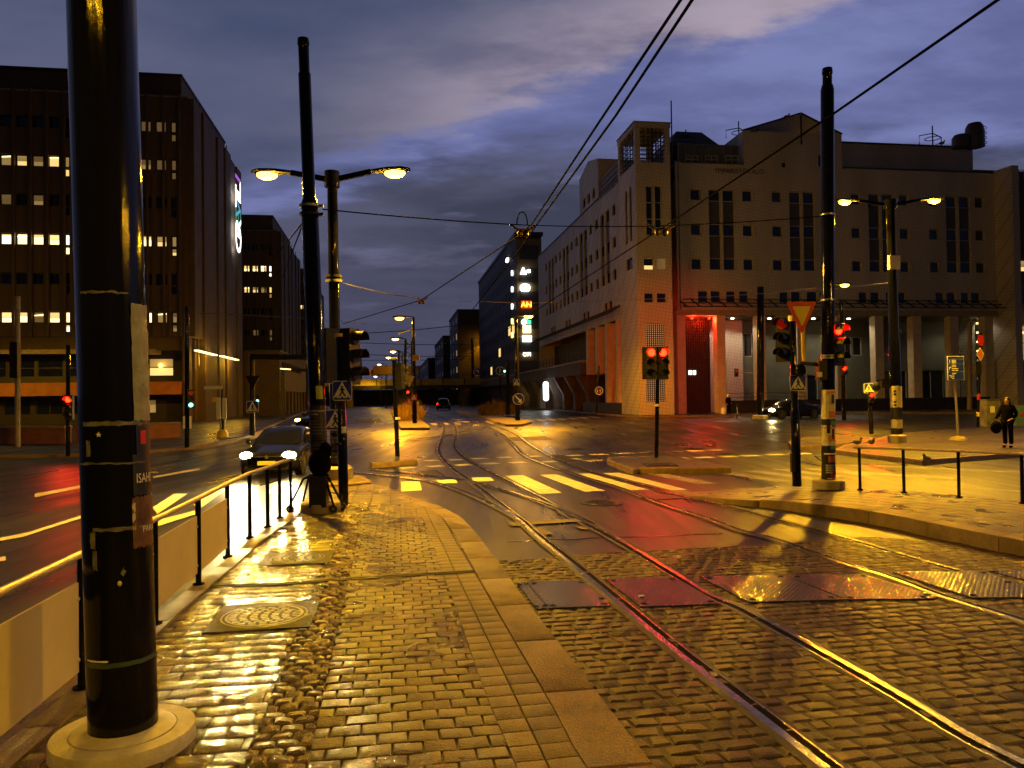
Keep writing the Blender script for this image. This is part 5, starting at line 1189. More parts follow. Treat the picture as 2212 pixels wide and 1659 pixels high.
def luminaire(root, p, d, k=1.0, lens=None, power=0, parts=True, c=SOD, aim=(0, 0, -1), spot=158):
    d = V(d).normalized(); p = V(p); n = V((-d.y, d.x, 0))
    m = MB(); prof = [(0, .05, .045), (.12, .075, .06), (.32, .15, .075), (.60, .16, .075), (.74, .09, .05), (.78, .03, .03)]; vs, fs = [], []
    for s, w, h in prof:
        for a in range(10): t = 2 * math.pi * a / 10; vs.append(p + d * (s * k) + n * (w * k * math.cos(t)) + V((0, 0, h * k * math.sin(t) * (1 if math.sin(t) > 0 else .55) + .03 * s)))
    for i in range(len(prof) - 1):
        for a in range(10): fs.append((i * 10 + a, i * 10 + (a + 1) % 10, (i + 1) * 10 + (a + 1) % 10, (i + 1) * 10 + a))
    fs += [tuple(range(9, -1, -1)), tuple(range(len(vs) - 10, len(vs)))]; m.add(vs, fs); h = m.build('luminaire', lampm, root)
    e = p + d * (.47 * k) + V((0, 0, -.035 * k)); m = MB(); m.ell(e, (.21 * k, .135 * k, .10 * k), 14, rz=math.atan2(d.y, d.x)); m.build('lens', lens or sodl, h)
    if power: light('SPOT', e + V((0, 0, -.13 * k)), power, c, .12, aim=(d.x * .3, d.y * .3, -1), size=158, blend=.4, parent=h); light('POINT', e + V((0, 0, -.14 * k)), power * .14, c, .10, parent=h)
    return h

# ---- the big tram mast in the left foreground
b = G(268, 1606, PH); ytop = b.y; t = DY(215, -160, ytop); r0 = 137 / 2 / F * ytop
mast = thing('tram_mast', 'thick glossy black mast with torn posters and tape, nearest at left', 'mast', b)
L_ = (t - b).length; m = MB(); axis_pole(m, b, t, [(0, r0), (1, r0)], 48); m.build('pole', scuff, mast)
m = MB(); ro = 147 / F * (b.y - .1)
m.lathe([(ro, -.02), (ro, .055), (ro * .985, .065), (ro * .74, .068), (ro * .74, .062), (ro * .72, .062), (ro * .72, .072), (ro * .52, .085), (r0, .088)], (b.x, b.y, PH), 56); m.build('concrete_base', mat('pale_concrete_base', (.52, .49, .42), .55, var=.35, vs=5, bump=.4, bs=22), mast)
f = wrapper(b, t, r0); k = lambda py: DY(265, py, ytop - r0).z - b.z; zz = k
xr = lambda px: (px - 262) / F * (ytop - r0)
X1 = r0 * 1.32                                               # right-hand silhouette, along the surface
grey_paper = mat('crumpled_paper', (.27, .29, .26), .45, var=.4, vs=9, bump=.8, bs=16)
wrap_patch(mast, f, r0 * .55, X1, zz(910), zz(650), grey_paper, 'poster_strip', .004, .004, 26, .006)
wrap_patch(mast, f, r0 * .62, X1, zz(990), zz(912), papk, 'poster', .004, .003); wrap_patch(mast, f, r0 * .75, r0 * .98, zz(962), zz(932), signr, 'red_square', .007)
wrap_patch(mast, f, r0 * .48, X1, zz(1075), zz(985), papk, 'poster', .004, .002)
wrap_text(mast, f, 'ISAHI', .062, r0 * .86, zz(1047), signw, .008, sx=.62)
mm_ = mat('brown_photo_poster', (.20, .10, .05), .3, var=.7, vs=7)
wrap_patch(mast, f, r0 * .42, X1, zz(1190), zz(1078), mm_, 'poster', .004, .006, 10, .002)
wrap_text(mast, f, 'PARA', .040, r0 * .98, zz(1157), signw, .009, name='lettering', sx=.8)
wrap_patch(mast, f, r0 * .42, r0 * .52, zz(1150), zz(1090), papr, 'poster_edge', .005)
for x0, x1, z0, z1 in ((-.9, .5, 632, 627), (-.95, 1.2, 920, 910), (-.7, 1.25, 1148, 1140), (-1.2, 1.25, 1003, 999)): wrap_patch(mast, f, r0 * x0, r0 * x1, zz(z0), zz(z1), tape, 'tape', .003, .004, 3, .003)
m = MB(); q = [f(r0 * .05, zz(1240), .004), f(r0 * .12, zz(1248), .004), f(r0 * .78, zz(1178), .006), f(r0 * .68, zz(1168), .006)]; m.quad(q); m.build('tape', tape, mast)
for x0, x1, z0, z1 in ((-.8, -.62, 1185, 1150), (-.72, -.58, 1232, 1190), (-.85, -.7, 985, 950)): wrap_patch(mast, f, r0 * x0, r0 * x1, zz(z0), zz(z1), tape, 'tape_scrap', .003, .006, 4, .004)
wrap_patch(mast, f, -r0 * 1.35, r0 * 1.35, zz(1444), zz(1434), mat('green_tape', (.06, .10, .085), .4, var=.3), 'green_tape', .003, .002, 2)
wrap_patch(mast, f, -r0 * 1.1, -r0 * .35, zz(1431), zz(1427), signw, 'tape_scrap', .004, .001, 2)
m = MB(); c = f(r0 * .02, zz(1262), .006); m.ell(c, (.011, .005, .013), 10); m.build('gum', mat('gum', (.75, .7, .45), .5), mast)
m = MB(); c = f(-r0 * .42, zz(938), .004); m.ext([(.013 * math.cos(R(90 + i * 36)) * (1 if i % 2 == 0 else .42), .013 * math.sin(R(90 + i * 36)) * (1 if i % 2 == 0 else .42)) for i in range(10)], c.y - .004, c.y, o=(c.x, 0, c.z)); m.build('star_sticker', signw, mast)
m = MB(); m.tube([f(r0 * 1.25, zz(1030), .004), f(r0 * 1.4, zz(1032), .03)], .006); m.build('bolt', steel, mast)

# ---- second tram mast
def tram_mast(pb, pt, zb, label, wl, wu, ystep, group=None, base_r=.33):
    b = G(pb[0], pb[1], zb); t = DY(pt[0], pt[1], b.y); y = b.y; rl_, ru = wl / 2 / F * y, wu / 2 / F * y
    root = thing('tram_mast', label, 'mast', b); fs = (DY(pb[0], ystep, y).z - b.z) / (t.z - b.z)
    m = MB(); ft = 1 - .075
    axis_pole(m, b, t, [(0, rl_), (fs, rl_), (fs + .012, ru), (ft, ru), (ft + .002, ru * .85), (.985, ru * .85), (.988, ru * .98), (1, ru * .9)], 28); m.build('pole', blackp, root)
    m = MB(); m.lathe([(base_r, -.02), (base_r, .11), (base_r * .93, .13), (rl_ + .02, .14)], b, 32); m.build('concrete_base', conc, root)
    return root, b, t, y, rl_, fs
root2, b2, t2, y2, r2_, fs2 = tram_mast((694, 1103), (655, 84), PH, 'tall leaning black mast at the tip of the left platform, posters below', 36, 27, 440, base_r=.29)
fz = lambda py: DY(690, py, y2).z - b2.z
f2m = wrapper(b2, t2, r2_); ax2 = (t2 - b2)
for py in (448, 466): c = b2 + ax2 * (fz(py) / ax2.z); m = MB(); m.cyl(c, c + V((0, 0, .035)), r2_ + .03, n=20); m.box(c + V((.15, 0, .02)), (.1, .05, .04)); m.build('clamp_band', steel if py == 448 else darkm, root2)
for z0, z1, mm, nm in ((1000, 952, papk, 'poster'), (950, 876, papk, 'poster'), (1022, 1002, papr, 'poster')): wrap_patch(root2, f2m, -r2_ * 1.25, r2_ * 1.25, fz(z0), fz(z1), mm, nm, .004, .006, 6, .006)
wrap_patch(root2, f2m, -r2_ * 1.3, r2_ * 1.3, fz(986), fz(977), mat('orange_tape', (.75, .16, .02), .45, var=.15), 'orange_tape', .012, .008)
wrap_text(root2, f2m, 'DAVID LÖHLEIN', .034, 0, fz(889), signw, .012, sx=.8); wrap_text(root2, f2m, 'GOTRAL', .03, -.04, fz(896), signw, .012, sx=.8)
for z in (908, 915, 921, 928, 935, 960, 968): wrap_patch(root2, f2m, -r2_ * .9, r2_ * random.uniform(-.2, .9), fz(z + 1.6), fz(z), tape, 'poster_line', .011, 0, 1)
wrap_patch(root2, f2m, -.01, r2_ * .75, fz(862), fz(834), mat('lime_sticker', (.45, .55, .04), .4), 'sticker', .004)
wrap_patch(root2, f2m, -r2_ * .9, r2_ * .1, fz(1048), fz(1000), signy, 'poster', .003, .006)
# wheeled rack leaning round its foot
c = V((b2.x + .02, b2.y - .05, PH)); rk = thing('wheeled_rack', 'black tubular stand with castor wheels parked round the foot of a mast', 'stand', c)
apx = c + V((0, -.16, .52))
def leg(x, y): m = MB(); m.tube([apx + V((x * .28, 0, 0)), apx + V((x * .5, y * .2, -.04)), c + V((x, y, .10))], .017); m.build('leg', blackp, rk)
for x, y in ((-.42, -.12), (-.30, .1), (.21, -.18), (.28, .05)): leg(x, y)
m = MB(); m.tube([apx + V((-.14, 0, 0)), apx + V((.14, 0, 0))], .02); m.tube([apx + V((.1, 0, 0)), apx + V((.2, -.02, .42)), apx + V((.32, -.02, .45))], .016); m.build('frame', blackp, rk)
m = MB(); m.box(c + V((0, -.15, .30)), (.24, .16, .44)); m.build('box', darkm, rk)
m = MB(); m.ell(c + V((.02, -.16, .70)), (.17, .13, .20), 12); m.ell(c + V((.10, -.16, .86)), (.09, .08, .14), 10); m.build('bag', cloth, rk)
for x, y in ((-.42, -.12), (.21, -.18), (.28, .05)):
    m = MB(); p = c + V((x, y, .055)); m.cyl(p + V((0, -.018, 0)), p + V((0, .018, 0)), .055, n=16); w = m.build('wheel', tyre, rk); m = MB(); m.cyl(p + V((0, -.022, 0)), p + V((0, .022, 0)), .022, n=10); m.build('hub', steel, w)

# ---- twin lamps
def twin_lamp(pb, ptop, zb, w, lamps, label, power, yaw=0.0, base=None, y=None):
    b = G(pb[0], pb[1], zb) if y is None else V((pb[0], pb[1], zb)); Y = b.y
    t = DY(ptop[0], ptop[1], Y) if y is None else V((pb[0], pb[1], y))
    root = thing('twin_street_lamp', label, 'street lamp', b, 0, 'twin armed sodium street lamps'); r = w / 2 / F * Y if y is None else .11
    m = MB(); axis_pole(m, b, t, [(0, r * 1.15), (.42, r * 1.15), (.425, r), (.955, r * .9), (.96, r * 1.05), (.99, r * 1.05), (1, r * .95)], 20); m.build('pole', matb, root)
    if base: m = MB(); m.lathe([(base, -.05), (base, .22), (base * .9, .25), (r * 1.2, .27)], b, 24); m.build('concrete_base', conc, root)
    m = MB(); m.cyl(t + V((0, 0, -.28)), t + V((0, 0, .03)), r * 1.35, n=18); m.build('cap', matb, root)
    for s, L in ((-1, lamps[0]), (1, lamps[1])):
        d = V((s * math.cos(yaw), s * math.sin(yaw), 0)); e = t + d * (L - .47) + V((0, 0, .02)); m = MB(); m.bar(t + V((0, 0, -.14)), e, .07, .1); m.build('arm', matb, root)
        luminaire(root, e, d, 1.0, sodl, power)
    return root, b, t, r
LP = 3800
k_ = F
root3, b3, t3, r3 = twin_lamp((729, 1036), (717, 374), .28, 24, (1.28, 1.24), 'black twin armed lamp behind the leaning mast, both heads glowing', LP, base=.30)
for k, z in enumerate((560, 570)): pass
f3 = wrapper(b3, t3, r3 * 1.15); fz3 = lambda py: DY(730, py, b3.y).z - b3.z
ax3 = t3 - b3
for py in (600, 610): c = b3 + ax3 * (fz3(py) / ax3.z); m = MB(); m.cyl(c, c + V((0, 0, .05)), r3 * 1.3 + .02, n=16); m.build('clamp_band', darkm if py == 600 else steel, root3)
for z0, z1 in ((1000, 975), (972, 940), (936, 925)): wrap_patch(root3, f3, -r3, r3 * 1.1, fz3(z0), fz3(z1), papk, 'poster', .004, .008, 5, .008)
for z in (945, 952, 960, 985): wrap_patch(root3, f3, -r3 * .8, r3 * .9, fz3(z + 2), fz3(z), tape, 'poster_line', .014, 0, 1)
c = DY(724.5, 907, b3.y - .25); ped_plate(root3, c, .40)
root4, b4, t4, r4 = twin_lamp((1938, 955), (1923, 434), .14, 21, (1.55, 1.50), 'black twin armed lamp on the right plaza with pale posters', LP * 2.0, base=.29)
f4 = wrapper(b4, t4, r4 * 1.2); fz4 = lambda py: DY(1935, py, b4.y).z - b4.z
wrap_patch(root4, f4, -r4 * 1.2, r4 * 1.3, fz4(880), fz4(834), papr, 'poster', .012, .01, 5, .01)
for z0, z1, mm in ((905, 881, papk), (925, 906, papr), (940, 926, papk)): wrap_patch(root4, f4, -r4 * 1.2, r4 * 1.2, fz4(z0), fz4(z1), mm, 'poster', .008, .01, 5, .008)
for x, z in ((-.06, 843), (-.06, 850), (-.06, 866), (-.06, 873)): wrap_patch(root4, f4, x, x + .07, fz4(z + 4), fz4(z), signk, 'poster_print', .026, 0, 1)
m = MB(); c = DY(1924, 570, b4.y); m.box(c + V((0, -r4 - .06, 0)), (.36, .16, .46)); m.build('notice_box', signw, root4)
m = MB(); c = DY(1912, 828, b4.y); m.box(c, (.3, .2, .3)); m.ell(c + V((-.3, 0, -.12)), (.13, .12, .16), 10); m.box(c + V((-.15, 0, .1)), (.3, .05, .05)); m.build('sensor_box', darkm, root4)
twin_lamp((-1.6, -2.2), (0, 0), PH, 0, (1.25, 1.25), 'black twin armed lamp standing on the left platform behind the viewer', LP * .13, yaw=.1, y=6.6)

twin_lamp((15, 1.0), (0, 0), PR, 0, (1.25, 1.25), 'black twin armed lamp farther back on the right platform, beside the viewer', LP * .65, yaw=-.9, y=6.8)

# ---- right tram mast
root5, b5, t5, y5, r5, fs5 = tram_mast((1789.5, 1052), (1787, 148), PR, 'tall black mast on the right platform wrapped in bright posters', 28, 23, 195, base_r=.27)
f5 = wrapper(b5, t5, r5); fz5 = lambda py: DY(1789, py, y5).z - b5.z
for z0, z1, mm in ((905, 842, papr), (925, 905, papk), (962, 918, papr), (1000, 962, papk), (1034, 1000, papk)): wrap_patch(root5, f5, -r5 * 1.2, r5 * 1.35, fz5(z0), fz5(z1), mm, 'poster', .004, .004, 5, .004)
for z0, z1, x0, x1, mm in ((845, 842, -.4, 1.2, papr), (850, 845, -.3, 1.2, signo), (902, 888, .1, 1.2, signo), (918, 908, .3, 1.2, mat('teal_print', (.05, .28, .28), .4)), (872, 852, .45, .9, signk), (935, 914, -.2, .25, signk), (948, 926, .5, .85, signk), (925, 921, -.5, 1.2, signo), (953, 940, .05, 1.2, signo), (970, 962, .3, 1.1, mat('teal_print', (.05, .28, .28), .4)), (981, 978, -.6, 1.2, signw), (997, 984, 0, 1.15, signo), (1031, 1022, .3, 1.1, signr), (1033, 1031, -.1, 1.1, signw)):
    wrap_patch(root5, f5, r5 * x0, r5 * x1, fz5(z0), fz5(z1), mm, 'poster_print', .011, .002, 2)
for z in (1003, 1007, 1011, 1015, 1019): wrap_patch(root5, f5, -r5 * .35, r5 * random.uniform(.7, 1.1), fz5(z + 1.4), fz5(z), signw, 'poster_print', .011, 0, 1)
wrap_patch(root5, f5, -r5 * 1.2, -r5 * .25, fz5(905), fz5(858), papr, 'poster', .009, .004, 4, .003)
for py in (466, 650, 770, 775): c = b5 + (t5 - b5) * (fz5(py) / (t5 - b5).z); m = MB(); m.cyl(c, c + V((0, 0, .03)), r5 + .012, n=20); m.build('clamp_band', steel, root5)
def sig_mat(kind): return {'r': redl, 'd': redd, 'o': offl, 'g': greenl}[kind]
c = DY(1812, 742, y5 - .05); hd = signal_head(root5, c, [redl, offl, offl], .82, rz=.55)
m = MB(); m.box(DY(1775, 800, y5) + V((0, 0, 0)), (.16, .2, .34)); m.bar(DY(1730, 785, y5), DY(1775, 788, y5), .05, .06); m.build('control_box', darkm, root5)
m = MB(); m.box(DY(1770, 809, y5 - .12), (.09, .02, .09)); m.build('box_label', signw, root5)
m = MB(); c = DY(1729, 800, y5); m.ell(c, (.10, .10, .12), 12); m.build('speaker', blackp, root5)

# ---- slim pole with give way and crossing signs on the right platform
b6 = G(1721.5, 1050, PR); t6 = DY(1711.5, 694, b6.y); y6 = b6.y; r6 = 17 / 2 / F * y6
root6 = thing('sign_pole', 'slim black pole with red and yellow give way sign over a crossing sign', 'sign post', b6)
m = MB(); axis_pole(m, b6, t6, [(0, r6 * 1.1), (.45, r6 * 1.1), (.46, r6 * .85), (1, r6 * .85)], 16); m.build('pole', blackp, root6)
m = MB(); m.cyl(t6, t6 + V((0, 0, .10)), r6 * 1.05, n=14); m.build('cap', signw, root6)
m = MB(); m.bar(DY(1736, 780, y6 - .1), DY(1732, 690, y6 - .1), .05, .05); m.build('bracket', signy, root6)
c = DY(1731.5, 683, y6 - .16); s = 62 / F * y6
tri = lambda k, r_=.0: [(-.5 * k, .47 * k), (.5 * k, .47 * k), (.0, -.50 * k)]
def rtri(k): return [(-.47 * k, .5 * k), (.47 * k, .5 * k), (.5 * k, .45 * k), (.035 * k, -.56 * k), (-.035 * k, -.56 * k), (-.5 * k, .45 * k)]
panel(root6, c, [('give_way_plate', signr, [rtri(s)], 0), ('yellow_field', signy, [[(x * .62, z * .62 + .03 * s) for x, z in rtri(s)]], -.013)])
ped_plate(root6, DY(1723, 827, y6 - .12), 34 / F * y6)
m = MB(); m.box(b6 + V((-.07, -.02, .42)), (.07, .09, .34)); m.build('push_button_box', darkm, root6)
m = MB(); cc = DY(1690, 722, y6 + .2)
ho = signal_head(root6, cc + V((0, 0, -.08)), [redd, offl, offl], .9, rz=-.75)
c7 = DY(1745, 830, y6 + .1); 

# ---- crossing sign and signals on the left platform tip
b7 = G(742.5, 1090, PH); y7 = b7.y; t7 = DY(735, 728, y7); r7 = 19 / 2 / F * y7
root7 = thing('sign_pole', 'slim black pole with blue crossing sign and side-on signal heads, left platform', 'sign post', b7)
m = MB(); axis_pole(m, b7, t7, [(0, r7 * 1.1), (.45, r7 * 1.1), (.46, r7 * .95), (1, r7 * .95)], 16); m.build('pole', blackp, root7)
m = MB(); m.cyl(t7, t7 + V((0, 0, .05)), r7 * 1.3, n=16); m.build('cap', mat('amber_cap', (.8, .5, .15), .4), root7)
s = 42 / F * y7; ped_plate(root7, DY(739.5, 844, y7 - r7 - .02), s)
signal_head(root7, DY(768, 770, y7), [offl, offl, offl], .9, rz=1.15); signal_head(root7, DY(702, 770, y7 + .3), [offl, offl, offl], .9, rz=-2.2)
for py in (790, 716 + 60): m = MB(); m.bar(DY(740, py, y7), DY(765, py - 6, y7), .03, .03); m.build('bracket', darkm, root7)
m = MB(); wf = wrapper(b7, t7, r7 * 1.1); wrap_patch(root7, wf, -.01, .07, DY(740, 935, y7).z - b7.z, DY(740, 921, y7).z - b7.z, signw, 'sticker', .003)

# ---- central signal on its island (two red heads)
def signal_post(pb, zb, top, heads, label, w=9, band=None, terrain=False, group=None, lean=None, name='traffic_signal'):
    b = (GT(pb[0], pb[1], zb) if terrain else G(pb[0], pb[1], zb)); Y = b.y; t = DY((lean if lean is not None else pb[0]), top, Y); r = max(.035, w / 2 / F * Y)
    root = thing(name, label, 'traffic signal', b, 0, group); m = MB(); axis_pole(m, b, t, [(0, r), (1, r * .9)], 12); m.build('pole', blackp, root)
    for (px, py, lit, k, rz) in heads:
        c = DY(px, py, Y - r - .12); signal_head(root, c, [sig_mat(q) for q in lit], k, rz)
        m = MB(); m.bar(DY(pb[0], py, Y), c + V((0, .12, 0)), .04, .05); m.build('bracket', darkm, root)
    if band: m = MB(); c = DY(pb[0], band, Y); m.cyl(c, c + V((0, 0, .07)), r * 1.25, n=12); m.build('band', signw, root)
    return root, b, Y
signal_post((1418, 988), .13, 768, [(1433, 784, 'roo', .95, .1), (1408, 784, 'roo', .95, -.3)], 'twin red signal heads on a slim post in the central island', 9, band=878, lean=1421)
isl = [o for o in col.objects if o.get('label', '').startswith('twin red signal heads')][0]; ip = ORIG[isl.name]
for s in (-1, 1):  # added heads turned away, there to carry red light onto the tower
    c = V((ip.x + s * .17, ip.y + .22, DY(1420, 784, ip.y).z)); signal_head(isl, c, [redl, offl, offl], .95, math.pi + .15 * s)
    light('SPOT', c + V((0, .3, .28)), 15000, (1, .03, .006), .10, aim=st(64.4, TS + 2.6 + s * 1.5, 4.2) - c, size=24, blend=1.0, name='red_spot', parent=isl)  # strong red beam added to wash the tower foot
# small island post
root8, b8, y8 = signal_post((858.5, 986), .14, 778, [(868, 812, 'ooo', .8, 2.6)], 'dark slim post on the tiny left island, signal heads turned away', 10, band=906, lean=851)
m = MB(); c = DY(851, 776, y8); m.cyl(c, c + V((0, 0, .06)), .10, n=12); m.build('cap', signw, root8)
# left roadside signals
signal_post((147, 986), .12, 745, [(147, 880, 'roo', .9, .15)], 'lit red signal on a dark post before the low wall at far left', 9, terrain=True)
rt, b9, y9 = signal_post((404, 966), .12, 662, [(412, 862, 'dog', .8, .5)], 'tall dark pole with a small green signal at the left kerb', 10, terrain=True)
for px in (397, 411): m = MB(); m.box(DY(px, 862, y9 - .1) + V((0, 0, -.6 - .35)), (.06, .06, .5)); m.build('reflector', signw, rt)
rt, b10, y10 = signal_post((38, 968), .12, 640, [], 'pale tapered pole with a dark cabinet at far left', 11, terrain=True, name='utility_pole'); rt['category'] = 'pole'
rt.children[0].data.materials[0] = conc
m = MB(); m.box(DY(33, 778, y10 - .2), (.32, .25, 1.5), rz=0); m.build('cabinet', darkm, rt)
b_ = GT(545, 941, .12); rg = thing('gantry', 'dark portal gantry with a crossing sign over the left road, nearer one', 'gantry', b_); tg = DY(544, 766, b_.y)
m = MB(); m.tube([b_, tg], .14, 10); m.build('post', darkm, rg); m = MB(); e = DY(672, 772, b_.y); m.bar(tg + V((0, 0, -.12)), e, .3, .28); m.build('beam', darkm, rg)
m = MB(); e2 = GT(676, 890, .12); m.tube([V((e.x, e.y, e.z)), V((e.x, e.y, 0))], .13, 10); m.build('post', darkm, rg); ped_plate(rg, DY(545.5, 879, b_.y - .2), .62)
m = MB(); m.ext([(-.4, .35), (.4, .35), (0, -.35)], -.02, 0, o=tuple(DY(546, 826, b_.y - .2))); m.build('sign_back', darkm, rg)
signal_head(rg, DY(556, 862, b_.y - .1), [offl, greenl], .7, .3)
b_ = GT(612, 908, .12); rg = thing('gantry', 'dark portal gantry with a lit beam end, farther one', 'gantry', b_); tg = DY(610, 798, b_.y)
m = MB(); m.tube([b_, tg], .15, 8); m.build('post', darkm, rg); m = MB(); m.bar(tg, DY(690, 801, b_.y), .3, .26); m.build('beam', darkm, rg); m = MB(); m.bar(DY(606, 796.5, b_.y - .2), DY(628, 798, b_.y - .2), .2, .1); m.build('beam_light', LIT[0], rg)
b_ = GT(690, 902, .12); tg = DY(690, 801, b_.y); m = MB(); m.tube([b_, tg], .15, 8); m.build('post', darkm, rg)
# roadworks sign with two pale boards
b_ = GT(480, 945, .12); rs_ = thing('board_sign', 'pair of tall pale boards on a post with an ochre block foot', 'sign', b_); k = b_.y / F
for s in (-1, 1):
    m = MB(); m.tube([b_ + V((s * 4 * k, 0, 0)), b_ + V((s * 4 * k, 0, 62 * k))], .04); m.build('leg', steel, rs_); m = MB(); m.box(b_ + V((s * 6.5 * k, -.06, 62 * k)), (9 * k, .04, 46 * k)); m.build('board', signw, rs_)
m = MB(); m.lathe([(13 * k, -.05), (12 * k, 10 * k), (8 * k, 16 * k), (.05, 17 * k)], b_, 14); m.build('foot', signy, rs_)
m = MB(); m.box(b_ + V((-18 * k, 0, 108 * k)), (40 * k, .05, 7 * k)); m.build('street_name_plate', signw, rs_); m = MB(); m.tube([b_ + V((0, .05, 0)), b_ + V((0, .05, 112 * k))], .05); m.build('post', darkm, rs_)
m = MB(); m.box(b_ + V((-12 * k, -.05, 82 * k)), (16 * k, .04, 10 * k)); m.build('small_board', signy, rs_)

# ---- right side signals, signs and posts
signal_post(Z4(605, 1150), .0, 650, [(Z4(608, 0)[0], Z4(0, 745)[1], 'ro', 1.0, .1)], 'red signal on a post with stickers behind the right mast', 9, lean=1817)
rs2, bq, yq = signal_post(Z4(828, 1262), .13, Z4(0, 930)[1], [(Z4(830, 0)[0], Z4(0, 962)[1], 'ro', .62, .0)], 'low red signal on a short post left of the plaza lamp', 9, lean=Z4(815, 0)[0])
ped_plate(rs2, DY(*Z4(805, 890), yq - .1), .40); m = MB(); m.box(DY(*Z4(840, 888), yq - .08), (.36, .02, .44)); m.build('side_board', concd, rs2)
signal_post(Z4(-78, 1130), .13, 620, [(Z5(0, 0)[0] * 0 + 1591, 805, 'do', .9, -.1)], 'pale tapered concrete pole with a dim red signal before the entrance', 16, name='concrete_pole')
cpole = [o for o in col.objects if o.name.startswith('concrete_pole')][0]; cpole['category'] = 'pole'; cpole.children[0].data.materials[0] = conc
# (its base ring)
cb = ORIG[cpole.name]; m = MB(); m.lathe([(.55, -.1), (.55, .16), (.3, .2)], cb, 20); m.build('base', conc, cpole)
bq = G(*Z4(1540, 1310), .13); rq = thing('direction_board', 'blue destination board with white lines on a leaning pale post', 'sign', bq); tq = DY(*Z4(1510, 830), bq.y); k = bq.y / F
m = MB(); m.tube([bq, tq], .045, 8); m.build('post', steel, rq)
m = MB(); m.lathe([(.31, -.05), (.26, .06), (.12, .13), (.05, .14)], bq, 16); m.build('foot', concd, rq)
c = DY(*Z4(1515, 725), bq.y - .08); w_, h_ = 36 * k, 52 * k
ly = [('board', signw, [rrect(w_, h_, .04)], 0), ('blue_field', signb, [[(-.47 * w_, z0 * h_), (.47 * w_, z0 * h_), (.47 * w_, z1 * h_), (-.47 * w_, z1 * h_)] for z0, z1 in ((-.48, -.17), (-.15, .165), (.185, .365), (.385, .48))], -.013)]
ln = []
for z, n in ((.32, 2), (.27, 2), (.22, 2), (.12, 2), (.06, 2), (-.02, 3), (-.09, 3), (-.22, 2), (-.28, 1), (-.36, 1), (-.43, 1)): ln.append([(-.24 * w_, z * h_ - .012 * h_), ((-.24 + .13 * n) * w_, z * h_ - .012 * h_), ((-.24 + .13 * n) * w_, z * h_ + .014 * h_), (-.24 * w_, z * h_ + .014 * h_)])
ln += [[(-.37 * w_, .21 * h_), (-.34 * w_, .21 * h_), (-.34 * w_, .30 * h_), (-.31 * w_, .29 * h_), (-.355 * w_, .345 * h_), (-.40 * w_, .29 * h_), (-.37 * w_, .30 * h_)], [(-.40 * w_, -.07 * h_), (-.37 * w_, -.07 * h_), (-.37 * w_, .02 * h_), (-.33 * w_, .02 * h_), (-.33 * w_, 0), (-.27 * w_, .035 * h_), (-.33 * w_, .07 * h_), (-.33 * w_, .05 * h_), (-.40 * w_, .05 * h_)], [(-.28 * w_, -.40 * h_), (-.31 * w_, -.40 * h_), (-.31 * w_, -.32 * h_), (-.35 * w_, -.32 * h_), (-.35 * w_, -.34 * h_), (-.40 * w_, -.305 * h_), (-.35 * w_, -.27 * h_), (-.35 * w_, -.29 * h_), (-.28 * w_, -.29 * h_)]]
ly.append(('white_print', signw, ln, -.017)); panel(rq, c, ly, 'board')
bq = G(*Z4(1695, 1205), .13); rq = thing('sign_pole', 'thin dark pole with round sign over an orange diamond, right plaza', 'sign post', bq); tq = DY(*Z4(1722, 440), bq.y); k = bq.y / F
m = MB(); m.tube([bq, tq], .06, 8); m.build('pole', blackp, rq)
for y0, y1, mm in ((1120, 1085, signy), (985, 935, signr)): c = bq + (tq - bq) * ((1205 - y0) / 765.); m = MB(); m.cyl(c, bq + (tq - bq) * ((1205 - y1) / 765.), .075, n=10); m.build('sticker_band', mm, rq)
c = DY(*Z4(1720, 497), bq.y - .1); panel(rq, c, [('round_plate', signr, [circ(6.5 * k, 20, sz=1.9)], 0)]); c = DY(*Z4(1716, 612), bq.y - .1)
dm = lambda s: [(0, 15 * s * k), (8.2 * s * k, 0), (0, -15 * s * k), (-8.2 * s * k, 0)]
panel(rq, c, [('diamond_plate', signw, [dm(1)], 0), ('orange_field', signo, [dm(.82)], -.013)])
c = DY(*Z4(1690, 740), bq.y); m = MB(); m.box(c, (13 * k, .25, 24 * k)); m.build('signal_back', darkm, rq)
bq = G(*Z4(1630, 1078), .0); rq = thing('utility_pole', 'plain ochre wooden pole before the arcade on the right', 'pole', bq); m = MB(); axis_pole(m, bq, DY(*Z4(1630, 350), bq.y), [(0, .22), (1, .17)], 12); m.build('shaft', mat('ochre_pole', (.34, .25, .13), .7, var=.3, stretch=(1, 1, .1)), rq)
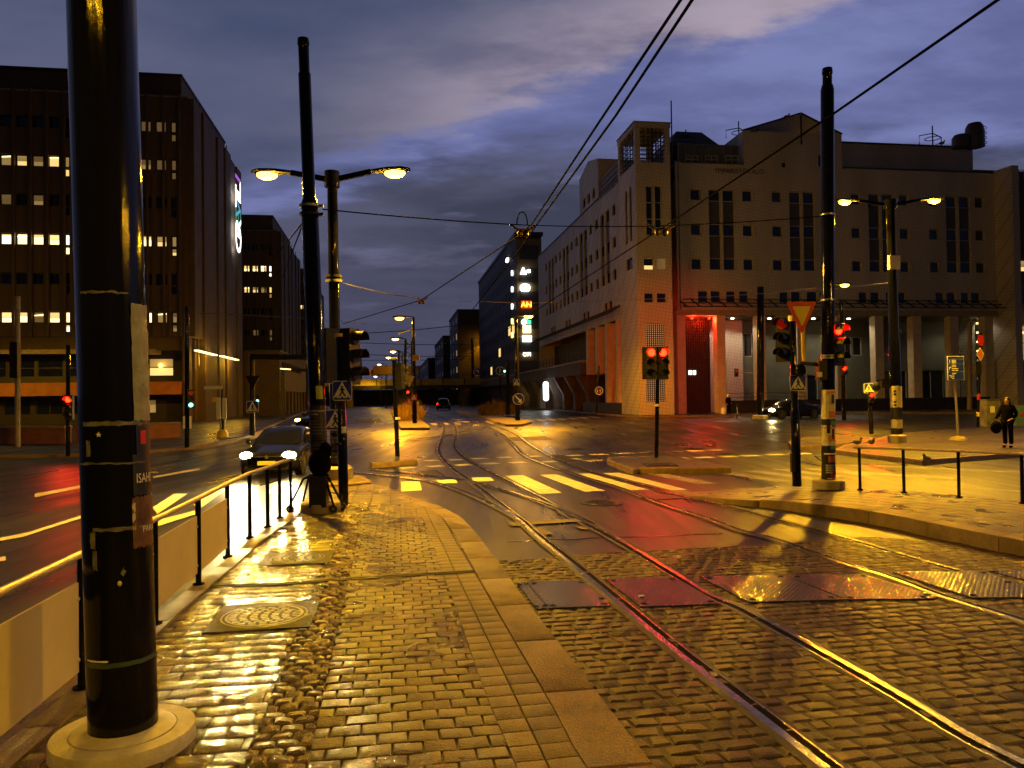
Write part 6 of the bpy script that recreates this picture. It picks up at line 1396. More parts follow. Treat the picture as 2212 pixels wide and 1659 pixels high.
# blue arrow signs and posts on the right median
def post_sign(pb, zb, top, label, w, plates, name='sign_pole', lamp=None, bushy=False):
    b = G(pb[0], pb[1], zb); Y = b.y; root = thing(name, label, 'street lamp' if lamp else 'sign post', b); r = w / 2 / F * Y; m = MB(); t = DY(top[0], top[1], Y)
    axis_pole(m, b, t, [(0, r), (.3, r), (.31, r * .8), (1, r * .6)], 12); m.build('pole', blackp, root)
    for kind, px, py, s in plates:
        c = DY(px, py, Y - r - .05); s = s / F * Y
        if kind == 'arrow': panel(root, c, [('round_plate', signw, [circ(s / 2, 24)], 0), ('blue_field', signb, [circ(s * .45, 24)], -.013), ('arrow', signw, S_(ARW, s), -.017)])
        elif kind == 'ped': ped_plate(root, c, s)
        elif kind == 'turn': panel(root, c, [('round_plate', signw, [circ(s / 2, 24)], 0), ('blue_field', signb, [circ(s * .42, 24)], -.013), ('arrow', signw, S_([[(.02, -.25), (.14, -.25), (.14, .1), (.05, .2), (-.08, .2), (-.08, .28), (-.26, .13), (-.08, 0), (-.08, .09), (.02, .09)]], s), -.017)])
        elif kind == 'fork': panel(root, c, [('round_plate', signw, [circ(s / 2, 24)], 0), ('dark_field', signk, [circ(s * .42, 24)], -.013), ('arrow', signw, S_([[(-.06, -.3), (.04, -.3), (.04, -.12), (.16, .0), (.10, .06), (.04, .0), (.04, .3), (-.06, .3)]], s), -.017)])
        elif kind == 'round': panel(root, c, [('round_plate', signw, [circ(s / 2, 24)], 0), ('blue_field', signb, [circ(s * .42, 24)], -.013), ('symbol', signw, S_([[(-.28, -.2), (-.2, -.2), (-.16, .15), (-.24, .15)]], s), -.017), ('symbol', signw, S_([[(.1, -.25), (.2, -.25), (.16, .05), (.24, .0), (.24, .12), (.06, .12)]], s), -.017)])
    if lamp:
        (lx, ly_), pw, k, lens = lamp; e = DY(lx, ly_, Y); d = V((e.x - t.x, 0, 0)); L = abs(d.x); d = d.normalized(); tt = V((t.x, t.y, e.z + .05))
        m = MB(); m.bar(tt, tt + d * max(.1, L - .47 * k), .09, .09); m.build('arm', lampm, root); luminaire(root, tt + d * max(.05, L - .47 * k), d, k, lens, pw, c=SOD2)
    return root
post_sign((1118.5, 908), .15, (1115, 688), 'thick black lamp post with blue arrow sign on the right median', 11, [('ped', 1116, 826, 14), ('arrow', 1120, 862, 25)], 'street_lamp', ((1141.5, 683), 9500, 1.6, sodl))
signal_post((1099, 897), .15, 777, [(1090, 802, 'ogo', .9, .1)], 'slim dark signal post beside the dry bush on the right median', 8, lean=1096)
post_sign((1023, 873), .15, (1020, 730), 'black lamp post with round turn sign, second along the right median', 9, [('turn', 1032, 803, 19)], 'street_lamp', ((1041, 731), 3000, 2.0, sodf))
post_sign((987, 868), .1, (988, 756), 'lamp post with one bright head, third along the right median', 8, [], 'street_lamp', ((999.5, 757), 2500, 2.3, sodf))
post_sign((1005, 871), .1, (1004, 772), 'thin dark post between two lamp posts on the right median', 5, [('ped', 1009, 851, 9)], 'sign_pole')
post_sign((960, 866), .1, (963, 780), 'lamp post with a small head, fourth along the right median', 6, [('arrow', 953, 847, 14)], 'street_lamp', ((977, 776), 1500, 2.4, sodf))
post_sign((928, 862), .1, (930, 790), 'smallest lamp post far down the right side of the street', 4, [], 'street_lamp', ((947, 790), 300, 2.6, sodf))
post_sign(Z4(-1420, 1100), .14, (1294, 790), 'slim post with round blue path sign before the side arcade', 5, [('round', 1294, 844, 18)])
rsu = post_sign((1081, 880), .1, (1080, 795), 'thin post with a round forked-lane sign under the walkway', 4, [('fork', 1080, 801, 19)])
# left median lamp row
rl1 = post_sign((896, 914), .15, (892.5, 685), 'black lamp post with one amber head on the planted median', 10, [('ped', 884, 0 + 859, 0.1)][:0], 'street_lamp', ((863, 687), 11500, 1.5, sodl))
yl = ORIG[rl1.name].y
c = DY(884, 824, yl - .3); s = 22 / F * yl; panel(rl1, c, [('give_way_back', signy, [rtri(s)], 0)])
for px, py in ((894, 858), (884, 868)):
    c = DY(px, py, yl - .3); s = 13 / F * yl; panel(rl1, c, [('red_lit_plate', signr, [rrect(s, s)], 0), ('triangle', signw, S_(TRI, s), -.015)])
m = MB(); m.box(DY(899, 773, yl - .2), (.45, .3, .4)); m.build('bracket_box', signy, rl1)
m = MB(); m.bar(DY(860, 721, yl), DY(893, 711, yl), .08, .08); m.build('side_arm', steel, rl1)
signal_head(rl1, DY(881, 850, yl - .2), [redl, offl], .6, .2)
for (px, py, lx, ly_, base, lab) in ((876, 737, 854, 732, 876, 'amber lamp on a lattice mast, second in the left row'), (868, 762, 849, 759, 870, 'pale lamp, third in the left row down the street'), (855, 773, 839, 772, 868, 'pale lamp, fourth in the left row down the street'), (834, 788, 819, 787, 866, 'small pale lamp, fifth in the left row down the street'), (823, 813, 811, 813, 864, 'tiny farthest lamp low over the bridge on the left')):
    Y = {876: 88, 870: 105, 868: 125, 866: 150, 864: 178}[base]; b = DY(px, 860, Y); b.z = 0; root = thing('street_lamp', lab, 'street lamp', b); m = MB(); t = DY(px, ly_, Y); m.tube([b, t], .12, 8); m.build('pole', darkm, root)
    e = DY(lx, ly_, Y); m = MB(); m.bar(t, e + V((.6, 0, .05)), .1, .1); m.build('arm', lampm, root); luminaire(root, e + V((.9, 0, .05)), (-1, 0, 0), 1.9, sodf, 2200)
# lattice catenary masts
def lattice(px, top, Y, label, w):
    b = DY(px, 870, Y); b.z = .1; t = DY(px, top, Y); root = thing('lattice_mast', label, 'mast', b); h = t.z - b.z; m = MB(); w *= .5
    for sx in (-1, 1):
        for sy in (-1, 1): m.tube([b + V((sx * w, sy * w, 0)), t + V((sx * w * .6, sy * w * .6, 0))], .06, 5)
    m.build('corner_posts', darkm, root); n = 16
    for sy in (-1, 1):
        m = MB(); m.tube([b + V(((1 if k % 2 else -1) * w * (1 - .4 * k / n), sy * w * (1 - .4 * k / n), h * k / n)) for k in range(n + 1)], .045, 4); m.build('bracing', darkm, root)
lattice(882, 737, 84, 'tall lattice mast standing in the planted median, nearer of two', 1.1); lattice(868, 758, 98, 'shorter lattice mast behind the other in the planted median', 1.2)
# sign gantry over the left lanes, seen from behind
Yg = 110; gb_ = DY(893, 860, Yg); gb_.z = 0; gg = thing('sign_gantry', 'reddish sign gantry crossing the left lanes, sign backs on it', 'gantry', gb_)
m = MB(); m.bar(DY(742, 806, Yg), DY(893, 804, Yg), .5, .8); m.build('beam', mat('rusty_beam', (.26, .09, .05), .6, var=.3), gg)
for x in (742, 893): m = MB(); p = DY(x, 805, Yg); m.tube([V((p.x, p.y, 0)), p], .25, 8); m.build('post', darkm, gg)
for x in (828, 900 - 19): m = MB(); m.box(DY(x, 800, Yg - .6), (44 / F * Yg, .15, 19 / F * Yg)); m.build('sign_back', mat('orange_sign_back', (.05, .02, .012), .5, var=.2), gg)

# ---- railings
def railing(bases, h, zb, label, panels, ext0=None, name='railing', group=None):
    P = [V(p) for p in bases]; root = thing(name, label, 'railing', P[0], 0, group)
    for p in P:
        m = MB(); m.cyl(p, p + V((0, 0, h)), .024, n=12); m.cyl(p + V((0, 0, -.005)), p + V((0, 0, .02)), .05, n=12); m.build('post', blackp, root)
    pts = ([V(ext0)] if ext0 else []) + P; m = MB(); m.tube([p + V((0, 0, h + .012)) for p in pts], .022, 10); m.build('handrail', brass, root)
    for i, j in panels:
        a, b = (V(ext0) if i < 0 else P[i]), P[j]; d = (b - a).normalized(); a2, b2_ = a + d * .06, b - d * .06; m = MB(); m.bar(a2 + V((0, 0, h * .49)), b2_ + V((0, 0, h * .49)), .014, h * .66); m.build('panel', panelm, root)
        for p, s in ((a, 1), (b, -1)):
            for z in (.25, .7): m = MB(); m.ell(p + d * s * .055 + V((.0, -.012, h * z)), (.02, .018, .016), 8); m.build('panel_clip', brass, root)
    return root
lb = [G(178, 1490, PH), G(335, 1351, PH), G(429, 1265, PH), G(492, 1205, PH), G(540, 1163, PH), G(578.5, 1140, PH), G(604.5, 1120, PH), G(628, 1108, PH)]
e0 = lb[0] + (lb[0] - lb[1]).normalized() * 1.35
railing(lb, .74, PH, 'black railing with brass handrail and grey panels along the left platform', [(-1, 0), (0, 1), (1, 2), (2, 3)], e0)
rb_ = [G(1858, 1059, PR), G(1953, 1065, PR), G(2072, 1075, PR), G(2209, 1088, PR)]; rb_.append(rb_[-1] + (rb_[-1] - rb_[-2]))
railing(rb_, .715, PR, 'black railing with brass handrail along the right platform edge', [], rb_[0] + (rb_[0] - rb_[1]).normalized() * .09)
# cycle racks before the arcade
for i, (x0, x1) in enumerate(((640, 750), (755, 872), (902, 1028), (1032, 1150), (1187, 1302), (1306, 1422), (1450, 1565), (1570, 1685), (1745, 1815))):
    if i % 2: pass
    a, b = G(*Z4(x0, 1040), .13), G(*Z4(x1, 1038), .13); h = .95; c = (a + b) / 2; root = thing('cycle_rack', 'low steel hoop rack in the row before the arcade', 'bike rack', c, 0, 'hoop racks before the arcade on the right')
    m = MB(); m.tube([a, a + V((0, 0, h * .8)), a + (b - a) * .06 + V((0, 0, h)), b + (a - b) * .06 + V((0, 0, h)), b + V((0, 0, h * .8)), b], .035, 6); m.tube([c, c + V((0, 0, h))], .025, 5); m.build('hoop', steel, root)
# utility box with graffiti
c = G(*Z4(1830, 1205), .13); root = thing('utility_cabinet', 'pale scrawled metal cabinet behind the standing person', 'cabinet', c); k = c.y / F
m = MB(); m.box(c + V((0, .3, 29 * k)), (28 * k, .6, 58 * k)); m.build('body', mat('scrawled_cabinet', (.23, .22, .18), .45, .3, var=.8, vs=1.8), root); m = MB(); m.box(c + V((0, .3, 59 * k)), (30 * k, .7, 2 * k)); m.build('lid', steel, root)
m = MB(); m.box(c + V((-3 * k, -.01, 38 * k)), (10 * k, .02, 14 * k)); m.build('notice', signw, root)
c = G(*Z4(2095, 1195), .13); root = thing('blue_hoarding', 'blue painted board with red shape at the right edge behind the person', 'hoarding', c); k = c.y / F
m = MB(); m.box(c + V((15 * k, .3, 22 * k)), (70 * k, .25, 44 * k)); m.build('board', mat('pale_blue_board', (.13, .24, .36), .5, var=.3, vs=1), root)
m = MB(); m.ext([(-16 * k, 0), (9 * k, 16 * k), (18 * k, 5 * k), (12 * k, -14 * k)], -.02, .02, o=(c.x + 6 * k, c.y + .15, c.z + 23 * k)); m.build('red_shape', signr, root)
# dry grass on the medians
def tuft(cx, cy, rx, ry, h, n, label, name='dry_bush', zb=.15, cat='plant'):
    m = MB(); base = V((cx, cy, zb))
    for _ in range(n):
        a, q = random.uniform(0, 6.283), math.sqrt(random.random()); p = base + V((rx * q * math.cos(a), ry * q * math.sin(a), 0)); hh = h * random.uniform(.45, 1.05) * (1 - .45 * q); ln_ = V((random.gauss(0, .25), random.gauss(0, .25), 1)) * hh
        w = V((random.uniform(-1, 1), random.uniform(-1, 1), 0)).normalized() * random.uniform(.015, .04); mid = p + ln_ * .55 + V((random.gauss(0, .06), random.gauss(0, .06), 0))
        m.add([p - w, p + w, mid + w * .8, mid - w * .8, p + ln_], [(0, 1, 2, 3), (3, 2, 4)])
    root = thing(name, label, cat, base); m.build('dry_stems', mat('dry_grass', (.20, .12, .045), .85, var=.5, vs=3), root); return root
p = G(1078, 896, .15); tuft(p.x, p.y, 2.0, 1.6, 1.9, 1500, 'dry brown ornamental grass on the right median')
p = G(884, 906, .15); tuft(p.x, p.y, 1.1, 4.5, 1.9, 1300, 'tall dry grass growing round the lattice masts on the left median')
p = G(880, 888, .15); tuft(p.x - .4, p.y, 1.0, 6.0, 2.4, 900, 'darker tall grass farther back on the left median')

# ---- lamps not on the twin posts
Y = 46; e = DY(1815, 616, Y); root = thing('hanging_street_lamp', 'single amber lamp hung on a span wire right of the mast', 'street lamp', e); luminaire(root, e + V((-.35, 0, .05)), (1, 0, 0), 1.3, sodl, 3200)
root = thing('street_lamp', 'lamp post on the left pavement outside the view, lighting the brown block', 'street lamp', st(56, -34)); b = st(56, -34, -.2); m = MB(); axis_pole(m, b, b + V((0, 0, 9)), [(0, .12), (1, .07)], 10); m.build('pole', blackp, root); luminaire(root, b + V((.1, 0, 9)), (1, .5, 0), 1.4, sodl, 4200)
# ================================================================== CARS, PEOPLE, BIRDS, WIRES
def make_car(name, label, p, rz, k=1.0, L=4.25, Wd=1.79, H=1.45, head=None, plate=True, side_light=False, power=0, paint=None, boot=.0):
    root = thing(name, label, 'car', p, rz); hl = L / 2; w = Wd / 2; paint = paint or carm
    def loft(stn, fn, name, mm, parent):
        m = MB(); rings = [fn(*s) for s in stn]; n = len(rings[0]); vs, fs = [v for r_ in rings for v in r_], []
        for i in range(len(rings) - 1):
            for j in range(n): fs.append((i * n + j, i * n + (j + 1) % n, (i + 1) * n + (j + 1) % n, (i + 1) * n + j))
        fs += [tuple(range(n - 1, -1, -1)), tuple(range((len(rings) - 1) * n, len(rings) * n))]; m.add(vs, fs); m.xform((0, 0, 0), 0, k); return m.build(name, mm, parent, local=True, ang=50)
    def ring(y, zs, zt, ww):
        h = [(0, zs), (ww * .86, zs), (ww * .97, zs + .10), (ww, zs + .28), (ww * .985, zt - .20), (ww * .94, zt - .07), (ww * .78, zt - .01), (ww * .4, zt + .02), (0, zt + .03)]
        return [(x, y, z) for x, z in h] + [(-x, y, z) for x, z in h[-2:0:-1]]
    bd = loft([(-hl, .34, .60, w * .62), (-hl + .05, .24, .68, w * .82), (-hl + .28, .19, .74, w * .95), (-hl + .8, .18, .86, w), (-hl + 1.25, .18, .94, w), (-.2, .18, .98, w), (.9, .18, 1.0, w), (hl - .5, .2, .99 + boot * .02, w * .98), (hl - .15, .26, .95, w * .92), (hl, .36, .82, w * .78)], ring, 'body', paint, root)
    def cab(y, zb, zr, wb, wr):
        h = [(0, zb), (wb, zb), (wb * .5 + wr * .5, zb * .45 + zr * .55), (wr, zr - .05), (wr * .75, zr), (0, zr + .015)]
        return [(x, y, z) for x, z in h] + [(-x, y, z) for x, z in h[-2:0:-1]]
    y0 = -hl + 1.15; rr = hl - .18 - boot * .75
    cb = loft([(y0, .90, .95, w * .86, w * .8), (y0 + .45, .92, 1.22, w * .88, w * .74), (y0 + .85, .93, H - .04, w * .9, w * .69), (y0 + 1.35, .94, H, w * .9, w * .68), (rr - .9, .95, H - .03, w * .9, w * .67), (rr - .35, .95, H - .17, w * .88, w * .66), (rr, .93, 1.0, w * .84, w * .72)], cab, 'cabin', paint, root)
    gm = mat('car_glass', (.008, .009, .010), .05, var=0, spec=.35)
    def gq(pts, nm='window'):
        m = MB(); m.quad(pts); m.xform((0, 0, 0), 0, k); m.build(nm, gm, cb, local=True)
    gq([(-w * .80, y0 + .03, .965), (w * .80, y0 + .03, .965), (w * .64, y0 + .82, H - .075), (-w * .64, y0 + .82, H - .075)][::1], 'windscreen')
    for s in (-1, 1):
        e = .012; X = lambda z: s * (w * .9 + (w * .69 - w * .9) * (z - .94) / (H - .99) + e)
        gq([(X(.98), y0 + .35, .98), (X(.98), y0 + 1.25, .98), (X(H - .12), y0 + 1.25, H - .12), (X(H - .12), y0 + .95, H - .12)]); gq([(X(.98), y0 + 1.32, .98), (X(.98), rr - .75, .98), (X(H - .14), rr - .85, H - .14), (X(H - .12), y0 + 1.32, H - .12)])
        m = MB(); m.ell((s * (w + .06), y0 + .42, 1.0), (.10, .07, .075), 10); m.xform((0, 0, 0), 0, k); m.build('mirror', paint, root, local=True)
        m = MB(); m.ell((s * w * .70, -hl + .13, .665), (.21, .15, .105), 14, rz=s * .45); m.xform((0, 0, 0), 0, k); hlm = m.build('headlight', head or offl, root, local=True)
        if power: light('SPOT', V((0, 0, 0)), power, (1, .74, .30), .07, name='headlamp_light', aim=(0, -1, .0), size=60, blend=.9).parent = hlm; hlm_l = [o for o in hlm.children if o.type == 'LIGHT'][0]; hlm_l.location = V((s * w * .70, -hl - .10, .665)) * k
        m = MB(); m.box((s * w * .72, -hl + .10, .40), (.18, .08, .07)); m.xform((0, 0, 0), 0, k); m.build('fog_light', offl, root, local=True)
        for y in (-hl + .82, hl - .82):
            m = MB(); m.cyl((s * (w - .20), y, .315), (s * (w + .005), y, .315), .315, n=22); m.xform((0, 0, 0), 0, k); wh = m.build('wheel', tyre, root, local=True)
            m = MB(); m.cyl((s * (w - .02), y, .315), (s * (w + .012), y, .315), .07, n=12)
            for a in range(5): t = a * 2 * math.pi / 5; m.bar((s * (w + .006), y + .05 * math.cos(t), .315 + .05 * math.sin(t)), (s * (w + .006), y + .21 * math.cos(t), .315 + .21 * math.sin(t)), .05, .02)
            m.xform((0, 0, 0), 0, k); m.build('rim', rim, wh, local=True)
            m = MB(); pts = [(y + .37 * math.cos(R(a)), .315 + .37 * math.sin(R(a))) for a in range(0, 181, 20)]; m.tube([(s * (w - .01), a, b) for a, b in pts], .022, 6); m.xform((0, 0, 0), 0, k); m.build('wheel_arch', darkm, root, local=True)
    m = MB(); m.box((0, -hl + .03, .60), (.95, .05, .10)); m.xform((0, 0, 0), 0, k); m.build('grille', darkm, root, local=True)
    m = MB(); m.box((0, -hl - .005, .635), (1.0, .03, .012)); m.ext(circ(.055, 16), -hl - .035, -hl - .01, o=(0, 0, .625)); m.xform((0, 0, 0), 0, k); m.build('badge_bar', rim, root, local=True)
    m = MB(); m.box((0, -hl + .06, .30), (1.3, .08, .12)); m.xform((0, 0, 0), 0, k); m.build('bumper_intake', darkm, root, local=True)
    if plate:
        m = MB(); m.box((0, -hl - .03, .45), (.52, .02, .12)); m.xform((0, 0, 0), 0, k); m.build('number_plate', mat('plate_glow', (.7, .6, .25), .5, var=.1), root, local=True)
    if side_light: m = MB(); m.box((w * .5 * 0 - w - .004, 0, .34), (.012, 2.2, .05)); m.xform((0, 0, 0), 0, k); m.build('sill_trim', rim, root, local=True)
    return root
headm = mat('headlight_lit', (.9, .9, .8), .2, var=0, emit=(1, .74, .27), es=170)
amberm = mat('amber_headlight', (.9, .6, .2), .2, var=0, emit=(1, .55, .1), es=40)
p = GT(577, 1033, 0); cr_ = R(3); p = p - V((math.sin(cr_), -math.cos(cr_), 0)) * 2.1 * .82; p.z = terr(p.x, p.y - 1)
make_car('hatchback_car', 'dark hatchback with blazing headlights waiting beside the left platform', p, cr_, k=.82, head=headm, power=1500)
p = GT(676, 931, 0); p.y += 2; make_car('saloon_car', 'farther dark car half hidden behind the leaning mast, amber lamp showing', p, R(-10), head=amberm, power=300, plate=False)
p = G(1712, 905, 0); make_car('saloon_car', 'dark saloon with lit headlights crossing on the right behind the sign pole', V((p.x, p.y + .5, 0)), R(-68), head=headm, power=420, L=4.6, H=1.43, boot=.8, plate=False, side_light=True)
Y = 120; p = DY(958, 868, Y); p.z = 0; van = make_car('estate_car', 'small dark car under the bridge showing one red rear lamp', p, R(185), head=offl, plate=False, L=4.6, H=1.6, k=1.15)
for s in (-1, 1): m = MB(); m.ell((s * .85, 2.3, .95), (.16, .08, .14), 10); m.build('rear_lamp', redl if s > 0 else redd, van, local=True)

# people: one skinned body, clothes as its parts
def skinned(name, verts, edges, radii, m_, parent, sub=2, root_i=0):
    me = bpy.data.meshes.new(name); me.from_pydata(verts, edges, []); me.materials.append(m_); o = bpy.data.objects.new(name, me); col.objects.link(o); o.parent = parent
    md = o.modifiers.new('Skin', 'SKIN'); md.use_smooth_shade = True; sv = me.skin_vertices[0].data
    for i, r_ in enumerate(radii): sv[i].radius = r_ if isinstance(r_, tuple) else (r_, r_); sv[i].use_root = (i == root_i)
    sb = o.modifiers.new('Sub', 'SUBSURF'); sb.levels = sub; sb.render_levels = sub
    return o
def person(label, p, rz, h=1.72, hood=True, hair=(.012, .010, .010), arms='hip', hat=None):
    root = thing('person', label, 'person', p, rz); s = h / 1.72
    V3 = lambda *a: [tuple(x * s for x in q) for q in a]
    # body facing -Y: pelvis, spine, neck, head, legs, arms with hands
    vt = V3((0, 0, .93), (0, .005, 1.12), (0, .0, 1.32), (0, .01, 1.44), (0, -.005, 1.50), (0, -.02, 1.58), (0, -.015, 1.68),
            (.09, 0, .88), (.10, -.03, .50), (.10, .0, .09), (.11, -.13, .035), (-.09, 0, .88), (-.10, .02, .50), (-.10, .05, .09), (-.11, -.08, .035),
            (.17, .01, 1.40), (.27, .05, 1.14), (.17, -.10, .98), (.13, -.16, .955), (-.17, .01, 1.40), (-.27, .0, 1.14), (-.33, -.14, .95), (-.35, -.20, .90))
    ed = [(0, 1), (1, 2), (2, 3), (3, 4), (4, 5), (5, 6), (0, 7), (7, 8), (8, 9), (9, 10), (0, 11), (11, 12), (12, 13), (13, 14), (2, 15), (15, 16), (16, 17), (17, 18), (2, 19), (19, 20), (20, 21), (21, 22)]
    ra = [.13, .12, .14, .06, .06, .088, .075, .085, .055, .042, .038, .085, .055, .042, .038, .06, .043, .03, .028, .06, .043, .03, .028]
    ra = [x * s for x in ra]
    # five fingers on each hand
    for wrist, d in ((18, (-.6, -.7, -.2)), (22, (-.2, -.6, -.7))):
        for q in range(5):
            o = V(vt[wrist]); dd = V(d).normalized(); side = dd.cross(V((0, 0, 1))).normalized(); off = side * ((q - 2) * .016) if q < 4 else side * .03
            L = (.05, .065, .07, .06, .035)[q]; a = o + off * s * .8 + dd * .03 * s; b = a + dd * L * .55 * s; c = b + (dd + V((0, 0, -.5))).normalized() * L * .45 * s; i = len(vt); vt += [tuple(a), tuple(b), tuple(c)]; ed += [(wrist, i), (i, i + 1), (i + 1, i + 2)]; ra += [.009 * s, .008 * s, .007 * s]
    bd = skinned('body', vt, ed, ra, skin, root, 1)
    m = MB(); m.ell((0, -.115 * s, 1.575 * s), (.014 * s, .02 * s, .022 * s), 8); m.build('nose', skin, bd, local=True)
    for sx in (-1, 1): m = MB(); m.ell((sx * .034 * s, -.098 * s, 1.60 * s), (.012 * s, .008 * s, .007 * s), 8); m.build('eye', signk, bd, local=True)
    tr = V3((0, 0, .95), (.09, 0, .88), (.10, -.03, .50), (.10, 0, .11), (-.09, 0, .88), (-.10, .02, .50), (-.10, .05, .11))
    skinned('trousers', tr, [(0, 1), (1, 2), (2, 3), (0, 4), (4, 5), (5, 6)], [x * s for x in (.15, .105, .082, .075, .105, .082, .075)], cloth, bd, 1)
    ct = V3((0, 0, .80), (0, 0, .98), (0, .005, 1.16), (0, .0, 1.34), (0, .01, 1.45), (.17, .01, 1.40), (.27, .05, 1.14), (.18, -.085, 1.0), (-.17, .01, 1.40), (-.27, .0, 1.14), (-.325, -.125, .97))
    skinned('coat', ct, [(0, 1), (1, 2), (2, 3), (3, 4), (3, 5), (5, 6), (6, 7), (3, 8), (8, 9), (9, 10)], [(x[0] * s, x[1] * s) for x in ((.21, .17), (.20, .16), (.185, .15), (.18, .14), (.085, .08), (.085, .085), (.068, .068), (.055, .055), (.085, .085), (.068, .068), (.055, .055))], mat('dark_coat', (.005, .0045, .0045), .95, spec=.05, var=.4, vs=10, bump=.2, bs=30), bd, 2, 1)
    m = MB(); m.ell((0, .022 * s, 1.625 * s), (.098 * s, .098 * s, .115 * s), 16); m.ell((0, .06 * s, 1.53 * s), (.10 * s, .07 * s, .12 * s), 12); m.build('hair' if not hat else 'hat', mat('dark_hair', hair, .6) if not hat else hat, bd, local=True)
    for x, y in ((.11, -.07), (-.11, -.02)): m = MB(); m.ell((x * s, y * s, .045 * s), (.05 * s, .13 * s, .05 * s), 10); m.build('shoe', blackp, bd, local=True)
    return root
p = G(*Z4(1945, 1375), .13); p.z = .13; sc_h = (Z4(0, 1375)[1] - Z4(0, 965)[1]) / F * p.y
person('person in a long black coat looking left, standing beside a pale cabinet', p, R(-52), sc_h * 1.0)
c = p + V((-.42, -.12, .62)); bagr = thing('shoulder_bag', 'dark shoulder bag hanging at the hip of the person in black', 'bag', c); m = MB(); m.ell(c, (.17, .10, .19), 12); m.build('bag_body', cloth, bagr); m = MB(); m.tube([c + V((-.1, 0, .12)), c + V((.1, .05, .42)), c + V((.3, .08, .78))], .012, 6); m.build('strap', cloth, bagr)
p = DY(1574, 890, 62); p.z = .14; person('tiny person in dark clothes and pale hat by the entrance column', p, R(30), 1.72, hat=signw)
c = p + V((-.45, -.15, .38)); bg_ = thing('carrier_bag', 'white carrier bag held by the tiny person near the entrance', 'bag', c); m = MB(); m.lathe([(.16, -.28), (.20, -.1), (.17, .2), (.10, .26)], c, 10); m.build('bag_body', signw, bg_); m = MB(); m.tube([c + V((-.08, 0, .24)), c + V((0, 0, .42)), c + V((.08, 0, .24))], .012, 5); m.build('handle', signw, bg_)
# bicycle behind the concrete pole
p = DY(1592, 890, 57); p.z = .05; bk = thing('bicycle', 'dark bicycle with a white stripe leaning behind the concrete pole', 'bicycle', p, R(72)); 
for x in (-.52, .52):
    m = MB(); m.tube([(x + .33 * math.cos(t), 0, .34 + .33 * math.sin(t)) for t in [q * math.pi / 10 for q in range(21)]], .02, 6)
    w = m.build('wheel', tyre, bk, local=True); m = MB()
    for q in range(8): t = q * math.pi / 4; m.tube([(x, 0, .34), (x + .31 * math.cos(t), 0, .34 + .31 * math.sin(t))], .004, 4)
    m.build('spokes', steel, w, local=True)
m = MB(); m.tube([(-.52, 0, .34), (-.12, 0, .36), (.36, 0, .80), (-.22, 0, .82), (-.12, 0, .36)], .022, 6); m.tube([(-.22, 0, .82), (-.52, 0, .34)], .016, 6); m.tube([(.36, 0, .80), (.52, 0, .34)], .02, 6); m.build('frame', signw, bk, local=True)
m = MB(); m.tube([(.36, 0, .8), (.33, 0, 1.0)], .016, 6); m.tube([(.30, -.28, 1.0), (.35, 0, 1.02), (.30, .28, 1.0)], .014, 6); m.build('handlebar', darkm, bk, local=True)
m = MB(); m.tube([(-.22, 0, .8), (-.25, 0, .94)], .014, 6); m.ell((-.27, 0, .96), (.14, .07, .035), 10); m.build('saddle', darkm, bk, local=True)
# pigeons
def pigeon(p, rz, label, k=1.0):
    root = thing('pigeon', label, 'bird', p, rz); m = MB(); m.ell((0, 0, .14 * k), (.075 * k, .14 * k, .075 * k), 12); m.ell((0, -.13 * k, .25 * k), (.035 * k, .042 * k, .038 * k), 10); m.tube([(0, -.09 * k, .17 * k), (0, -.125 * k, .24 * k)], [.05 * k, .03 * k], 8); b = m.build('body', mat('pigeon_grey', (.07, .07, .08), .6, var=.4, vs=14), root, local=True)
    m = MB(); m.add([(-.04 * k, .10 * k, .14 * k), (.04 * k, .10 * k, .14 * k), (.05 * k, .27 * k, .10 * k), (-.05 * k, .27 * k, .10 * k), (0, .1 * k, .11 * k)], [(0, 1, 2, 3), (0, 3, 4), (1, 4, 2), (3, 2, 4)]); m.build('tail', cloth, b, local=True)
    m = MB(); m.tube([(0, -.165 * k, .25 * k), (0, -.195 * k, .24 * k)], [.01 * k, .002], 6); m.build('beak', signk, b, local=True)
    for s in (-1, 1): m = MB(); m.tube([(s * .03 * k, 0, .09 * k), (s * .03 * k, -.01, 0)], .008, 5); m.build('leg', signr, b, local=True)
for q, rz, lab, k, z in (((712, 1362), 1.5, 'dark pigeon pecking on the ground left of the railing end', 1.0, .13), ((828, 1362), .2, 'dark pigeon standing upright behind the railing end', 1.0, .13), ((1282, 1512), -1.0, 'pale brown pigeon standing at the plaza kerb beyond the railing', 1.0, 0.0)): pigeon(G(*Z4(*q), z), rz, lab, k)
for px, py, Y, lab in ((1633, 287, 66.5, 'dark bird perched on the left slope of the gable'), (1699, 257, 66.5, 'dark bird perched near the peak of the gable'), (2034, 314, 71, 'dark bird perched on the flat attic edge')): pigeon(DY(px, py, Y) + V((0, 0, -.05)), 1.2, lab, 1.8)
# litter
for (q, lab) in ((Z5(472, 296), 'pale scrap of litter on the asphalt beside the signal island'), (Z5(815, 310), 'pale scrap of litter at the front corner of the signal island'), (Z5(982, 376), 'white scrap of litter at the tip of the right platform'), (ZA(1258, 326), 'white scrap lying on the steel plate between the left rails')):
    p = G(*q, .0); z = .03 if 'plate' in lab else .012; m = MB(); m.ell((0, 0, .006), (.035, .022, .008), 7); m.xform((p.x, p.y, z), .4); tag(m.build('litter', signw), lab, 'litter')
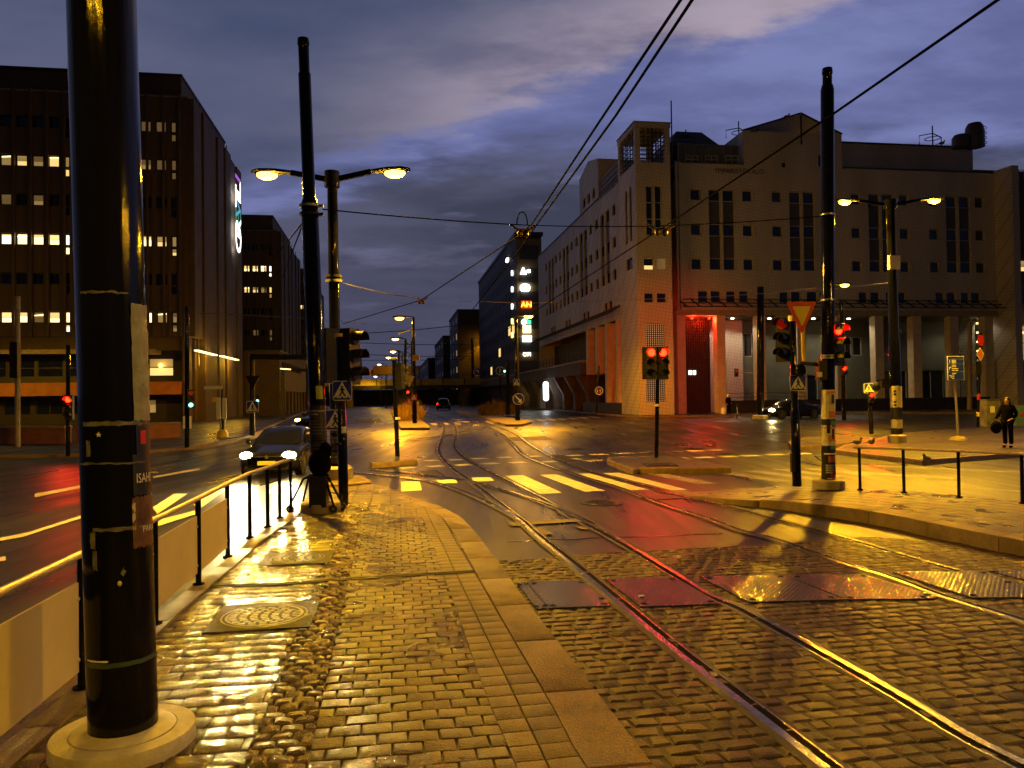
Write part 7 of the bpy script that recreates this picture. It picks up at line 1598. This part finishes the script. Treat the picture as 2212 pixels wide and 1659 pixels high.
# overhead wires
def wire(pts, label, r=.012, name='overhead_wire', m_=None, sag=0.0, wm_=mat('wire_black', (.004, .004, .004), .9, var=0, spec=.02)):
    P = [V(p) for p in pts]
    if sag:
        Q = []
        for a, b in zip(P, P[1:]):
            for k in range(8): f = k / 8; Q.append(a + (b - a) * f + V((0, 0, -sag * 4 * f * (1 - f))))
        P = Q + [P[-1]]
    m = MB(); m.tube(P, r, 8); o = m.build(name, m_ or wm_); return tag(o, label, 'wire', 'tram overhead wires')
HW = 4.75
gz = lambda px, py, z=HW: G(px, py, z)
wire([gz(1512, -60), gz(1470, 0), gz(1300, 255), gz(1150, 482), gz(1126, 505), gz(910, 648), gz(740, 700)], 'left one of two contact wires rising to the top edge', .013)
wire([gz(1540, -70), gz(1495, 0), gz(1330, 250), gz(1163, 480), gz(1125, 535), gz(985, 715), gz(918, 790)], 'right one of two contact wires rising to the top edge', .013)
wire([gz(2230, -50), gz(2155, 0), gz(1800, 246), gz(1428, 494), gz(1200, 643), gz(1060, 735), gz(960, 800)], 'contact wire descending from the top right corner past the right mast', .013)
a = DY(697, 452, y2 - .1); bq_ = gz(1125, 492); cq = DY(1785, 466, y5 - .1)
wire([a, bq_ + V((0, 0, .05))], 'span wire from the leaning mast to the wire crossing', .010, 'span_wire', sag=.02); wire([bq_ + V((0, 0, .05)), gz(1428, 494) + V((0, 0, .05)), cq], 'span wire from the wire crossing to the right mast', .008, 'span_wire', sag=.02)
a = DY(738, 611, b3.y); wire([a, gz(910, 646) + V((0, 0, .03))], 'pale span wire from the twin lamp post to a contact wire clamp', .014, 'span_wire', steel, .05)
wire([DY(430, 676, 30), DY(672, 688, 30), DY(790, 700, 34)], 'pale span wire crossing behind the leaning mast at mid height', .014, 'span_wire', steel)
wire([DY(655, 480, y2), DY(590, 560, 24)], 'upper stay wire running down left of the leaning mast', .012, 'span_wire'); wire([DY(655, 482, y2), DY(610, 600, 26)], 'lower stay wire running down left of the leaning mast', .012, 'span_wire')
wire([DY(1930, 610, b4.y), DY(1815, 622, 38), DY(1560, 640, 50), DY(1300, 650, 62), DY(1150, 655, 62), DY(990, 650, 62)], 'long span wire from the plaza lamp across the pale office front', .016, 'span_wire', steel)
wire([DY(1765, 622, y5 + 12), DY(1700, 628, 34)], 'short bright wire left of the right mast', .012, 'span_wire', steel)
for y0, y1, Y, lab in ((722, 700, 80, 'faint far span wire, highest over the street'), (740, 745, 90, 'faint far span wire, second over the street'), (765, 770, 100, 'faint far span wire, third over the street'), (778, 775, 120, 'faint far span wire, lowest over the street')):
    wire([DY(760, y0, Y), DY(893, (y0 + y1) / 2 + 2, Y), DY(1020, y1, Y)], lab, .035, 'span_wire')
def clamp(p, label, w=.5):
    root = thing('wire_clamp', label, 'wire fitting', p); m = MB(); m.tube([p + V((-w, 0, .10)), p + V((-w * .4, 0, 0)), p + V((w * .4, 0, 0)), p + V((w, 0, .08))], [.02, .03, .03, .02], 8); m.build('arm', mat('brass_fitting', (.6, .45, .2), .25, .9), root)
    for x in (-.25, .25): m = MB(); m.ell(p + V((x * w, 0, -.06)), (.05, .05, .07), 8); m.build('insulator', mat('brown_insulator', (.08, .02, .012), .3), root)
    return root
clamp(gz(1130, 497), 'brass wire clamp where the two contact wires cross the span', .22); clamp(gz(910, 648), 'wire clamp at the end of the pale span wire', .2); clamp(gz(1428, 495), 'brass wire clamp in front of the corner tower', .26); clamp(DY(1200, 655, 62), 'small clamp on the long span before the side facade', .5); clamp(DY(860, 687, 50), 'small clamp near the amber median lamp', .1) if False else None
rloop = thing('cable_loop', 'dark cable loop standing above the wire crossing', 'cable', gz(1128, 488)); p = gz(1128, 488); m = MB(); m.tube([p + V((.09 * math.cos(t) , 0, .02 + .22 * math.sin(t))) for t in [q * math.pi / 10 for q in range(11)]], .012, 6); m.build('cable', blackp, rloop)
